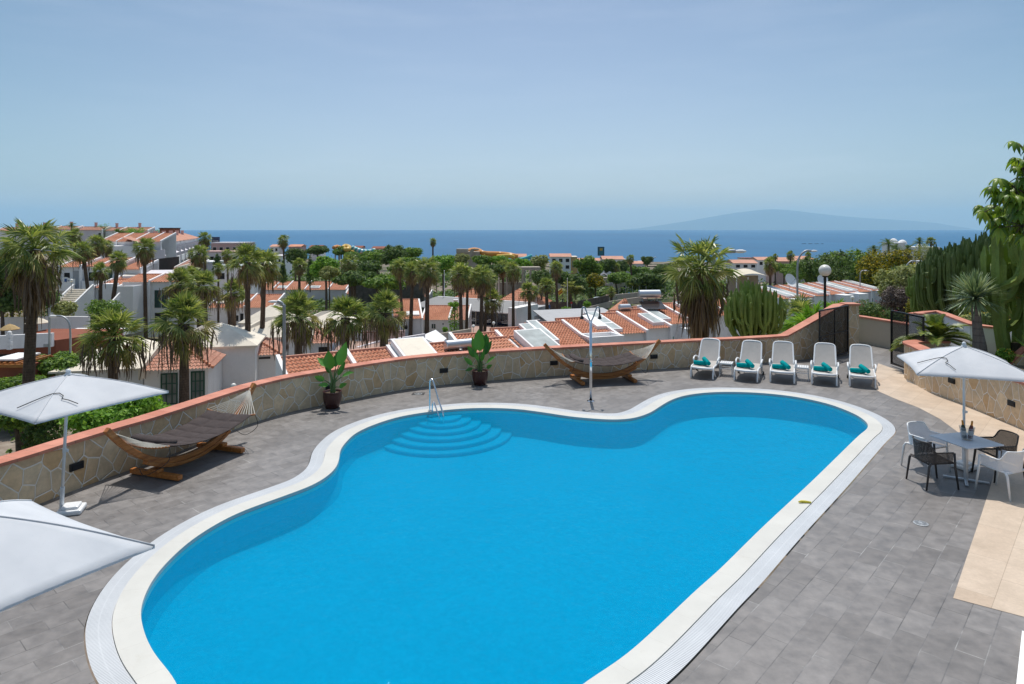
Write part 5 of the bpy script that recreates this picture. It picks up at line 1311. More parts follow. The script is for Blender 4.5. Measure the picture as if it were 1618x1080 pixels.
# ================================================================== the village
def tile_roof(mb, A, B, C, D, pitch=.22, row=.34, amp=.055):
    """barrel tiles on the trapezoid A-B (eave, left to right) D-C (ridge): one half round per tile column, a step per tile row"""
    A, B, C, D = V(A), V(B), V(C), V(D); e = (B-A); Wd = e.length; e.normalize()
    q = D-A; du = q.dot(e); vd = q-e*du; H = vd.length; vd.normalize(); cu = (C-A).dot(e); nrm = e.cross(vd).normalized()
    n = max(2, round(Wd/pitch)); p = Wd/n; m = max(1, round(H/row)); rw = H/m
    prof = [(0.,-.15),(.12,.55),(.32,1.),(.54,.62),(.66,-.15),(.83,-.45)]
    us = [(k+a)*p for k in range(n) for a, _ in prof]+[Wd]; hs = [h for k in range(n) for _, h in prof]+[-.15]
    def vmax(u):
        v = H
        if du > 1e-4 and u < du: v = min(v, H*u/du)
        if cu < Wd-1e-4 and u > cu: v = min(v, H*(Wd-u)/(Wd-cu))
        return v
    vm = [vmax(u) for u in us]
    for j in range(m):
        v0, v1 = j*rw, (j+1)*rw+.03
        for i in range(len(us)-1):
            if vm[i] <= v0+.01 and vm[i+1] <= v0+.01: continue
            def P(i, v, o): return A+e*us[i]+vd*min(v, max(vm[i], 0))+nrm*(hs[i]*amp+o)
            mb.face((P(i,v0,.055), P(i+1,v0,.055), P(i+1,v1,.012), P(i,v1,.012)))
    return mb
def window(parent, x0, x1, z0, z1, y, glass='glass', frame='white', bars=1, name='window', hbars=0, depth=.06, fw=.05):
    """window in the wall plane y (facing -y) of the parent: frame part with its pane as a sub-part"""
    mb = MB(); w, h = x1-x0, z1-z0; yy = y-depth/2+.015
    mb.box(((x0+x1)/2,yy,z0+fw/2),(w,depth,fw)); mb.box(((x0+x1)/2,yy,z1-fw/2),(w,depth,fw))
    for x in (x0+fw/2, x1-fw/2): mb.box((x,yy,(z0+z1)/2),(fw,depth,h-2*fw))
    for k in range(bars): mb.box((x0+w*(k+1)/(bars+1),yy,(z0+z1)/2),(fw*.8,depth*.9,h-2*fw))
    for k in range(hbars): mb.box(((x0+x1)/2,yy-.002,z0+h*(k+1)/(hbars+1)),(w-2*fw,depth*.8,fw*.7))
    f = obj(name, mb, M[frame], parent); mb = MB()
    mb.box(((x0+x1)/2,y-.012,(z0+z1)/2),(w-fw,.02,h-fw)); obj('pane', mb, M[glass], f); return f
def terrace(name, label, origin, rot, units, depth=5., rise=1., hwall=5., tile='tile', wall='white', pitch=.22, cat='house', group='tiled terraces of the village', pw=.2, ptop=.24, endleft=True):
    t = thing(name, label, cat, origin, rot, group); x = 0.; y = 0.; z = 0.; walls = MB()
    for i, u in enumerate(units):
        w = u['w']; y += u.get('dy', 0.); z += u.get('dz', 0.); dp = u.get('depth', depth); rs = u.get('rise', rise); hw = u.get('h', hwall); sl = rs/dp
        g = MB(); P = lambda a, b, c: V((x+a, y+b, z+c))
        # body of the unit: front, back and the two sides up to the underside of the roof
        g.face((P(0,0,-hw),P(w,0,-hw),P(w,0,-.05),P(0,0,-.05))); g.face((P(w,dp,-hw),P(0,dp,-hw),P(0,dp,rs-.05),P(w,dp,rs-.05)))
        g.face((P(0,dp,-hw),P(0,0,-hw),P(0,0,-.05),P(0,dp,rs-.05))); g.face((P(w,0,-hw),P(w,dp,-hw),P(w,dp,rs-.05),P(w,0,-.05)))
        g.face((P(0,0,-.05),P(w,0,-.05),P(w,dp,rs-.05),P(0,dp,rs-.05)))
        obj('wall', g, M[u.get('wall', wall)], t)
        if not u.get('flat'):
            rb = MB(); tile_roof(rb, P(.0,-.28,-.28*sl), P(w-pw,-.28,-.28*sl), P(w-pw,dp,rs), P(0,dp,rs), pitch, .36)
            obj('roof', rb, M[u.get('tile', tile)], t)
        else:
            rb = MB(); rb.prism([P(0,-.15,-.02),P(w-pw,-.15,-.02),P(w-pw,dp,rs-.0),P(0,dp,rs-.0)],(0,0,.12)); obj('roof', rb, M[u.get('flat') if isinstance(u.get('flat'), str) else 'cream'], t)
        def party(xa):
            pb = MB(); ring = [P(xa,-.34,-hw),P(xa,-.34,ptop-.34*sl),P(xa,dp+.1,rs+ptop),P(xa,dp+.1,-hw)]; pb.prism(ring[::-1], (pw,0,0)); obj('party_wall', pb, M['white'], t)
        if not u.get('nopw'): party(w-pw)
        if i == 0 and endleft: party(-pw)
        # ridge kerb
        if not u.get('flat') and not u.get('noridge'):
            kb = MB(); kb.box(P((w-pw)/2,dp+.06,rs+.04),(w-pw,.16,.2)); obj('ridge_cap', kb, M['tile2'], t)
        for f in u.get('f', []):
            k = f[0]
            if k == 'win': window(t, x+f[1], x+f[2], z+f[3], z+f[4], y, f[5] if len(f) > 5 else 'greenglass', f[6] if len(f) > 6 else 'white', f[7] if len(f) > 7 else 1, hbars=f[8] if len(f) > 8 else 0)
            elif k == 'sky':   # rooflight on a raised white upstand that follows the slope
                a0, a1, b0, b1 = f[1:5]; h = f[5] if len(f) > 5 else .3
                zz = lambda b: b*sl
                fb = MB(); ring = [P(a0,b0,zz(b0)-.05),P(a1,b0,zz(b0)-.05),P(a1,b1,zz(b1)-.05),P(a0,b1,zz(b1)-.05)]; fb.prism(ring, (0,0,h+.05))
                s = obj('skylight', fb, M['white'], t); n = f[6] if len(f) > 6 else 1; pb = MB(); m = .14; L = b1-b0
                for j in range(n):
                    c0, c1 = b0+L*j/n+m*.8, b0+L*(j+1)/n-m*.8
                    pb.face((P(a0+m,c0,zz(c0)+h+.012),P(a1-m,c0,zz(c0)+h+.012),P(a1-m,c1,zz(c1)+h+.012),P(a0+m,c1,zz(c1)+h+.012)))
                obj('pane', pb, M[f[7] if len(f) > 7 else 'skyglass'], s)
            elif k == 'box':   # white block standing forward of the front wall
                a0, a1, b0, zt, zb = f[1:6]; bb = MB(); bb.box(P((a0+a1)/2,b0/2-.003,(zt+zb)/2),(a1-a0,abs(b0),zt-zb)); obj('bay', bb, M[f[6] if len(f) > 6 else 'white'], t)
            elif k == 'term':  # open roof terrace ringed by a parapet
                a0, a1, b0, zt, zb = f[1:6]; bb = MB(); th = .18; bx = P((a0+a1)/2,b0/2-.003,0); W_, D_ = a1-a0, abs(b0)
                bb.box((bx.x,bx.y,z+(zt-.75+zb)/2),(W_,D_,zt-.75-zb))
                for sx in (-1,1): bb.box((bx.x+sx*(W_/2-th/2),bx.y,z+zt-.375),(th,D_,.75))
                for sy in (-1,1): bb.box((bx.x,bx.y+sy*(D_/2-th/2),z+zt-.375),(W_-2*th,th,.75))
                obj('roof_terrace', bb, M['white'], t)
            elif k == 'balc':
                a0, a1, zf = f[1:4]; bb = MB(); bb.box(P((a0+a1)/2,-.55,zf-.08),(a1-a0,1.1,.16)); bb.box(P((a0+a1)/2,-1.05,zf+.42),(a1-a0,.1,.84)); obj('balcony', bb, M[f[4] if len(f) > 4 else 'white'], t)
            elif k == 'chim':
                bb = MB(); bb.box(P(f[1],f[2],f[2]*sl+.5),(.5,.5,1.1)); bb.box(P(f[1],f[2],f[2]*sl+1.1),(.62,.62,.14)); obj('chimney', bb, M[f[3] if len(f) > 3 else 'pinkw'], t)
            elif k == 'door':
                bb = MB(); bb.box(P((f[1]+f[2])/2,-.02,(f[3]+f[4])/2),(f[2]-f[1],.06,f[4]-f[3])); obj('door', bb, M[f[5] if len(f) > 5 else 'dark'], t)
        x += w
    return t
def gwin(x, n=1, z=-1.1): return ('win', x, x+.9, z-1.1, z, 'greenglass', 'white', 1)

# --- near row right behind the pool wall: its ridge runs at 30 degrees, the tiles fall towards the terrace
NR = terrace('terrace_house', 'tiled terrace right behind the pool wall with a cream skylight box and a solar tank', V((-9.4,30.67,-3.78)), R(30), [
    dict(w=3.55), dict(w=2.35), dict(w=2.1, nopw=True, f=[('sky',.05,2.0,.2,5.0,.55,1,'cream')]), dict(w=2.0, nopw=True), dict(w=3.6, nopw=True),
    dict(w=2.4, f=[('sky',.2,2.1,.5,4.9,.5,1)])], 5., 1.6, 4.2)
def solar_tank(label, p, rot, panel=True, L=1.7, r=.27, mat='alu', slope=R(20)):
    t = thing('solar_water_heater', label, 'water heater', p, rot, 'solar water heaters on the roofs')
    mb = MB(); mb.tube([(-L/2,0,.95),(-L/2+.05,0,.95),(L/2-.05,0,.95),(L/2,0,.95)], [r*.8,r,r,r*.8], 30); obj('tank', mb, M[mat], t, smooth=False)
    mb = MB()
    for sx in (-1,1):
        mb.tube([(sx*L*.35,-.1,.0),(sx*L*.35,0,.72)], .025, 6); mb.tube([(sx*L*.35,.7,.25),(sx*L*.35,0,.72)], .02, 6); mb.tube([(sx*L*.35,-.95,-.25),(sx*L*.35,0,.6)], .02, 6)
    mb.tube([(-L*.35,-.1,.02),(L*.35,-.02,.6)], .018, 6); mb.tube([(L*.35,-.1,.02),(-L*.35,-.02,.6)], .018, 6); obj('stand', mb, M['steel'], t)
    if panel:
        mb = MB(); mb.box((0,-.85,.08),(1.9,1.5,.07),0,slope); obj('collector', mb, M['pv'], t)
solar_tank('silver solar tank above a dark collector on the near tiled terrace', V((-3.05,39.1,-3.05)), R(30))
# --- stepped townhouses behind the far hammock
U = lambda *f, **k: dict(w=3.05, dy=k.pop('dy',1.55), f=list(f), **k)
TH = terrace('stepped_townhouse', 'stepped white townhouses with orange tile strips and rooflights behind the far hammock', V((-2.35,39.0,-3.05)), R(20), [
    dict(w=3.05, f=[('term',.2,2.7,-2.0,-.2,-4.)]), U(('sky',2.05,2.9,.2,4.3,.3)), U(('sky',.1,.9,.2,4.2,.3),gwin(.4)), U(('term',-.2,2.4,-1.8,.42,-5.),('sky',2.1,2.9,1.6,4.2,.28,1,'white')),
    U(('sky',.05,1.15,.1,4.2,.3,3),('win',1.2,1.75,-2.1,-.75,'glass','white',0,1),('win',1.9,2.7,-2.6,-.6,'greenglass','white',1)), U(('win',.4,1.4,-2.6,-1.2,'greenglass','white',1),('sky',1.7,2.7,.3,2.6,.3)),
    U(('win',1.0,1.35,-2.2,-1.0,'greenpaint','white',0),('sky',.3,1.3,.3,4.0,.3),('box',1.7,2.9,-1.8,-.3,-5.)), U(('win',.6,1.6,-2.4,-.5,'greenpaint','white',0),('sky',1.8,2.8,.3,4.0,.3)), U(('win',.4,1.4,-2.2,-.8,'greenglass','white',1)), U(gwin(1.))],
    4.2, .8, 5.2, group='tiled terraces of the village')
solar_tank('silver solar tank on legs at the ridge of the stepped townhouses, left one', W(987,486,56)-V((0,0,.9)), R(20), False, 1.0, .26)
solar_tank('large silver solar tank with dark band above the townhouse ridge, beside the big palm', W(1026,464,58)-V((0,0,.95)), R(8), True, 1.9, .34)
# loose roof plane and plain walls behind the townhouses
def slab_wall(label, pts, h0, mat, th=.25, cop=None, cat='wall', name='white_wall', down=3., group=None):
    t = thing(name, label, cat, pts[0], 0, group); t['kind'] = 'thing'; o = V(pts[0]); mb = MB(); cb = MB()
    for a, b in zip(pts, pts[1:]):
        d = (V(b)-V(a)); d.z = 0; n = V((d.y,-d.x,0)).normalized()*th
        ring = [V(a)-o, V(b)-o, V(b)-o-n, V(a)-o-n]; ring = [V((p.x,p.y,p.z-down)) for p in ring]
        mb.prism(ring, (0,0,down)); 
        if cop:
            m = n*.25; r2 = [V(a)-o+m, V(b)-o+m, V(b)-o-n-m, V(a)-o-n-m]; cb.prism(r2, (0,0,.1))
    obj('wall_face', mb, M[mat], t)
    if cop: obj('coping', cb, M[cop], t)
    return t
slab_wall('long lilac-grey courtyard wall behind the stepped townhouses', [W(786,526,66),W(870,513,70),W(945,497,74)], 0, 'white2', down=2.5)
slab_wall('low grey wall right of the shop with a pink end', [W(838,506,84),W(880,503,86)], 0, 'white2', down=2.)
t = thing('grey_roof_house', 'flat grey roofed house behind the ridge of the stepped townhouses', 'house', W(868,508,82)); mb = MB()
mb.prism([V((0,0,-3)),V((9.4,3.,-3)),V((7.6,9,-3)),V((-1.6,6,-3))],(0,0,2.9)); obj('wall', mb, M['greyw'], t)
mb = MB(); mb.prism([V((-.2,-.2,-.1)),V((9.6,2.8,-.1)),V((7.6,9.2,.5)),V((-1.8,6.2,.5))],(0,0,.14)); obj('roof', mb, M['greyw'], t)
t = thing('village_house', 'small house with steep tiled roof behind the left solar tank', 'house', W(967,505,60)); mb = MB()
tile_roof(mb, V((0,0,0)), V((2.2,.6,0)), V((1.5,1.6,1.7)), V((1.3,1.6,1.7)), .24); mb.face((V((0,0,0)),V((1.3,1.6,1.7)),V((-.6,2.8,0)))); obj('roof', mb, M['tile'], t); mb = MB(); mb.prism([V((.1,.1,-3)),V((2.1,.65,-3)),V((1.6,2.8,-3)),V((-.5,2.7,-3))],(0,0,2.98)); obj('wall', mb, M['white'], t)
# --- white terrace on the right, below the rounded trees
def G7(k): return dict(w=3.7, dy=.9 if k else 0, wall='white2' if k in (3,5) else 'white', f=[('sky',.3 if k%2 else 1.9,1.5 if k%2 else 3.2,.3,6.6,.3,2 if k%3==0 else 1,'skyglass'), ('win',.5,1.5,-3.0,-1.2,'greenglass','white',0)]+([('box',1.8,3.6,-2.2,.05,-5.5)] if k in (0,3,4,6) else [('win',2.2,3.2,-3.4,-2.0,'greenglass','white',1)]))
GT = terrace('white_terrace', 'row of white terraced houses with rooflights on the right below the rounded trees', W(1228,470,96)+V((0,0,-.2)), R(20), [G7(k) for k in range(7)], 7., .95, 6., group='tiled terraces of the village', pitch=.3)
def dish(label, p, r, yaw, tilt=R(25)):
    t = thing('satellite_dish', label, 'satellite dish', p, yaw, 'satellite dishes'); mb = MB(); P = []; n = 18
    prof = [(.001,0),(r*.5,.03*r),(r*.85,.13*r),(r,.22*r)]; q = MB(); q.lathe(prof, n)
    m = Matrix.Rotation(R(90)-tilt, 3, 'X'); q.v = [tuple(m @ V(v)) for v in q.v]; obj('reflector', q, M['white'], t, smooth=True)
    mb.tube([(0,.05,-r*1.4),(0,.05,0)], .03, 6); mb.tube([(0,0,-r*.6),(0,-r*.9,.2*r)], .018, 5); mb.box((0,-r*.9,.2*r),(.1,.1,.12)); obj('mast', mb, M['steel'], t)
dish('white satellite dish on the left end of the white terrace roofs', W(1248,443,98), 1.0, R(25))
dish('white satellite dish half hidden behind the globe lamp post', W(1299.5,441,102), .75, R(-10))
# --- long lilac row, left of centre
ws = [(396,412),(412,432),(432,452.5),(452.5,483),(483,520),(520,548)]
terrace('terrace_row', 'long single-storey lilac row with tile strips below the dark trees, left of centre', W(396,457,135), 0, [dict(w=(b-a)*135/FPX, wall='white2', f=([('sky',.6,2.6,.4,1.6,.25,1)] if k in (2,4) else [])+[('door',.8,1.5,-3.6,-1.6) if k == 2 else ('win',.9,1.5,-2.3,-1.7,'glass','white',0)]) for k, (a,b) in enumerate(ws)], 4.5, 1.15, 4.4, pitch=.36, group='tiled terraces of the village', ptop=.3)
terrace('terrace_row', 'lower lilac row continuing to the right of the long row', W(548,460,134), R(3), [dict(w=18*134/FPX, wall='white2', dz=-.45, f=[('sky',.3,1.6,.3,1.5,.2,1,'cream')]), dict(w=29*134/FPX, wall='white2', f=[('win',1.2,1.7,-2.3,-1.7,'glass','white',0)])], 4.5, 1.1, 4.2, pitch=.36, ptop=.3)
terrace('terrace_row', 'red tiled row with white gable ends behind the forecourt palms', W(597,468,125), R(-3), [dict(w=27*125/FPX), dict(w=38*125/FPX, f=[('sky',2.2,3.6,.3,1.8,.25,1,'cream'),('win',1.,1.4,-1.9,-1.5,'glass','white',0)]), dict(w=17*125/FPX, depth=3.4, rise=.7)], 4.6, 1.05, 4., pitch=.36, tile='tile2', ptop=.3)
terrace('terrace_row', 'tiled pair of houses behind the twin tall palms, with a long cream rooflight', W(330,485,96), R(1), [dict(w=58*96/FPX, f=[('sky',.5,4.3,1.1,2.9,.25,1,'cream'),('win',3.6,4.2,-2.0,-1.1,'dark','white',0),('door',4.4,4.9,-2.9,-.9)]), dict(w=45*96/FPX, f=[('door',-.1,.5,-2.9,-.8,'dark'),('win',2.6,3.1,-1.8,-1.2,'dark','white',0)])], 4.8, 1.25, 4.2, pitch=.3, ptop=.3)
terrace('village_house', 'white house with two bright tiled roofs in front of the shop', W(668,504,88), R(-1), [dict(w=43*88/FPX, f=[('win',1.1,1.7,-1.25,-.55,'glass','white',1),('win',2.5,2.75,-.75,-.45,'dark','white',0),('chim',3.9,3.6,'white')]), dict(w=30*88/FPX, tile='tile2', f=[('door',.75,1.35,-1.65,-.55,'greyw')])], 4.4, 1.2, 3.6, pitch=.26, ptop=.3)
terrace('village_house', 'tiled wing with a small rooflight, left of the house in front of the shop', W(622,503,84), R(12), [dict(w=3.6, f=[('sky',1.6,3.2,.5,1.6,.2,1,'white'),('win',1.2,1.7,-1.4,-.8,'dark','white',0)])], 5.6, 1.7, 3.4, pitch=.26, endleft=False, ptop=.12)
# white gable house and the walled yards in front of it
t = thing('gable_house', 'small plain white house with low white gables among the stout palms', 'house', W(648,543,66)); mb = MB(); k = 66/FPX
P = [V((0,0,-3)),V((2.9,-.6,-3)),V((3.2,3.4,-3)),V((.3,4.,-3))]; mb.prism(P,(0,0,3.)); obj('wall', mb, M['white2'], t)
mb = MB(); a, b, c, d = [V((p.x,p.y,0)) for p in P]; r0, r1 = (a+b)/2+V((-.4,-.1,.8)), (c+d)/2+V((.3,.1,.8))
mb.face((a,b,r0)); mb.face((b,c,r1,r0)); mb.face((d,a,r0,r1)); mb.face((c,d,r1)); obj('roof', mb, M['white'], t)
mb = MB(); mb.prism([V((1.3,-3,-2.9)),V((4.4,-2.6,-2.9)),V((3.9,-.4,-2.9)),V((2.0,-.2,-2.9))],(0,0,2.5)); obj('porch', mb, M['white'], t)
slab_wall('lilac yard wall running behind the stout palms, right part', [W(672,527,64),W(598,539,61),W(566,548,59)][::-1], 0, 'white2', down=1.6, name='yard_wall')
slab_wall('dusky pink terrace wall with a dark rail behind the stout palms', [W(521,523,70),W(640,522,71)], 0, 'pinkw', down=2.0, name='yard_wall')
slab_wall('short grey-brown wall at the foot of the white gable house', [W(693,527,70),W(745,519,74)], 0, 'stonegrey', down=1.6, name='yard_wall')
t = thing('roof_terrace_house', 'house with a salmon tiled roof terrace behind the stout palms', 'house', W(523,552,58)); mb = MB(); mb.prism([V((0,0,-2.6)),V((4.3,-.6,-2.6)),V((4.9,3.4,-2.6)),V((.2,4,-2.6))],(0,0,2.5)); obj('wall', mb, M['white2'], t)
mb = MB(); mb.prism([V((.15,.12,-.1)),V((4.2,-.45,-.1)),V((4.75,3.3,.05)),V((.3,3.85,.05))],(0,0,.06)); obj('terrace_floor', mb, M['pinkpave'], t)
mb = MB(); mb.tube([(0,4,.9),(5,3.4,.9)], .04, 6)
for q in range(6): mb.tube([(q,4-q*.12,0),(q,4-q*.12,.9)], .03, 5)
obj('rail', mb, M['rust'], t)
# --- bungalows with cream roofs and a tiled corner
def bungalow(label, p, rot, wins, ground=3.4, green=False, x0=-5.2, far=True):
    t = thing('bungalow', label, 'house', p, rot, 'cream roofed bungalows with a tiled corner')
    w, d, h = 3.75, 3.2, 1.35
    mb = MB(); mb.prism([V((0,0,-ground)),V((w,0,-ground)),V((w,d+1.5,-ground)),V((0,d+1.5,-ground))],(0,0,ground-.03)); obj('wall', mb, M['white'], t)
    ap = V((.75,d,h)); mb = MB(); tile_roof(mb, V((.02,-.35,-.12)), V((w+.35,-.35,-.12)), ap+V((.02,0,.02)), ap, .22, .36); obj('roof', mb, M['tile2'], t)
    mb = MB(); mb.face((V((w+.35,-.35,-.1)), V((w+.35,d+1.,-.1)), ap+V((0,.4,0)), ap)); mb.face((V((w+.35,d+1.,-.1)),V((0,d+1.,.9)),ap+V((0,.4,0))))
    tile_roof(mb, V((w+.35,-.35,-.1)), V((w+.35,d+1.,-.1)), ap+V((0,.45,0)), ap+V((0,0,0)), .22, .36); obj('side_roof', mb, M['tile2'], t)
    mb = MB(); mb.prism([V((-.22,-.45,-.6)),V((-.22,-.45,.12)),V((.45,d,h+.35)),V((.45,d,-.6))],(.2,0,0)); obj('parapet', mb, M['cream'], t)
    mb = MB()
    for k in range(16):
        s = k/15; q = V((w+.35,-.35,-.1)).lerp(ap, s); mb.tube([q+V((.0,-.02,.07)), q+V((-.13,.14,.12))], .09, 6)
    obj('hip_tiles', mb, M['tile'], t)
    # main block behind and to the left with a low cream hipped roof
    x1, y0, y1, hb = -.25, .6, 8.2, -.15
    mb = MB(); mb.prism([V((x0,y0,-ground)),V((x1,y0,-ground)),V((x1,y1,-ground)),V((x0,y1,-ground))],(0,0,ground+hb)); mb.prism([V((x1+.01,d+1.6,-ground)),V((w+2.2,d+1.6,-ground)),V((w+2.2,y1+1,-ground)),V((x1+.01,y1+1,-ground))],(0,0,ground+.35)); obj('main_block', mb, M['white'], t)
    e = .3; A, B, C, D = V((x0-e,y0-e,hb)), V((x1+e*.5,y0-e,hb)), V((x1+e*.5,y1+e,hb)), V((x0-e,y1+e,hb)); xm = (x0+x1)/2+.1*(x1-x0); r0, r1 = V((xm,y0+3.,hb+1.25)), V((xm,y1-2.4,hb+1.25)); z = V((0,0,.12)); mb = MB()
    for q in ((A,B,r0),(B,C,r1,r0),(C,D,r1),(D,A,r0,r1)): mb.face([v+z for v in q])
    for q in ((A,B),(B,C),(C,D),(D,A)): mb.face((q[0],q[1],q[1]+z,q[0]+z))
    obj('cream_roof', mb, M['cream'], t)
    A, B, C, D = V((x1-.2,d+1.3,.35)), V((w+2.4,d+1.3,.35)), V((w+2.4,y1+1.3,.35)), V((x1-.2,y1+1.3,.35)); r0, r1 = V(((x1+w)/2+.6,d+3.2,1.75)), V(((x1+w)/2+1.6,d+3.6,1.75)); mb = MB()
    for q in ((A,B,r1,r0),(B,C,r1),(C,D,r0,r1),(D,A,r0)): mb.face([v+z for v in q])
    for q in ((A,B),(B,C),(C,D),(D,A)): mb.face((q[0],q[1],q[1]+z,q[0]+z))
    obj('cream_roof', mb, M['cream'], t)
    for (a, b, z0, z1) in wins:
        if green: window(t, a, b, z0, z1, 0, 'paleglass', 'greenframe', 2, hbars=2, fw=.09)
        else: window(t, a, b, z0, z1, 0, 'dark', 'black', 1)
    return t
bungalow('cream roofed bungalow with green-framed windows behind the left parasol', W(228,582,43), R(13), [(.95,1.95,-2.35,-.35),(2.72,3.55,-2.2,-.3)], 3.8, True)
bungalow('cream roofed bungalow with a dark slit window behind the twin tall palms', W(352,560.5,50), R(14), [(.95,1.8,-.75,-.35),(2.5,3.3,-.42,-.28)], 4.2, False, -2.3)
bungalow('cream roofed bungalow with two dark square windows behind the near street lamp', W(452.5,541,58), R(10), [(1.2,1.9,-1.2,-.45),(2.65,3.55,-1.05,-.45)], 4., False, -3.6)
t = thing('cream_hip_house', 'cream hipped roof standing above the middle bungalow', 'house', W(383,511,68)); mb = MB(); mb.prism([V((-.2,0,-3)),V((3.2,0,-3)),V((3.2,4,-3)),V((-.2,4,-3))],(0,0,3)); obj('wall', mb, M['white'], t)
A, B, C, D = V((-.4,-.2,0)), V((4.6,-.2,0)), V((4.6,4.2,0)), V((-.4,4.2,0)); r0, r1 = V((2.1,2,1.55)), V((3.0,2,1.55)); mb = MB()
for q in ((A,B,r1,r0),(B,C,r1),(C,D,r0,r1),(D,A,r0)): mb.face([v+V((0,0,.1)) for v in q])
for q in ((A,B),(B,C),(C,D),(D,A)): mb.face((q[0],q[1],q[1]+V((0,0,.1)),q[0]+V((0,0,.1))))
obj('roof', mb, M['cream'], t)
# --- the shop with navy windows
so_ = W(665,482,104); rt = R(-31); t = thing('shop', 'low shop with grey roof and navy glass front behind the forecourt palms', 'shop', so_, rt); L = 17.6
mb = MB(); mb.box((L/2,4.2,-1.75),(L-.2,8,3.9)); obj('wall', mb, M['greyw'], t)
mb = MB(); mb.prism([V((-.6,-1.5,-.1)),V((L-1.0,-1.5,-.1)),V((L-1.0,4.6,.75)),V((-.6,4.6,.75))],(0,0,.16)); obj('roof', mb, M['greyroof'], t)
mb = MB(); mb.box((L/2-.5,4.9,.80),(L,.4,.3)); mb.box((L/2-.5,-1.53,.0),(L-.5,.08,.16)); obj('fascia', mb, M['white'], t)
mb = MB(); mb.box((L-.35,1.4,-1.4),(1.3,6.2,4.4)); obj('end_wall', mb, M['white'], t)
for k in range(6):
    x = .2+k*2.7; f = window(t, x, x+2.45, -3.0, -.35, .16, 'blueglass', 'black', 0)
    if k in (2,3,4,5):
        mb = MB(); zc = -1.55
        mb.box((x+1.2,.115,zc-.14),(1.0,.02,.10)); mb.box((x+1.05,.115,zc+.05),(.75,.02,.09)); mb.box((x+1.45,.115,zc+.22),(.55,.02,.09),0,.0); mb.box((x+1.62,.115,zc-.0),(.16,.02,.22)); obj('sign_mark', mb, M['white'], f)
for k in range(7):
    mb = MB(); mb.tube([(.1+k*2.7,-1.2,-3.6),(.1+k*2.7,-1.2,-.05)], .07, 6); obj('post', mb, M['stonegrey'], t)
mb = MB(); mb.box((12.4,-2.6,-3.0),(5.4,.25,.9)); mb.box((9.8,-1.6,-3.0),(.25,2.2,.9)); obj('front_planter', mb, M['black'], t)
def hip_house(label, p, rot, w, d, h, pitchh, wall='white', tile='tile', name='hip_roofed_house', pitch=.4, wins=(), group='hip roofed buildings'):
    t = thing(name, label, 'house', p, rot, group); mb = MB(); mb.prism([V((0,0,-h)),V((w,0,-h)),V((w,d,-h)),V((0,d,-h))],(0,0,h)); obj('wall', mb, M[wall], t)
    e = .4; k = min(w,d)/2; A, B, C, D = V((-e,-e,0)), V((w+e,-e,0)), V((w+e,d+e,0)), V((-e,d+e,0))
    if w >= d: r0, r1 = V((k,d/2,pitchh)), V((w-k,d/2,pitchh)); qs = ((A,B,r1,r0),(B,C,r1,r1),(C,D,r0,r1),(D,A,r0,r0))
    else: r0, r1 = V((w/2,k,pitchh)), V((w/2,d-k,pitchh)); qs = ((A,B,r0,r0),(B,C,r1,r0),(C,D,r1,r1),(D,A,r0,r1))
    mb = MB()
    for q in qs: tile_roof(mb, *q, pitch, .5, .07)
    obj('roof', mb, M[tile], t)
    for (a,b,z0,z1,*g) in wins: window(t, a, b, z0, z1, 0, g[0] if g else 'glass', 'white', 0)
    return t
hip_house('orange hip roofed building behind the shop, left one', W(713,474,120), R(-20), 6.4, 6., 3., 1.9)
hip_house('orange hip roofed building behind the shop, right one with a grey vent', W(785,479,112), R(-20), 7.2, 6., 3., 2.3)
# concrete colonnade, rubble bank, dark fence
t = thing('colonnade', 'weathered concrete colonnade among the trees behind the palms', 'colonnade', W(786,452,128), R(4)); k = 128/FPX
mb = MB(); mb.box((4.,1.2,3.3),(8.2,2.8,.55)); obj('roof_slab', mb, M['stonegrey'], t)
for q in range(6):
    mb = MB(); mb.box((.3+q*1.48,0,.7),(.34,.34,4.8)); obj('column', mb, M['stonegrey'], t)
mb = MB(); mb.box((3.2,1.9,-.6),(6.6,.3,2.4)); obj('back_wall', mb, M['stonegrey'], t)
slab_wall('dark rubble bank below the bushes, left of the forecourt palms', [W(552,444,112),W(600,437,114),W(668,449,112)], 0, 'rockwall', .8, name='rubble_wall', down=4.)
slab_wall('long dark mesh fence along the road behind the flagpoles', [W(846,476,122),W(905,477,118),W(962,466,128)], 0, 'rockwall', .15, name='dark_fence', cat='fence', down=2.6)
slab_wall('low stone wall along the road beside the parked van', [W(905,492,116),W(962,476,128),W(1010,469,138)], 0, 'stonegrey', .3, name='road_wall', down=1.2)
slab_wall('brown wall below the clay court', [W(962,466,140),W(1016,461,146)], 0, 'stonegrey', .3, name='court_wall', down=2.2)
# --- concrete tower with slides
def box_thing(name, label, cat, p, rot, size, mat, wins=(), roof=None, group=None):
    t = thing(name, label, cat, p, rot, group); w, d, h = size; mb = MB(); mb.box((w/2,d/2,h/2-3),(w,d,h+6)); obj('wall', mb, M[mat], t)
    if roof:
        mb = MB(); mb.box((w/2,d/2,h+.12),(w+.4,d+.4,.24)); obj('roof', mb, M[roof], t)
    for (a,b,z0,z1,*g) in wins: window(t, a, b, z0, z1, 0, g[0] if g else 'dark', 'white', 0)
    return t
t = thing('slide_tower', 'concrete slide tower with an outside stair in the water park', 'tower', W(720,419,190)); mb = MB(); mb.box((3.4,2,.2),(6.4,4,7.2)); mb.box((1.8,1,4.1),(3.2,3,1.0)); obj('wall', mb, M['stonegrey'], t)
mb = MB(); mb.prism([V((1.2,-.6,-2)),V((1.9,-.6,-2)),V((5.4,-.6,4.6)),V((4.3,-.6,4.6))],(0,.5,0)); mb.box((5.6,-.5,4.5),(1.8,.7,.3)); obj('stair', mb, M['stonegrey'], t)
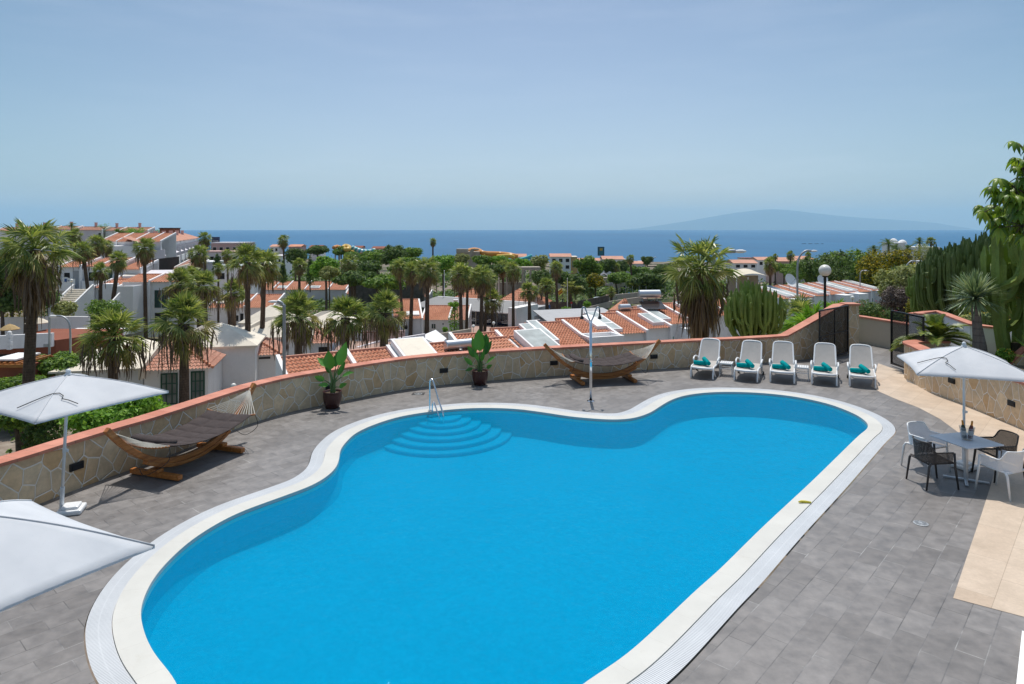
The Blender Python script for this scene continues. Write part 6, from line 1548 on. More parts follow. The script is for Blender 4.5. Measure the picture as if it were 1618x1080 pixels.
def slide(label, pts, r, mat, D, mat2=None):
    t = thing('water_slide', label, 'water slide', W(pts[0][0],pts[0][1],D), 0, 'water slides'); o = W(pts[0][0],pts[0][1],D)
    P = [W(p[0],p[1],D+(p[2] if len(p) > 2 else 0))-o for p in pts]; P = catmull(P, 6); mb = MB(); mb.tube(P, r, 10)
    obj('chute', mb, M[mat], t, smooth=True); mb = MB()
    for i in range(3, len(P), 7): mb.tube([P[i]-V((0,0,7)), P[i]-V((0,0,r*.6))], .22, 5)
    obj('supports', mb, M['stonegrey'], t)
    if mat2:
        mb = MB()
        for i in range(1, len(P)-1, 4): mb.tube([P[i], P[i+1], P[min(i+2,len(P)-1)]], r*1.06, 10)
        obj('bands', mb, M[mat2], t, smooth=True)
slide('long orange water slide curling down from the concrete tower', [(738,397),(748,394.5,3),(757,396),(763,399.5,-3),(775,400.5),(790,401,2),(805,402.5),(818,405.5)], .72, 'slideorange', 195)
slide('second orange slide looping under the long one', [(757,397,4),(768,403,6),(785,405,4),(805,404),(812,407)], .62, 'slideyellow', 192)
slide('teal water slide descending left of the pink-roofed hotel', [(841,404),(835,406.5),(826,409),(816,411.5),(808,414)], .6, 'slideteal', 195)
slide('yellow looping water slide far left of the tower', [(541,391),(546,388,4),(552,390),(549,394,-4),(545,393),(551,397,3),(557,398)], .7, 'slideyellow', 230)
slide('blue and white striped water slide beside the yellow loops', [(556,391),(563,394),(572,397),(582,397.5),(593,395.5)], .85, 'slidewhite', 232, 'slideteal')
slide('orange loop of slide at the left end of the far slides', [(527,391),(533,389,3),(538,391.5),(535,395,-3)], .6, 'slideorange', 236)
box_thing('park_hut', 'brown timber platform under the striped slide', 'hut', W(567,412,225), 0, (3.6,4,2.6), 'rust')
# --- far hotel with pink roofs and other far blocks
def block(label, px0, px1, ytop, ybot, D, wall, roof, nwin, rows=2, rot=0., hip=True, pitch=1.2, dep=9., group='far hotel wings with pink roofs', name='hotel_wing'):
    p = W(px0, ytop, D); w = (px1-px0)*D/FPX; h = (ybot-ytop)*D/FPX+6; t = thing(name, label, 'building', p, rot, group)
    mb = MB(); mb.prism([V((0,0,-h)),V((w,0,-h)),V((w,dep,-h)),V((0,dep,-h))],(0,0,h)); obj('wall', mb, M[wall], t); mb = MB(); e = .4
    if hip:
        mb.prism([V((-e,-e,-.05)),V((-e,dep/2,pitch)),V((-e,dep+e,-.05))],(w+2*e,0,0)); obj('roof', mb, M[roof], t)
    else:
        mb.box((w/2,dep/2,.1),(w+.3,dep+.3,.3)); obj('roof', mb, M[roof], t)
    hh = (ybot-ytop)*D/FPX/max(1,rows)
    for r in range(rows):
        for k in range(nwin):
            x = w*(k+.5)/nwin; ww = min(.9, w/nwin*.28); window(t, x-ww, x+ww, -hh*(r+.85), -hh*(r+.3), 0, 'dark', 'white', 0)
    return t
block('left hotel block with pink roof and ochre side', 870,902,405,426,300,'white','tile2',3,2)
block('ochre end of the left hotel block', 902,912,406,425,302,'yellow','cream',1,1,hip=False)
block('low middle wing of the pink-roofed hotel', 912,953,411,424,308,'white2','tile2',6,1,pitch=.9)
block('right hotel block with pink roof, right of the billboard', 953,985,409,432,296,'white','tile2',3,2)
block('ochre end of the right hotel block', 985,989,410,428,298,'yellow','cream',1,1,hip=False)
block('low right wing of the pink-roofed hotel', 989,1019,416,430,300,'white2','tile2',5,1,pitch=.9)
block('small ochre house at the end of the hotel', 1013,1021,414,428,310,'yellow','cream',1,1,hip=False)
block('ochre-sided far house right of the orange slides', 811,831,405,413,330,'white','tile2',2,1,group='far houses above the coast',name='far_house')
FH = 'far houses above the coast'
for i, (a,b,y0,y1,D,wl,rf,lab) in enumerate([(427,440,389,398,330,'white','tile2','far white house left of the lone slim palm'),(456,475,389,399,330,'pinkw','tile','far pinkish house right of the lone slim palm'),(489,507,390,396,345,'white','rust','far white house with dark roof edge above the trees'),
    (558,571,391,396,345,'white','rust','far white house behind the striped slide'),(588,606,392,398,345,'pinkw','rust','far house with rust roof right of the striped slide'),(425,445,405,418,190,'white','white2','white block behind the twin tall palms'),(369,386,419,446,125,'white','white2','white block right of the narrow cypress'),
    (1160,1196,415,424,230,'white','tile2','white house with pink roof left of the cream tent'),(1198,1226,410,420,260,'white','tile2','pink-roofed far house behind the brown-skirted palm'),(1228,1262,412,426,200,'pinkw','tile2','pink-walled house between the slim palms on the right'),(1262,1285,409,422,230,'white2','tile2','pale house behind the tall right-hand street lamp')]):
    block(lab, a,b,y0,y1,D,wl,rf,3 if b-a > 16 else 2,1,pitch=.9,group=FH,name='far_house',hip=rf != 'white2')
block('long beige flat building by the sea on the right', 1173,1228,408,414,420,'cream','rust',7,1,hip=False,group=FH,name='far_house')
# cream tent and sail
t = thing('tent', 'cream tensile tent with a brown wall on the right', 'tent', W(1160,440,150)); k = 150/FPX; mb = MB()
P = lambda a, b, c: V((a*k, b, c*k)); n = 10
mb.grid(lambda u, v: P(u*56, -1+v*6, 2+ (12*math.sin(math.pi*min(1,u*1.0))**.8 if u < .75 else 12*math.sin(math.pi*.75)**.8*(1-(u-.75)/.25)*1.+3*(u-.75)/.25) *(.55+.45*v)), 16, 6); obj('canopy', mb, M['tent'], t, smooth=True)
mb = MB(); mb.box((26*k,5.2,-1.6),(50*k,.4,4.)); obj('wall', mb, M['stonegrey'], t)
mb = MB()
for q in (2,20,38,55): mb.tube([P(q,-.8,-30),P(q,-.8,3)], .12, 6)
obj('masts', mb, M['white'], t)
t = thing('sail_canopy', 'cream sail canopy drooping between masts left of the big palm', 'canopy', W(1018,436,170)); k = 170/FPX; mb = MB()
mb.grid(lambda u, v: V((u*34*k, v*5, (6*(1-u)**2-2*u*(1-u)*9*.5+1.5*v)*k)), 14, 6); obj('canopy', mb, M['tent'], t, smooth=True); mb = MB()
for q, zt in ((0,6),(17,0),(33,0)): mb.tube([V((q*k,0,-4)),V((q*k,0,zt*k))], .1, 6)
obj('masts', mb, M['stonegrey'], t)
# domed villa
t = thing('domed_villa', 'white villa with two round domes beyond the right-hand trees', 'villa', W(1408,398,170)); k = 170/FPX; mb = MB()
for (x,y,w_,d_,h_) in ((6,0,16,6,15),(22,.6,12,5,10),(34,1,30,5,8),(58,.5,22,5,8)): mb.box((x*k+w_*k/2,y+d_/2,h_*k/2-2.5),(w_*k,d_,h_*k+5))
obj('wall', mb, M['white'], t)
for (x,z,r) in ((11,15,6.2),(25,12,7.),(52,9,4.)):
    mb = MB(); mb.lathe([(r*k*math.cos(R(a)), r*k*math.sin(R(a))*1.05) for a in range(0,91,15)][:-1]+[(.01,r*k*1.05)], 18, (x*k,2.,z*k)); obj('dome', mb, M['white'], t, smooth=True)
mb = MB(); mb.box((12*k,-2,-1.9),(24*k,1.,2.)); obj('garden_wall', mb, M['rockwall'], t)
window(t, 9*k, 11*k, 3*k, 8*k, 0, 'dark', 'white', 0)
# --- left hill
terrace('stepped_flats', 'stepped white two-storey flats with tile strips behind the leaning palms on the left', W(97,421,84), R(2), [
    dict(w=2.5, f=[('win',.3,1.1,-2.3,-.7,'dark','white',0),('door',1.4,2.1,-2.6,-.5,'greyw'),('balc',.2,2.2,-2.7),('win',.3,1.1,-5.0,-3.3,'dark','white',0),('door',1.4,2.1,-5.2,-3.2,'dark')]), dict(w=1.9, dy=.8, f=[('win',.3,1.0,-2.2,-.7,'dark','white',0),('win',.3,1.0,-4.6,-3.1,'dark','white',0)]), dict(w=2.2, f=[('win',.2,1.4,-2.2,-.5,'greenglass','white',1),('win',.2,1.4,-4.9,-3.0,'greenglass','white',1),('balc',-1.8,1.9,-2.6)]), dict(w=2.6, dy=.4, dz=-.4, f=[('win',.4,1.3,-2.0,-.6,'greenglass','white',0),('win',.4,1.3,-4.8,-3.0,'greenglass','white',0),('door',1.6,2.2,-4.9,-2.9,'red')])], 4.2, .8, 6.6, pitch=.3, group='white flats on the left hill')
terrace('stepped_flats', 'white flats with teal shutters right of the leaning palms on the left', W(152,454,76), R(2), [
    dict(w=2.6, f=[('win',.2,1.0,-1.9,-.2,'greenglass','white',0),('win',.2,1.0,-4.4,-2.8,'greenglass','white',0),('box',1.3,2.5,-1.2,.5,-5.)]), dict(w=3.2, dz=.6, dy=.5, f=[('term',.1,2.4,-2.4,-.3,-5.5),('balc',.2,2.2,-3.2)]), dict(w=2.3, f=[('win',.3,1.9,-3.0,-.9,'greenglass','white',1),('door',.4,1.7,-5.6,-3.5,'dark')]), dict(w=2.6, f=[('sky',.3,2.2,.3,2.2,.3,1,'cream')])], 3.4, .55, 6.2, pitch=.3, group='white flats on the left hill')
terrace('hill_house', 'two-storey white house with awning and balconies on the left hill', W(160,381,125), R(1), [dict(w=3., f=[('win',.5,2.2,-2.2,-1.2,'dark','white',0)]), dict(w=3.0, f=[('win',.4,2.4,-2.3,-1.1,'dark','white',1),('balc',.1,2.8,-2.6),('win',.4,2.4,-5.2,-3.4,'blueglass','white',1),('balc',.1,2.8,-5.6)]), dict(w=2.8, f=[('win',.4,1.5,-1.8,-.7,'greenglass','white',1),('win',.3,1.6,-5.2,-3.4,'blueglass','white',1)]), dict(w=2.2, f=[])], 5.5, 1.4, 7., pitch=.36, group='white flats on the left hill')
for i, (a,b,y,D,lab) in enumerate([(-8,30,366,175,'white gable-roofed house at the far left edge of the skyline'),(28,86,365,172,'tiled house behind the very tall palm on the skyline'),(84,116,364,168,'tiled house just right of the very tall palm on the skyline'),(120,160,365,170,'white house with long pink roof edge on the left skyline'),(156,192,366,172,'white house with chimney on the left skyline behind the grey-green palm'),(190,232,366,168,'skyline house at the right end of the upper row, with a dark window')]):
    terrace('hill_house', lab, W(a,y-2,D), R(8 if i else 2), [dict(w=(b-a)*D/FPX, f=[('chim',(b-a)*D/FPX*.45,4.2), ('win',(b-a)*D/FPX*.82,(b-a)*D/FPX*.93,-2.2,-.7,'dark','white',0)])], 4.2, .75, 6., pitch=.4, tile='tile2', group='houses on the left skyline', wall='white2' if i % 2 else 'white')
box_thing('box_house', 'dark box-shaped house behind the left skyline row', 'house', W(252,371,210), 0, (4.4,4,2.0), 'rust', [(1.0,1.9,.3,1.2,'white2')], 'dark')
# long white terrace receding down the hill, its front full of pergola frames
o = W(232,388,122); e = W(313,374,215); dr = (e-o); rt = math.atan2(dr.y, dr.x); Ln = math.hypot(dr.x, dr.y); t = thing('long_terrace', 'long white terrace with rows of sloping awnings running down the left hill', 'building', V((o.x,o.y,o.z)), rt, 'white flats on the left hill')
mb = MB(); mb.box((Ln/2,3.5,-3.3),(Ln,7,6.6)); obj('wall', mb, M['white'], t)
mb = MB(); tile_roof(mb, V((0,-.5,.05)), V((Ln,-.5,.05)), V((Ln,4,1.5)), V((0,4,1.5)), .8, .8, .1); obj('roof', mb, M['tile2'], t)
for k in range(11):
    x = 3+k*(Ln-6)/11; mb = MB(); mb.prism([V((x,-.1,-.9)),V((x+5.2,-.1,-.9)),V((x+5.2,-2.6,-2.0)),V((x,-2.6,-2.0))],(0,0,.1)); mb.box((x-.6,-1.3,-2.4),(.3,2.6,3.2)); obj('awning', mb, M['white2'], t)
    mb = MB(); mb.box((x+2.4,-2.7,-3.2),(5.6,.12,1.2)); obj('balustrade', mb, M['white'], t)
for k in range(6):
    mb = MB(); mb.box((Ln*.2+k*Ln*.13,3,1.7),(.9,.8,1.6)); obj('chimney', mb, M['pinkw'], t)
slab_wall('dark timber fence running down the slope below the long terrace', [W(228,411,92),W(283,405,112)], 0, 'darkfence', .15, name='timber_fence', cat='fence', down=2.6)
slab_wall('pale low wall below the end of the dark timber fence', [W(282,421,100),W(318,411,120)], 0, 'cream', .2, name='garden_wall', down=1.6)
block('pink flats with balconies in front of the sea on the left', 334,386,384,404,200,'pinkw','white2',5,1,hip=False,dep=8,group=FH,name='pink_flats')
block('lower pink wing below the pink flats', 318,386,398,420,185,'white2','pinkw',6,1,hip=False,dep=6,group=FH,name='pink_flats')
t = thing('hotel_sign', 'dark blue sign board standing on the roof of the pink flats', 'sign', W(336,384,205)); k = 205/FPX; mb = MB(); mb.box((5*k,0,5*k),(12*k,.4,10*k)); obj('board', mb, M['signnavy'], t); mb = MB(); mb.box((5*k,-.22,3.5*k),(9*k,.04,1.6*k)); obj('lettering', mb, M['greyw'], t)
terrace('village_house', 'tiled lilac house below the dark timber fence', W(203,424,95), R(2), [dict(w=2.3, wall='pinkw', f=[])], 3.4, .9, 3.4, pitch=.32)
terrace('village_house', 'white house with a pinkish gable wall behind the slim palm on the left', W(187,441,84), R(12), [dict(w=2.6, f=[('sky',.3,2.2,.3,2.0,.3,1,'cream')]), dict(w=3.4, wall='pinkw', flat='white2', f=[])], 3.2, .8, 5., pitch=.3)
terrace('village_house', 'low salmon-roofed house below the palms in front of the pink flats', W(272,426,108), R(-4), [dict(w=3.4, tile='tile2', f=[('win',.8,1.4,-1.6,-.8,'dark','white',0)])], 5., 1.2, 4.4, pitch=.36)
terrace('village_house', 'white house with tiled roof between the stout palms on the left', W(268,470,82), R(4), [dict(w=2.8, f=[('sky',.4,1.8,.4,2.6,.3,1,'cream')])], 4.4, 1.0, 5., pitch=.3)
box_thing('flat_block', 'white flat-roofed block with a pale green roof edge below the cypress', 'building', W(338,450,100), R(3), (4.6,4,2.6), 'white', [(.6,1.6,.8,1.8)], 'skyglass')
box_thing('flat_block', 'white flat-roofed block left of the cypress', 'building', W(300,446,112), R(3), (4.0,4,3.2), 'white2', [(.6,1.4,1.2,2.2)], 'white')
# walls, stair, pool, garage and pergola at the far left
slab_wall('long white garden wall behind the small pool at the far left', [W(-12,502,60),W(82,499.5,60),W(140,500,60)], 0, 'white', .25, name='garden_wall', down=2.6)
slab_wall('white parapet in front of the small pool at the far left', [W(-10,531,50),W(20,529,50),W(82,526,50)], 0, 'white', .25, name='garden_wall', down=1.0)
t = thing('garage_block', 'rust-red garage front with black openings below the small pool', 'garage', W(-10,538,50)); k = 50/FPX; mb = MB(); mb.prism([V((0,.26,-4)),V((95*k,.26,-4)),V((133*k,3.6,-4)),V((133*k,6,-4)),V((0,6,-4))],(0,0,4)); obj('wall', mb, M['rust'], t)
for (a,b,m) in ((4,26,0),(45,86,0)):
    mb = MB(); mb.box(((a+b)/2*k,.22,-2.35),((b-a)*k,.06,2.6)); obj('opening', mb, M['dark'], t)
mb = MB(); mb.prism([V((97*k,.38,-3.8)),V((131*k,3.36,-3.8)),V((131*k,3.3,-3.8)),V((97*k,.30,-3.8))],(0,0,2.6)); obj('opening', mb, M['dark'], t)
t = thing('small_pool', 'small blue pool behind the parapet at the far left', 'pool', W(80,534,51.5)); mb = MB(); mb.prism([V((0,0,-.5)),V((1.7,1.6,-.5)),V((1.6,4.2,-.5)),V((0,4.2,-.5))],(0,0,.48)); obj('water', mb, M['poolblue'], t); mb = MB(); mb.box((1.0,4.6,-.2),(4.2,.7,.5)); obj('edge', mb, M['white'], t)
def small_parasol(label, px, py, D, r, mat, base):
    p = W(px,py,D); t = thing('parasol', label, 'parasol', p-V((0,0,base))); mb = MB(); mb.lathe([(.01,base),(r*.5,base-.16),(r,base-.42),(r,base-.47)], 8); obj('canopy', mb, M[mat], t); mb = MB(); mb.tube([(0,0,-.4),(0,0,base)], .04, 6); obj('pole', mb, M['wood'], t)
small_parasol('cream parasol beyond the small pool at the far left', 59,501,55,.85,'tent',2.3)
M['straw'] = plain('straw_thatch', (.42,.29,.13), .9, 0, .2, 4.)
small_parasol('flat straw parasol at the far left edge', 15,511,53,.70,'straw',2.2)
t = thing('balustrade_post', 'white stacked stone post with a ball top at the far left', 'post', W(15,552,47)); k = 47/FPX; mb = MB()
for q in range(4): mb.box((0,0,(3+q*6.2)*k),(7*k if q%2 else 5.4*k,.26,5.6*k))
mb.lathe([(3.2*k*math.cos(R(a)), 26.5*k+3.2*k*math.sin(R(a))) for a in range(-80,91,20)], 10); obj('post', mb, M['white'], t)
t = thing('pergola', 'wooden pergola with a white roof panel at the far left edge', 'pergola', W(-12,580,41)); k = 41/FPX
for q in range(6):
    mb = MB(); mb.box((q*9.5*k,1.2,6*k),(.12,2.6,.14)); obj('beam', mb, M['wood'], t)
mb = MB(); mb.box((25*k,-.1,3*k),(54*k,.14,.2)); mb.box((25*k,2.5,3*k),(54*k,.14,.2)); obj('girder', mb, M['wood'], t)
mb = MB(); mb.box((14*k,1.3,10.5*k),(38*k,2.2,.1)); obj('roof_panel', mb, M['white'], t); mb = MB(); mb.box((24*k,.9,-1.7),(46*k,1.6,3.4)); obj('hut_wall', mb, M['rust'], t)
t = thing('outside_stair', 'pale outside stair with white side walls climbing to the stepped flats', 'stairs', W(84,486,66)); mb = MB()
for q in range(9): mb.box((.9,q*.32,-.3+q*.17),(1.7,.36,1.0))
obj('steps', mb, M['cream'], t)
for xx, nm in ((-.05,0),(1.95,1)):
    mb = MB(); mb.prism([V((xx,-.3,-1)),V((xx,-.3,.35)),V((xx,3.,2.05)),V((xx,3.,-1))],(.16,0,0)); obj('side_wall', mb, M['white'], t)
slab_wall('white ramp wall slanting up right of the outside stair', [W(172,482,68),W(190,462,70)], 0, 'white', .16, name='ramp_wall', down=.6)
t = thing('banner', 'white banner with blue marks hanging in front of the stepped flats', 'banner', W(98,438,70)); k = 70/FPX; mb = MB(); mb.grid(lambda u, v: V((u*20*k, .12*math.sin(u*7), (-v*9.5-1.5*u+.8*math.sin(u*5))*k)), 14, 5); obj('cloth', mb, M['white'], t, smooth=True)
mb = MB(); mb.grid(lambda u, v: V(((3+u*4)*k, .12*math.sin((3+u*4)/20*7)-.03, (-v*5-2.2)*k)), 4, 3); mb.grid(lambda u, v: V(((9+u*7)*k, .12*math.sin((9+u*7)/20*7)-.03, (-v*1.2-4.5)*k)), 4, 1); obj('marks', mb, M['bluetrim'], t)
# --- lamps, poles and signs
def street_lamp(label, px, ytop, D, reach, ybase, r=.05, arm=1.1, head=True):
    top = W(px, ytop, D); zb = min(W(px,ybase,D).z, terrain_z(top.x, D)); t = thing('street_lamp', label, 'street lamp', V((top.x,D,zb)), 0, 'street lamps'); H = top.z-zb; rc = reach*D/FPX; mb = MB()
    mb.tube(catmull([V((0,0,0)),V((0,0,H*.5)),V((0,0,H-arm)),V((rc*.12,0,H-arm*.35)),V((rc*.45,0,H-.03)),V((rc*.8,0,H))], 6), [r*1.4]*6+[r*1.1]*6+[r]*19, 8); obj('pole', mb, M['steel'], t, smooth=True)
    mb = MB(); s = 1 if rc > 0 else -1; L = abs(rc)*.2+.45; q = MB(); q.lathe([(.01,-.5),(.10,-.42),(.155,-.1),(.15,.2),(.06,.48),(.01,.5)], 12)
    mb.v = [(rc*.8+s*(v[2]+.4)*L*.9, v[1]*L*1.1, H+v[0]*L*.85-.01) for v in q.v]; mb.f = q.f; mb.uv = q.uv; obj('lamp_head', mb, M['white'], t, smooth=True)
street_lamp('curved street lamp close behind the pool wall, beside the stout palm', 449,476,31,-13,640,.07,.5)
street_lamp('curved street lamp beside the small pool at the far left', 111,499,45,-27,600,.06,1.0)
street_lamp('tall curved street lamp in front of the white terrace on the right', 1260,396,70,27,520,.10,1.8)
street_lamp('curved street lamp in front of the grey-green tree on the right', 1430,412,75,21,470,.08,1.6)
street_lamp('street lamp half hidden by the big ragged palm', 1128,396.5,36,42,560,.10,.7)
street_lamp('small street lamp in front of the yellow-blossomed tree', 1359,427,110,8,470,.07,.8)
t = thing('sign_post', 'straight grey post with a small plate beside the curved lamp at the far left', 'sign', W(78,580,45)); k = 45/FPX; mb = MB(); mb.tube([(0,0,-1),(0,0,94*k)], .07, 8); obj('post', mb, M['steel'], t); mb = MB(); mb.box((-4*k,-.1,35*k),(7*k,.04,5*k)); obj('plate', mb, M['greyw'], t)
def globe_lamp(label, px, py, D, rp, ybase, mat='black', r=.035):
    c = W(px,py,D); zb = W(px,ybase,D).z; t = thing('globe_lamp', label, 'globe lamp', V((c.x,D,zb)), 0, 'white globe lamps'); R_ = rp*D/FPX; H = c.z-zb; mb = MB(); mb.tube([(0,0,0),(0,0,H-R_*.85)], r, 10); mb.lathe([(r*1.6,H-R_*1.15),(r*2.2,H-R_*.9)], 12); obj('post', mb, M[mat], t)
    mb = MB(); mb.lathe([(max(.002,R_*math.cos(R(a))), H+R_*math.sin(R(a))) for a in range(-90,91,10)], 24); obj('globe', mb, M['globe'], t, smooth=True)
globe_lamp('white globe lamp on a black post behind the rising stone wall', 1303.5,427,26.5,9.3,560,'black',.05)
for (px,py,D,rp,lab) in ((1347,470,62,3.,'small white globe lamp in front of the right end of the white terrace'),(113,443,68,2.6,'small white globe lamp beside the hanging banner'),(1248,488,60,2.8,'small white globe lamp above the low fan palms'),(369,609,34,4.,'small white globe lamp just above the pool wall coping'),(748,515,72,2.6,'small white globe lamp by the white gable house'),(780,510,74,2.4,'small white globe lamp at the edge of the shop forecourt')):
    globe_lamp(lab, px,py,D,rp,py+45,'steel',.03)
def pole(label, px, y0, y1, D, name='flagpole', r=.06, group='flagpoles'):
    p = W(px,y1,D); t = thing(name, label, 'pole', p, 0, group); mb = MB(); H = (y1-y0)*D/FPX; mb.tube([(0,0,-1),(0,0,H)], [r*1.3,r*.8], 8); obj('shaft', mb, M['white'], t); mb = MB(); mb.lathe([(.01,H+.14),(.09,H+.07),(.01,H)], 8); obj('knob', mb, M['white'], t); return t
fp = pole('white flagpole carrying the red and yellow flag', 879.5,436,492,112)
pole('white flagpole right of the one with the flag', 896.5,440,485,116); pole('short white pole left of the flagpoles', 847,470,493,108,r=.05)
pole('slim white lamp mast in front of the rubble bank', 702,428,468,108,r=.05); pole('slim white mast left of the colonnade', 788,440,462,122,r=.07)
p = W(885,457,112); k = 112/FPX; t = thing('flag', 'red and yellow striped flag hanging on the flagpole', 'flag', p)
for (v0,v1,m,nm) in ((0,.27,'red','stripe'),(.27,.73,'flagyellow','stripe'),(.73,1,'red','stripe')):
    mb = MB(); mb.grid(lambda u, v, v0=v0, v1=v1: V(((u*6-3.2)*k+(v0+(v1-v0)*v)*1.4*k, .10*math.sin(u*6), (-(v0+(v1-v0)*v)*6-(1-u)*5.5+2)*k)), 8, 3); obj(nm, mb, M[m], t, smooth=True)
t = thing('billboard', 'tall teal billboard on a mast in front of the sea', 'billboard', W(949.5,430,280)); k = 280/FPX; mb = MB(); mb.tube([(0,0,-3),(0,0,20*k)], .28, 8); obj('mast', mb, M['steel'], t)
mb = MB(); mb.box((0,0,33.5*k),(10.2*k,1.0,14*k)); obj('board', mb, M['signblue'], t); mb = MB(); mb.box((-4.6*k,-.55,33.5*k),(.8*k,.1,14*k)); mb.box((4.6*k,-.55,33.5*k),(.8*k,.1,14*k)); mb.box((0,-.55,40*k),(8.4*k,.1,1*k)); mb.box((0,-.55,27*k),(8.4*k,.1,1*k)); obj('frame', mb, M['signnavy'], t)
mb = MB(); mb.box((-1.4*k,-.56,36.8*k),(1.2*k,.06,2.6*k)); mb.box((.1*k,-.56,36.8*k),(1.2*k,.06,2.6*k)); mb.box((1.6*k,-.56,36.8*k),(1.2*k,.06,2.6*k)); mb.box((0,-.56,34.6*k),(4.4*k,.06,.6*k)); obj('yellow_mark', mb, M['flagyellow'], t)
t = thing('no_entry_sign', 'small round red traffic sign on a thin post by the road', 'traffic sign', W(903,486,108)); k = 108/FPX; mb = MB(); mb.tube([(0,0,-1),(0,0,8*k)], .04, 6); obj('post', mb, M['steel'], t); q = MB(); q.lathe([(.001,.0),(1.6*k,.0),(1.6*k,.05),(.001,.05)], 16); q.v = [(v[0],-v[2],v[1]+8*k) for v in q.v]; obj('disc', q, M['red'], t)
t = thing('info_sign', 'small blue sign on a post by the forecourt', 'sign', W(868,492,104)); k = 104/FPX; mb = MB(); mb.tube([(0,0,-.6),(0,0,6*k)], .05, 6); obj('post', mb, M['steel'], t); mb = MB(); mb.box((0,-.03,8*k),(3*k,.08,5*k)); obj('plate', mb, M['bluetrim'], t)
# --- vehicles
def car(label, p, rot, body, van=False):
    t = thing('parked_van' if van else 'parked_car', label, 'van' if van else 'car', p, rot); L, W_, H = (4.6,1.85,1.9) if van else (4.1,1.7,1.42)
    side = [(-L/2,.35),(-L/2+.05,.8),(-L/2+.25,1.0 if van else .85),(-L*.18,1.12 if van else .92),(-L*.02,H-.08),(L*.12,H),(L*.42,H-.04),(L/2-.05,H*.62),(L/2,.5),(L/2-.1,.3),(-L/2+.15,.28)]
    mb = MB(); n = len(side); rows = []
    for (y, s) in ((-W_/2,.86),(-W_/2+.06,1.),(W_/2-.06,1.),(W_/2,.86)):
        rows.append([V((x, y*(1-.12*max(0,(z-.9)/.6)), .3+(z-.3)*(s if z > .5 else 1)*1.0 if s < 1 else z)) for x, z in side])
    for a, b in zip(rows, rows[1:]):
        for i in range(n): mb.face((a[i], a[(i+1)%n], b[(i+1)%n], b[i]))
    mb.face(rows[0][::-1]); mb.face(rows[-1]); obj('body', mb, M[body], t, bevel=.04)
    mb = MB(); zt = H-.16; z0 = 1.08 if van else .95
    for sy in (-1,1):
        y = sy*(W_/2+.005)*(.96); mb.face([V((-L*.02,y,z0)),V((L*.40,y,z0)),V((L*.37,y*.95,zt)),V((L*.04,y*.95,zt))][::sy])
    mb.face([V((-L*.20,-W_*.42,z0)),V((-L*.20,W_*.42,z0)),V((-L*.045,W_*.38,zt)),V((-L*.045,-W_*.38,zt))][::-1]); obj('windows', mb, M['glass'], t)
    for sx in (-1,1):
        for sy in (-1,1):
            mb = MB(); c = V((sx*L*.31, sy*(W_/2-.08), .31)); mb.tube([c-V((0,.1,0)), c+V((0,.1,0))], .31, 16); w_ = obj('wheel', mb, M['rubber'], t); mb = MB(); mb.tube([c+V((0,sy*.09,0)), c+V((0,sy*.112,0))], .19, 12); obj('rim', mb, M['alu'], w_)
    for sy in (-1,1):
        mb = MB(); mb.box((-L/2+.06,sy*W_*.36,.72),(.1,.32,.16)); obj('headlight', mb, M['globe'], t)
cz = W(943,484,128); car('pale silver van parked beside the road behind the shower heads', V((cz.x,cz.y,cz.z-.2)), R(62), 'carsilver', True)
cz = W(847,502,100); car('dark red car parked at the right end of the shop', V((cz.x,cz.y,cz.z-.3)), R(75), 'carred')
# --- roads and paving
def patch(name, label, pts, z, mat, cat='paving'):
    mb = MB(); P = [V((x, y, terrain_z(x, y)+z)) for x, y in pts]; c = sum(P, V())/len(P); c.z = terrain_z(c.x, c.y)+z; n = 6
    for i in range(len(P)):
        a, b = P[i], P[(i+1) % len(P)]
        for j in range(n):
            def q(p, s): r = c.lerp(p, s); return V((r.x, r.y, terrain_z(r.x, r.y)+z))
            s0, s1 = j/n, (j+1)/n
            if j == 0: mb.face((c, q(a,s1), q(b,s1)))
            else: mb.face((q(a,s0), q(a,s1), q(b,s1), q(b,s0)))
    tag(obj(name, mb, M[mat]), label, cat, kind='structure')
def gp(px, py):
    D = 10940/(py-404.); return ((px-CXP)*D/FPX, D)
patch('forecourt', 'pink paved forecourt in front of the shop', [gp(745,530),gp(830,522),gp(900,500),gp(880,494),gp(830,500),gp(742,508)], .30, 'pinkpave')
patch('road', 'grey road passing the parked van', [gp(840,513),gp(905,505),gp(965,490),gp(1012,478),gp(1000,475),gp(940,486),gp(880,500)], .22, 'asphalt')
patch('lane', 'pale lane in the lower garden on the left', [gp(-60,640),gp(60,612),gp(110,600),gp(120,606),gp(60,630),gp(-60,668)], .18, 'asphalt')
t = thing('tennis_court', 'small orange clay court behind the brown wall', 'court', W(975,470,150)); mb = MB(); mb.box((2.6,4,-.4),(8,9,.5)); obj('surface', mb, M['pinkpave'], t); mb = MB()
for q in range(6): mb.tube([(-1.2+q*1.5,-.4,-.4),(-1.2+q*1.5,-.4,2.6)], .05, 5)
obj('fence_posts', mb, M['steel'], t)
t = thing('leisure_pool', 'blue leisure pool with cream surround in the water park', 'pool', W(985,464,170)); k = 170/FPX; mb = MB(); mb.box((18*k,5,-.35),(62*k,14,.5)); obj('surround', mb, M['cream'], t); mb = MB(); mb.box((20*k,5.5,-.05),(36*k,7,.16)); obj('water', mb, M['poolblue'], t)
box_thing('pump_house', 'square stone hut with a dark doorway in the water park', 'hut', W(971,461,175), 0, (4.2,3,3.2), 'stonegrey', [(2.3,3.0,.2,1.7)], 'greyroof')
t = thing('play_structure', 'grey slide structure with white tubes among the water park palms', 'water slide', W(950,448,185)); mb = MB(); rg = random.Random(3)
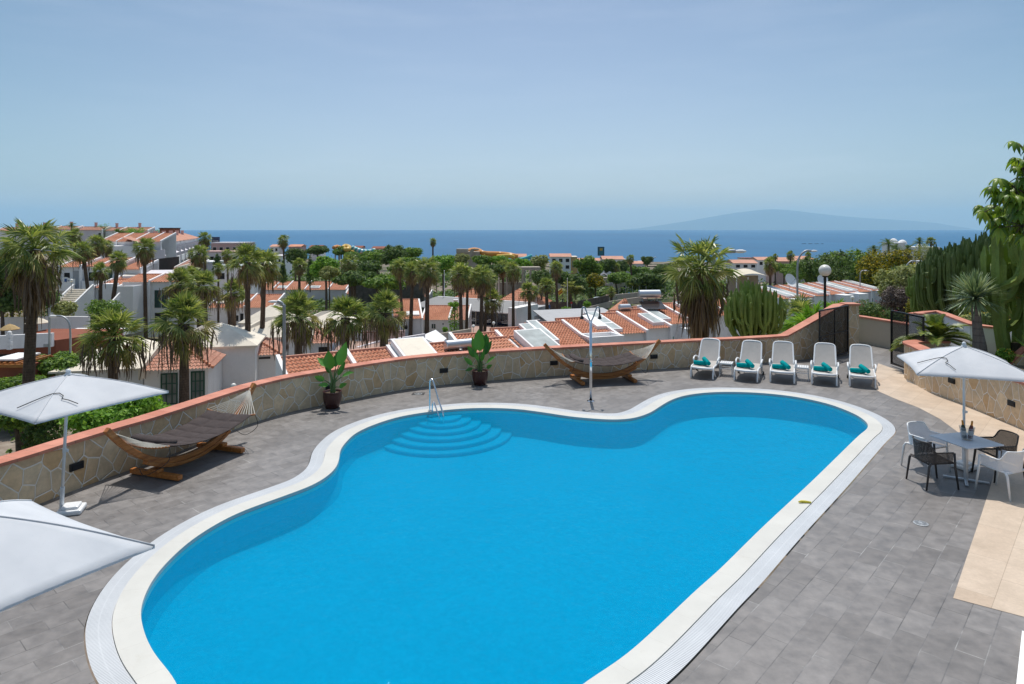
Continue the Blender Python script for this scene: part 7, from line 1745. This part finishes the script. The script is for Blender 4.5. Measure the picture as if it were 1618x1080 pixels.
for q in range(7): a = V((rg.uniform(-1,4), rg.uniform(0,3), rg.uniform(-1,2.2))); mb.tube(catmull([a, a+V((1.2,.3,.9)), a+V((2.6,.2,.1)), a+V((3.8,0,-.9))], 4), .22, 6)
obj('tubes', mb, M['white2'], t); mb = MB(); mb.box((2,1.5,-.4),(5,3,.3)); mb.box((2,1.5,1.5),(3.,2.4,.25))
for q in range(4): mb.tube([(q*1.4,.2,-3),(q*1.4,.2,1.5)], .1, 5)
obj('platform', mb, M['stonegrey'], t)
t = thing('yellow_kiosk', 'small kiosk with yellow and blue roof behind the flagpoles', 'kiosk', W(889,441,200)); k = 200/FPX; mb = MB(); mb.box((6*k,1,-2*k),(10*k,2.4,9*k)); obj('wall', mb, M['bluetrim'], t); mb = MB(); mb.box((6*k,.9,5*k),(13*k,3,5*k)); obj('roof', mb, M['slideyellow'], t, bevel=.15); mb = MB(); mb.box((8*k,-.62,5*k),(4*k,.06,3.6*k)); obj('emblem', mb, M['bluetrim'], t)
hip_house('small hut with a pointed salmon roof left of the flagpoles', W(882,442,170), 0, 3.2, 3.2, 2.6, 1.3, 'stonegrey', 'tile2', 'hut')
slab_wall('white step wall leading up behind the bright cactus', [W(1216,545,34),W(1236,535,36)], 0, 'white', .5, name='garden_wall', down=1.6)
slab_wall('second white wall behind the low fan palms', [W(1230,548,37),W(1262,530,40)], 0, 'white', .3, name='garden_wall', down=2.)
hip_house('house with salmon roof glimpsed behind the big cacti at the right', W(1592,452,42), R(-60), 5, 5, 3., 1.4, 'white', 'tile2', 'village_house', .3)
# ================================================================== land, sea, far island
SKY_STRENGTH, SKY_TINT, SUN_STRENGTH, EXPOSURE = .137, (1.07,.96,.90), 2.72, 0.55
HAZE, HAZE_COL = 3.0e-5, (.53,.80,.97,1)
mb = MB()
ys = [14,18,22,26,30,36,42,48,56,64,72,82,92,104,118,134,152,172,195,220,250,290,340,400,480,560,650,760,880,1000,1100,1200,1300,1450]
def trow(y): return [k/24 for k in range(-24, 25)]
def tp(u, y): 
    x = u*(60+1.5*y); return V((x, y, terrain_z(x, y)+.25*math.sin(x*.21+y*.13)*min(1, y/60)))
for j in range(len(ys)-1):
    us = trow(0)
    for i in range(len(us)-1):
        mb.face((tp(us[i],ys[j]),tp(us[i+1],ys[j]),tp(us[i+1],ys[j+1]),tp(us[i],ys[j+1])))
tag(obj('ground', mb, M['ground'], smooth=True, fix=True), 'dry brown and green ground sloping from the terrace down to the sea', 'ground', kind='structure')
# the sea, ending where the earth's curve would hide it
SEA_Z = -60.
mb = MB(); mb.face((V((-45000,330,SEA_Z)),V((45000,330,SEA_Z)),V((45000,22000,SEA_Z)),V((-45000,22000,SEA_Z))))
tag(obj('sea', mb, M['sea']), 'blue sea reaching to the horizon', 'sea', kind='structure')
# island on the horizon
def island():
    D = 55000.; mb = MB()
    prof = [(985,362),(1010,360),(1040,356),(1065,352),(1085,349),(1105,345.5),(1125,342),(1145,338.5),(1165,335.5),(1185,333),(1205,331),(1220,330.2),(1240,331),(1255,332.5),(1275,335),(1300,338),(1330,341),(1360,343.5),(1400,346),(1440,348.5),(1480,352),(1510,357),(1530,363)]
    rows = []
    for px, py in prof:
        p = W(px, py, D); b = -500.; rows.append((p.x, max(p.z, b+5)))
    P = []; n = 7
    for x, z in rows:
        for j in range(n):
            t = j/(n-1); yy = D+(t-.5)*9000; zz = -500+(z+500)*(1-abs(2*t-1)**1.4)*(1 if j != 3 else 1)
            P.append((x, yy, zz))
    fs = []
    for i in range(len(rows)-1):
        for j in range(n-1): fs.append((i*n+j, (i+1)*n+j, (i+1)*n+j+1, i*n+j+1))
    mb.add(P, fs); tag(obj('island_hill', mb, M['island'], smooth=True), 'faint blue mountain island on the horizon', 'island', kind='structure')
island()

# fish farm rings and a small boat on the water
def on_sea(px, py): Y = FPX*(EYE-SEA_Z)/(py-HOR); return V(((px-CXP)*Y/FPX, Y, SEA_Z))
t = thing('fish_farm', 'dark row of round fish farm cages floating on the sea', 'fish farm', on_sea(1284,385))
for k in range(7):
    mb = MB(); ring_ = [V((-39+k*13+5*math.cos(R(a)), (k % 2)*14+5*math.sin(R(a)), .6)) for a in range(0,360,20)]; mb.tube(ring_, .9, 6, closed=True); obj('cage', mb, M['dark'], t)
t = thing('boat', 'tiny white boat on the sea left of the big ragged palm', 'boat', on_sea(1034,407)); mb = MB(); mb.prism([V((-5,0,0)),V((-3,-1.5,0)),V((4,-1.5,0)),V((5,0,0)),V((4,1.5,0)),V((-3,1.5,0))],(0,0,1.5)); obj('hull', mb, M['white'], t); mb = MB(); mb.box((1,0,2.2),(3,1.8,1.4)); obj('cabin', mb, M['white'], t)
# ================================================================== light, air and camera
SUN_EL, = (R(67.9),)
w = bpy.data.worlds.new('World'); sc.world = w; w.use_nodes = True
nt = w.node_tree; nt.nodes.clear()
sky = nt.nodes.new('ShaderNodeTexSky'); sky.sky_type = 'NISHITA'; sky.sun_disc = False
sky.sun_elevation = SUN_EL; sky.sun_rotation = R(0); sky.altitude = 50; sky.air_density = 1.0; sky.dust_density = .9; sky.ozone_density = 2.5
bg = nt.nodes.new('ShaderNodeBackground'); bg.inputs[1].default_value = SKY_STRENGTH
wo = nt.nodes.new('ShaderNodeOutputWorld')
# thin high cloud and a faint low bank, in the sky's own directions
tc = nt.nodes.new('ShaderNodeTexCoord'); mp = nt.nodes.new('ShaderNodeMapping'); mp.inputs['Scale'].default_value = (1.6, 1.6, 11.)
nt.links.new(tc.outputs['Generated'], mp.inputs['Vector'])
nz = nt.nodes.new('ShaderNodeTexNoise'); nz.inputs['Scale'].default_value = 3.2; nz.inputs['Detail'].default_value = 7; nz.inputs['Roughness'].default_value = .55
nt.links.new(mp.outputs[0], nz.inputs['Vector'])
rp = nt.nodes.new('ShaderNodeValToRGB'); rp.color_ramp.elements[0].position = .47; rp.color_ramp.elements[0].color = (0,0,0,1); rp.color_ramp.elements[1].position = .74; rp.color_ramp.elements[1].color = (1,1,1,1)
nt.links.new(nz.outputs['Fac'], rp.inputs['Fac'])
sx = nt.nodes.new('ShaderNodeSeparateXYZ'); nt.links.new(tc.outputs['Generated'], sx.inputs[0])
band = nt.nodes.new('ShaderNodeValToRGB'); cr = band.color_ramp
for e, (p, v) in zip([cr.elements[0], cr.elements[1], cr.elements.new(.06), cr.elements.new(.2)], ((0., .25), (1., .0), (.035, .75), (.12, .05))): e.position = p; e.color = (v,v,v,1)
nt.links.new(sx.outputs[2], band.inputs['Fac'])
mu = nt.nodes.new('ShaderNodeMath'); mu.operation = 'MULTIPLY'; nt.links.new(rp.outputs[0], mu.inputs[0]); nt.links.new(band.outputs[0], mu.inputs[1])
m2 = nt.nodes.new('ShaderNodeMath'); m2.operation = 'MULTIPLY'; m2.inputs[1].default_value = .32; nt.links.new(mu.outputs[0], m2.inputs[0])
hs = nt.nodes.new('ShaderNodeMix'); hs.data_type = 'RGBA'; hs.blend_type = 'MULTIPLY'; hs.inputs['Factor'].default_value = 1.; 
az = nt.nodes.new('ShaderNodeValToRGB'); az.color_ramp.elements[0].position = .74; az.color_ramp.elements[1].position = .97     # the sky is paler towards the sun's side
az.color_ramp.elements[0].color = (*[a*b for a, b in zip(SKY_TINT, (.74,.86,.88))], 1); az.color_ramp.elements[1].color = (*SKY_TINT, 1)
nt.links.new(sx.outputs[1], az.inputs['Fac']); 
el = nt.nodes.new('ShaderNodeValToRGB'); el.color_ramp.elements[0].position = .33; el.color_ramp.elements[1].position = .6    # sky above the view brightened to fill the shade, low band dimmed
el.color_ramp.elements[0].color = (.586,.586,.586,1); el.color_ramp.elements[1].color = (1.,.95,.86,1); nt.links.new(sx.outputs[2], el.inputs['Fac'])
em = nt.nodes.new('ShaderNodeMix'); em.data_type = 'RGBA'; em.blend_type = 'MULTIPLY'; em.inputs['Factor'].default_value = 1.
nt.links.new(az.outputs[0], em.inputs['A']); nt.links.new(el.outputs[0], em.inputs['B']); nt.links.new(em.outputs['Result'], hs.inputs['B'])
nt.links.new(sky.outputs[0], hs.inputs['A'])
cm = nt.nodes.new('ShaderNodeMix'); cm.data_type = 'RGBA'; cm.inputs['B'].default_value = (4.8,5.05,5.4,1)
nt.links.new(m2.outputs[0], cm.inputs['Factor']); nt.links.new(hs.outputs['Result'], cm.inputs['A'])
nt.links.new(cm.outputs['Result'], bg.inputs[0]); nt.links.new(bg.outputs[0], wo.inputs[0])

su = bpy.data.lights.new('sun', 'SUN'); su.energy = SUN_STRENGTH; su.angle = R(.53); su.color = (1., .955, .89)
so = bpy.data.objects.new('sun', su); col.objects.link(so)
sdir = V((.02, math.cos(SUN_EL), math.sin(SUN_EL)))          # towards the sun: over the sea, high
so.rotation_euler = sdir.to_track_quat('Z', 'Y').to_euler(); so.location = (0,20,40)

if HAZE > 0:
    mb = MB(); X0, X1, Y0, Y1, Z0, Z1 = -60000, 60000, -60, 75000, -800, 1900
    mb.add([(x,y,z) for z in (Z0,Z1) for y in (Y0,Y1) for x in (X0,X1)], [(0,2,3,1),(4,5,7,6),(0,1,5,4),(2,6,7,3),(0,4,6,2),(1,3,7,5)])
    hm = bpy.data.materials.new('sea_haze'); hm.use_nodes = True; ht = hm.node_tree; ht.nodes.clear()
    pv = ht.nodes.new('ShaderNodeVolumePrincipled'); pv.inputs['Color'].default_value = HAZE_COL; pv.inputs['Density'].default_value = HAZE; pv.inputs['Anisotropy'].default_value = .25
    ho = ht.nodes.new('ShaderNodeOutputMaterial'); ht.links.new(pv.outputs[0], ho.inputs['Volume'])
    tag(obj('haze', mb, hm), 'thin sea haze over the coast', 'haze', kind='stuff')

cam = bpy.data.cameras.new('camera'); co = bpy.data.objects.new('camera', cam); col.objects.link(co)
co.location = (0,0,EYE); co.rotation_euler = (R(90),0,0)
cam.sensor_width = 36; cam.lens = FPX/1618*36; cam.shift_y = -(540-HOR)/1618; cam.clip_start = .1; cam.clip_end = 200000
sc.camera = co
sc.view_settings.view_transform = 'Standard'; sc.view_settings.look = 'None'; sc.view_settings.exposure = EXPOSURE; sc.view_settings.gamma = 1
sc.view_settings.use_curve_mapping = False
cy = sc.cycles
cy.max_bounces = 8; cy.transparent_max_bounces = 24; cy.diffuse_bounces = 3; cy.glossy_bounces = 3; cy.volume_bounces = 1
cy.caustics_reflective = False; cy.caustics_refractive = False; cy.use_denoising = True
try: cy.denoiser = 'OPENIMAGEDENOISE'; cy.denoising_input_passes = 'RGB_ALBEDO_NORMAL'
except Exception: pass
cy.sample_clamp_indirect = 6
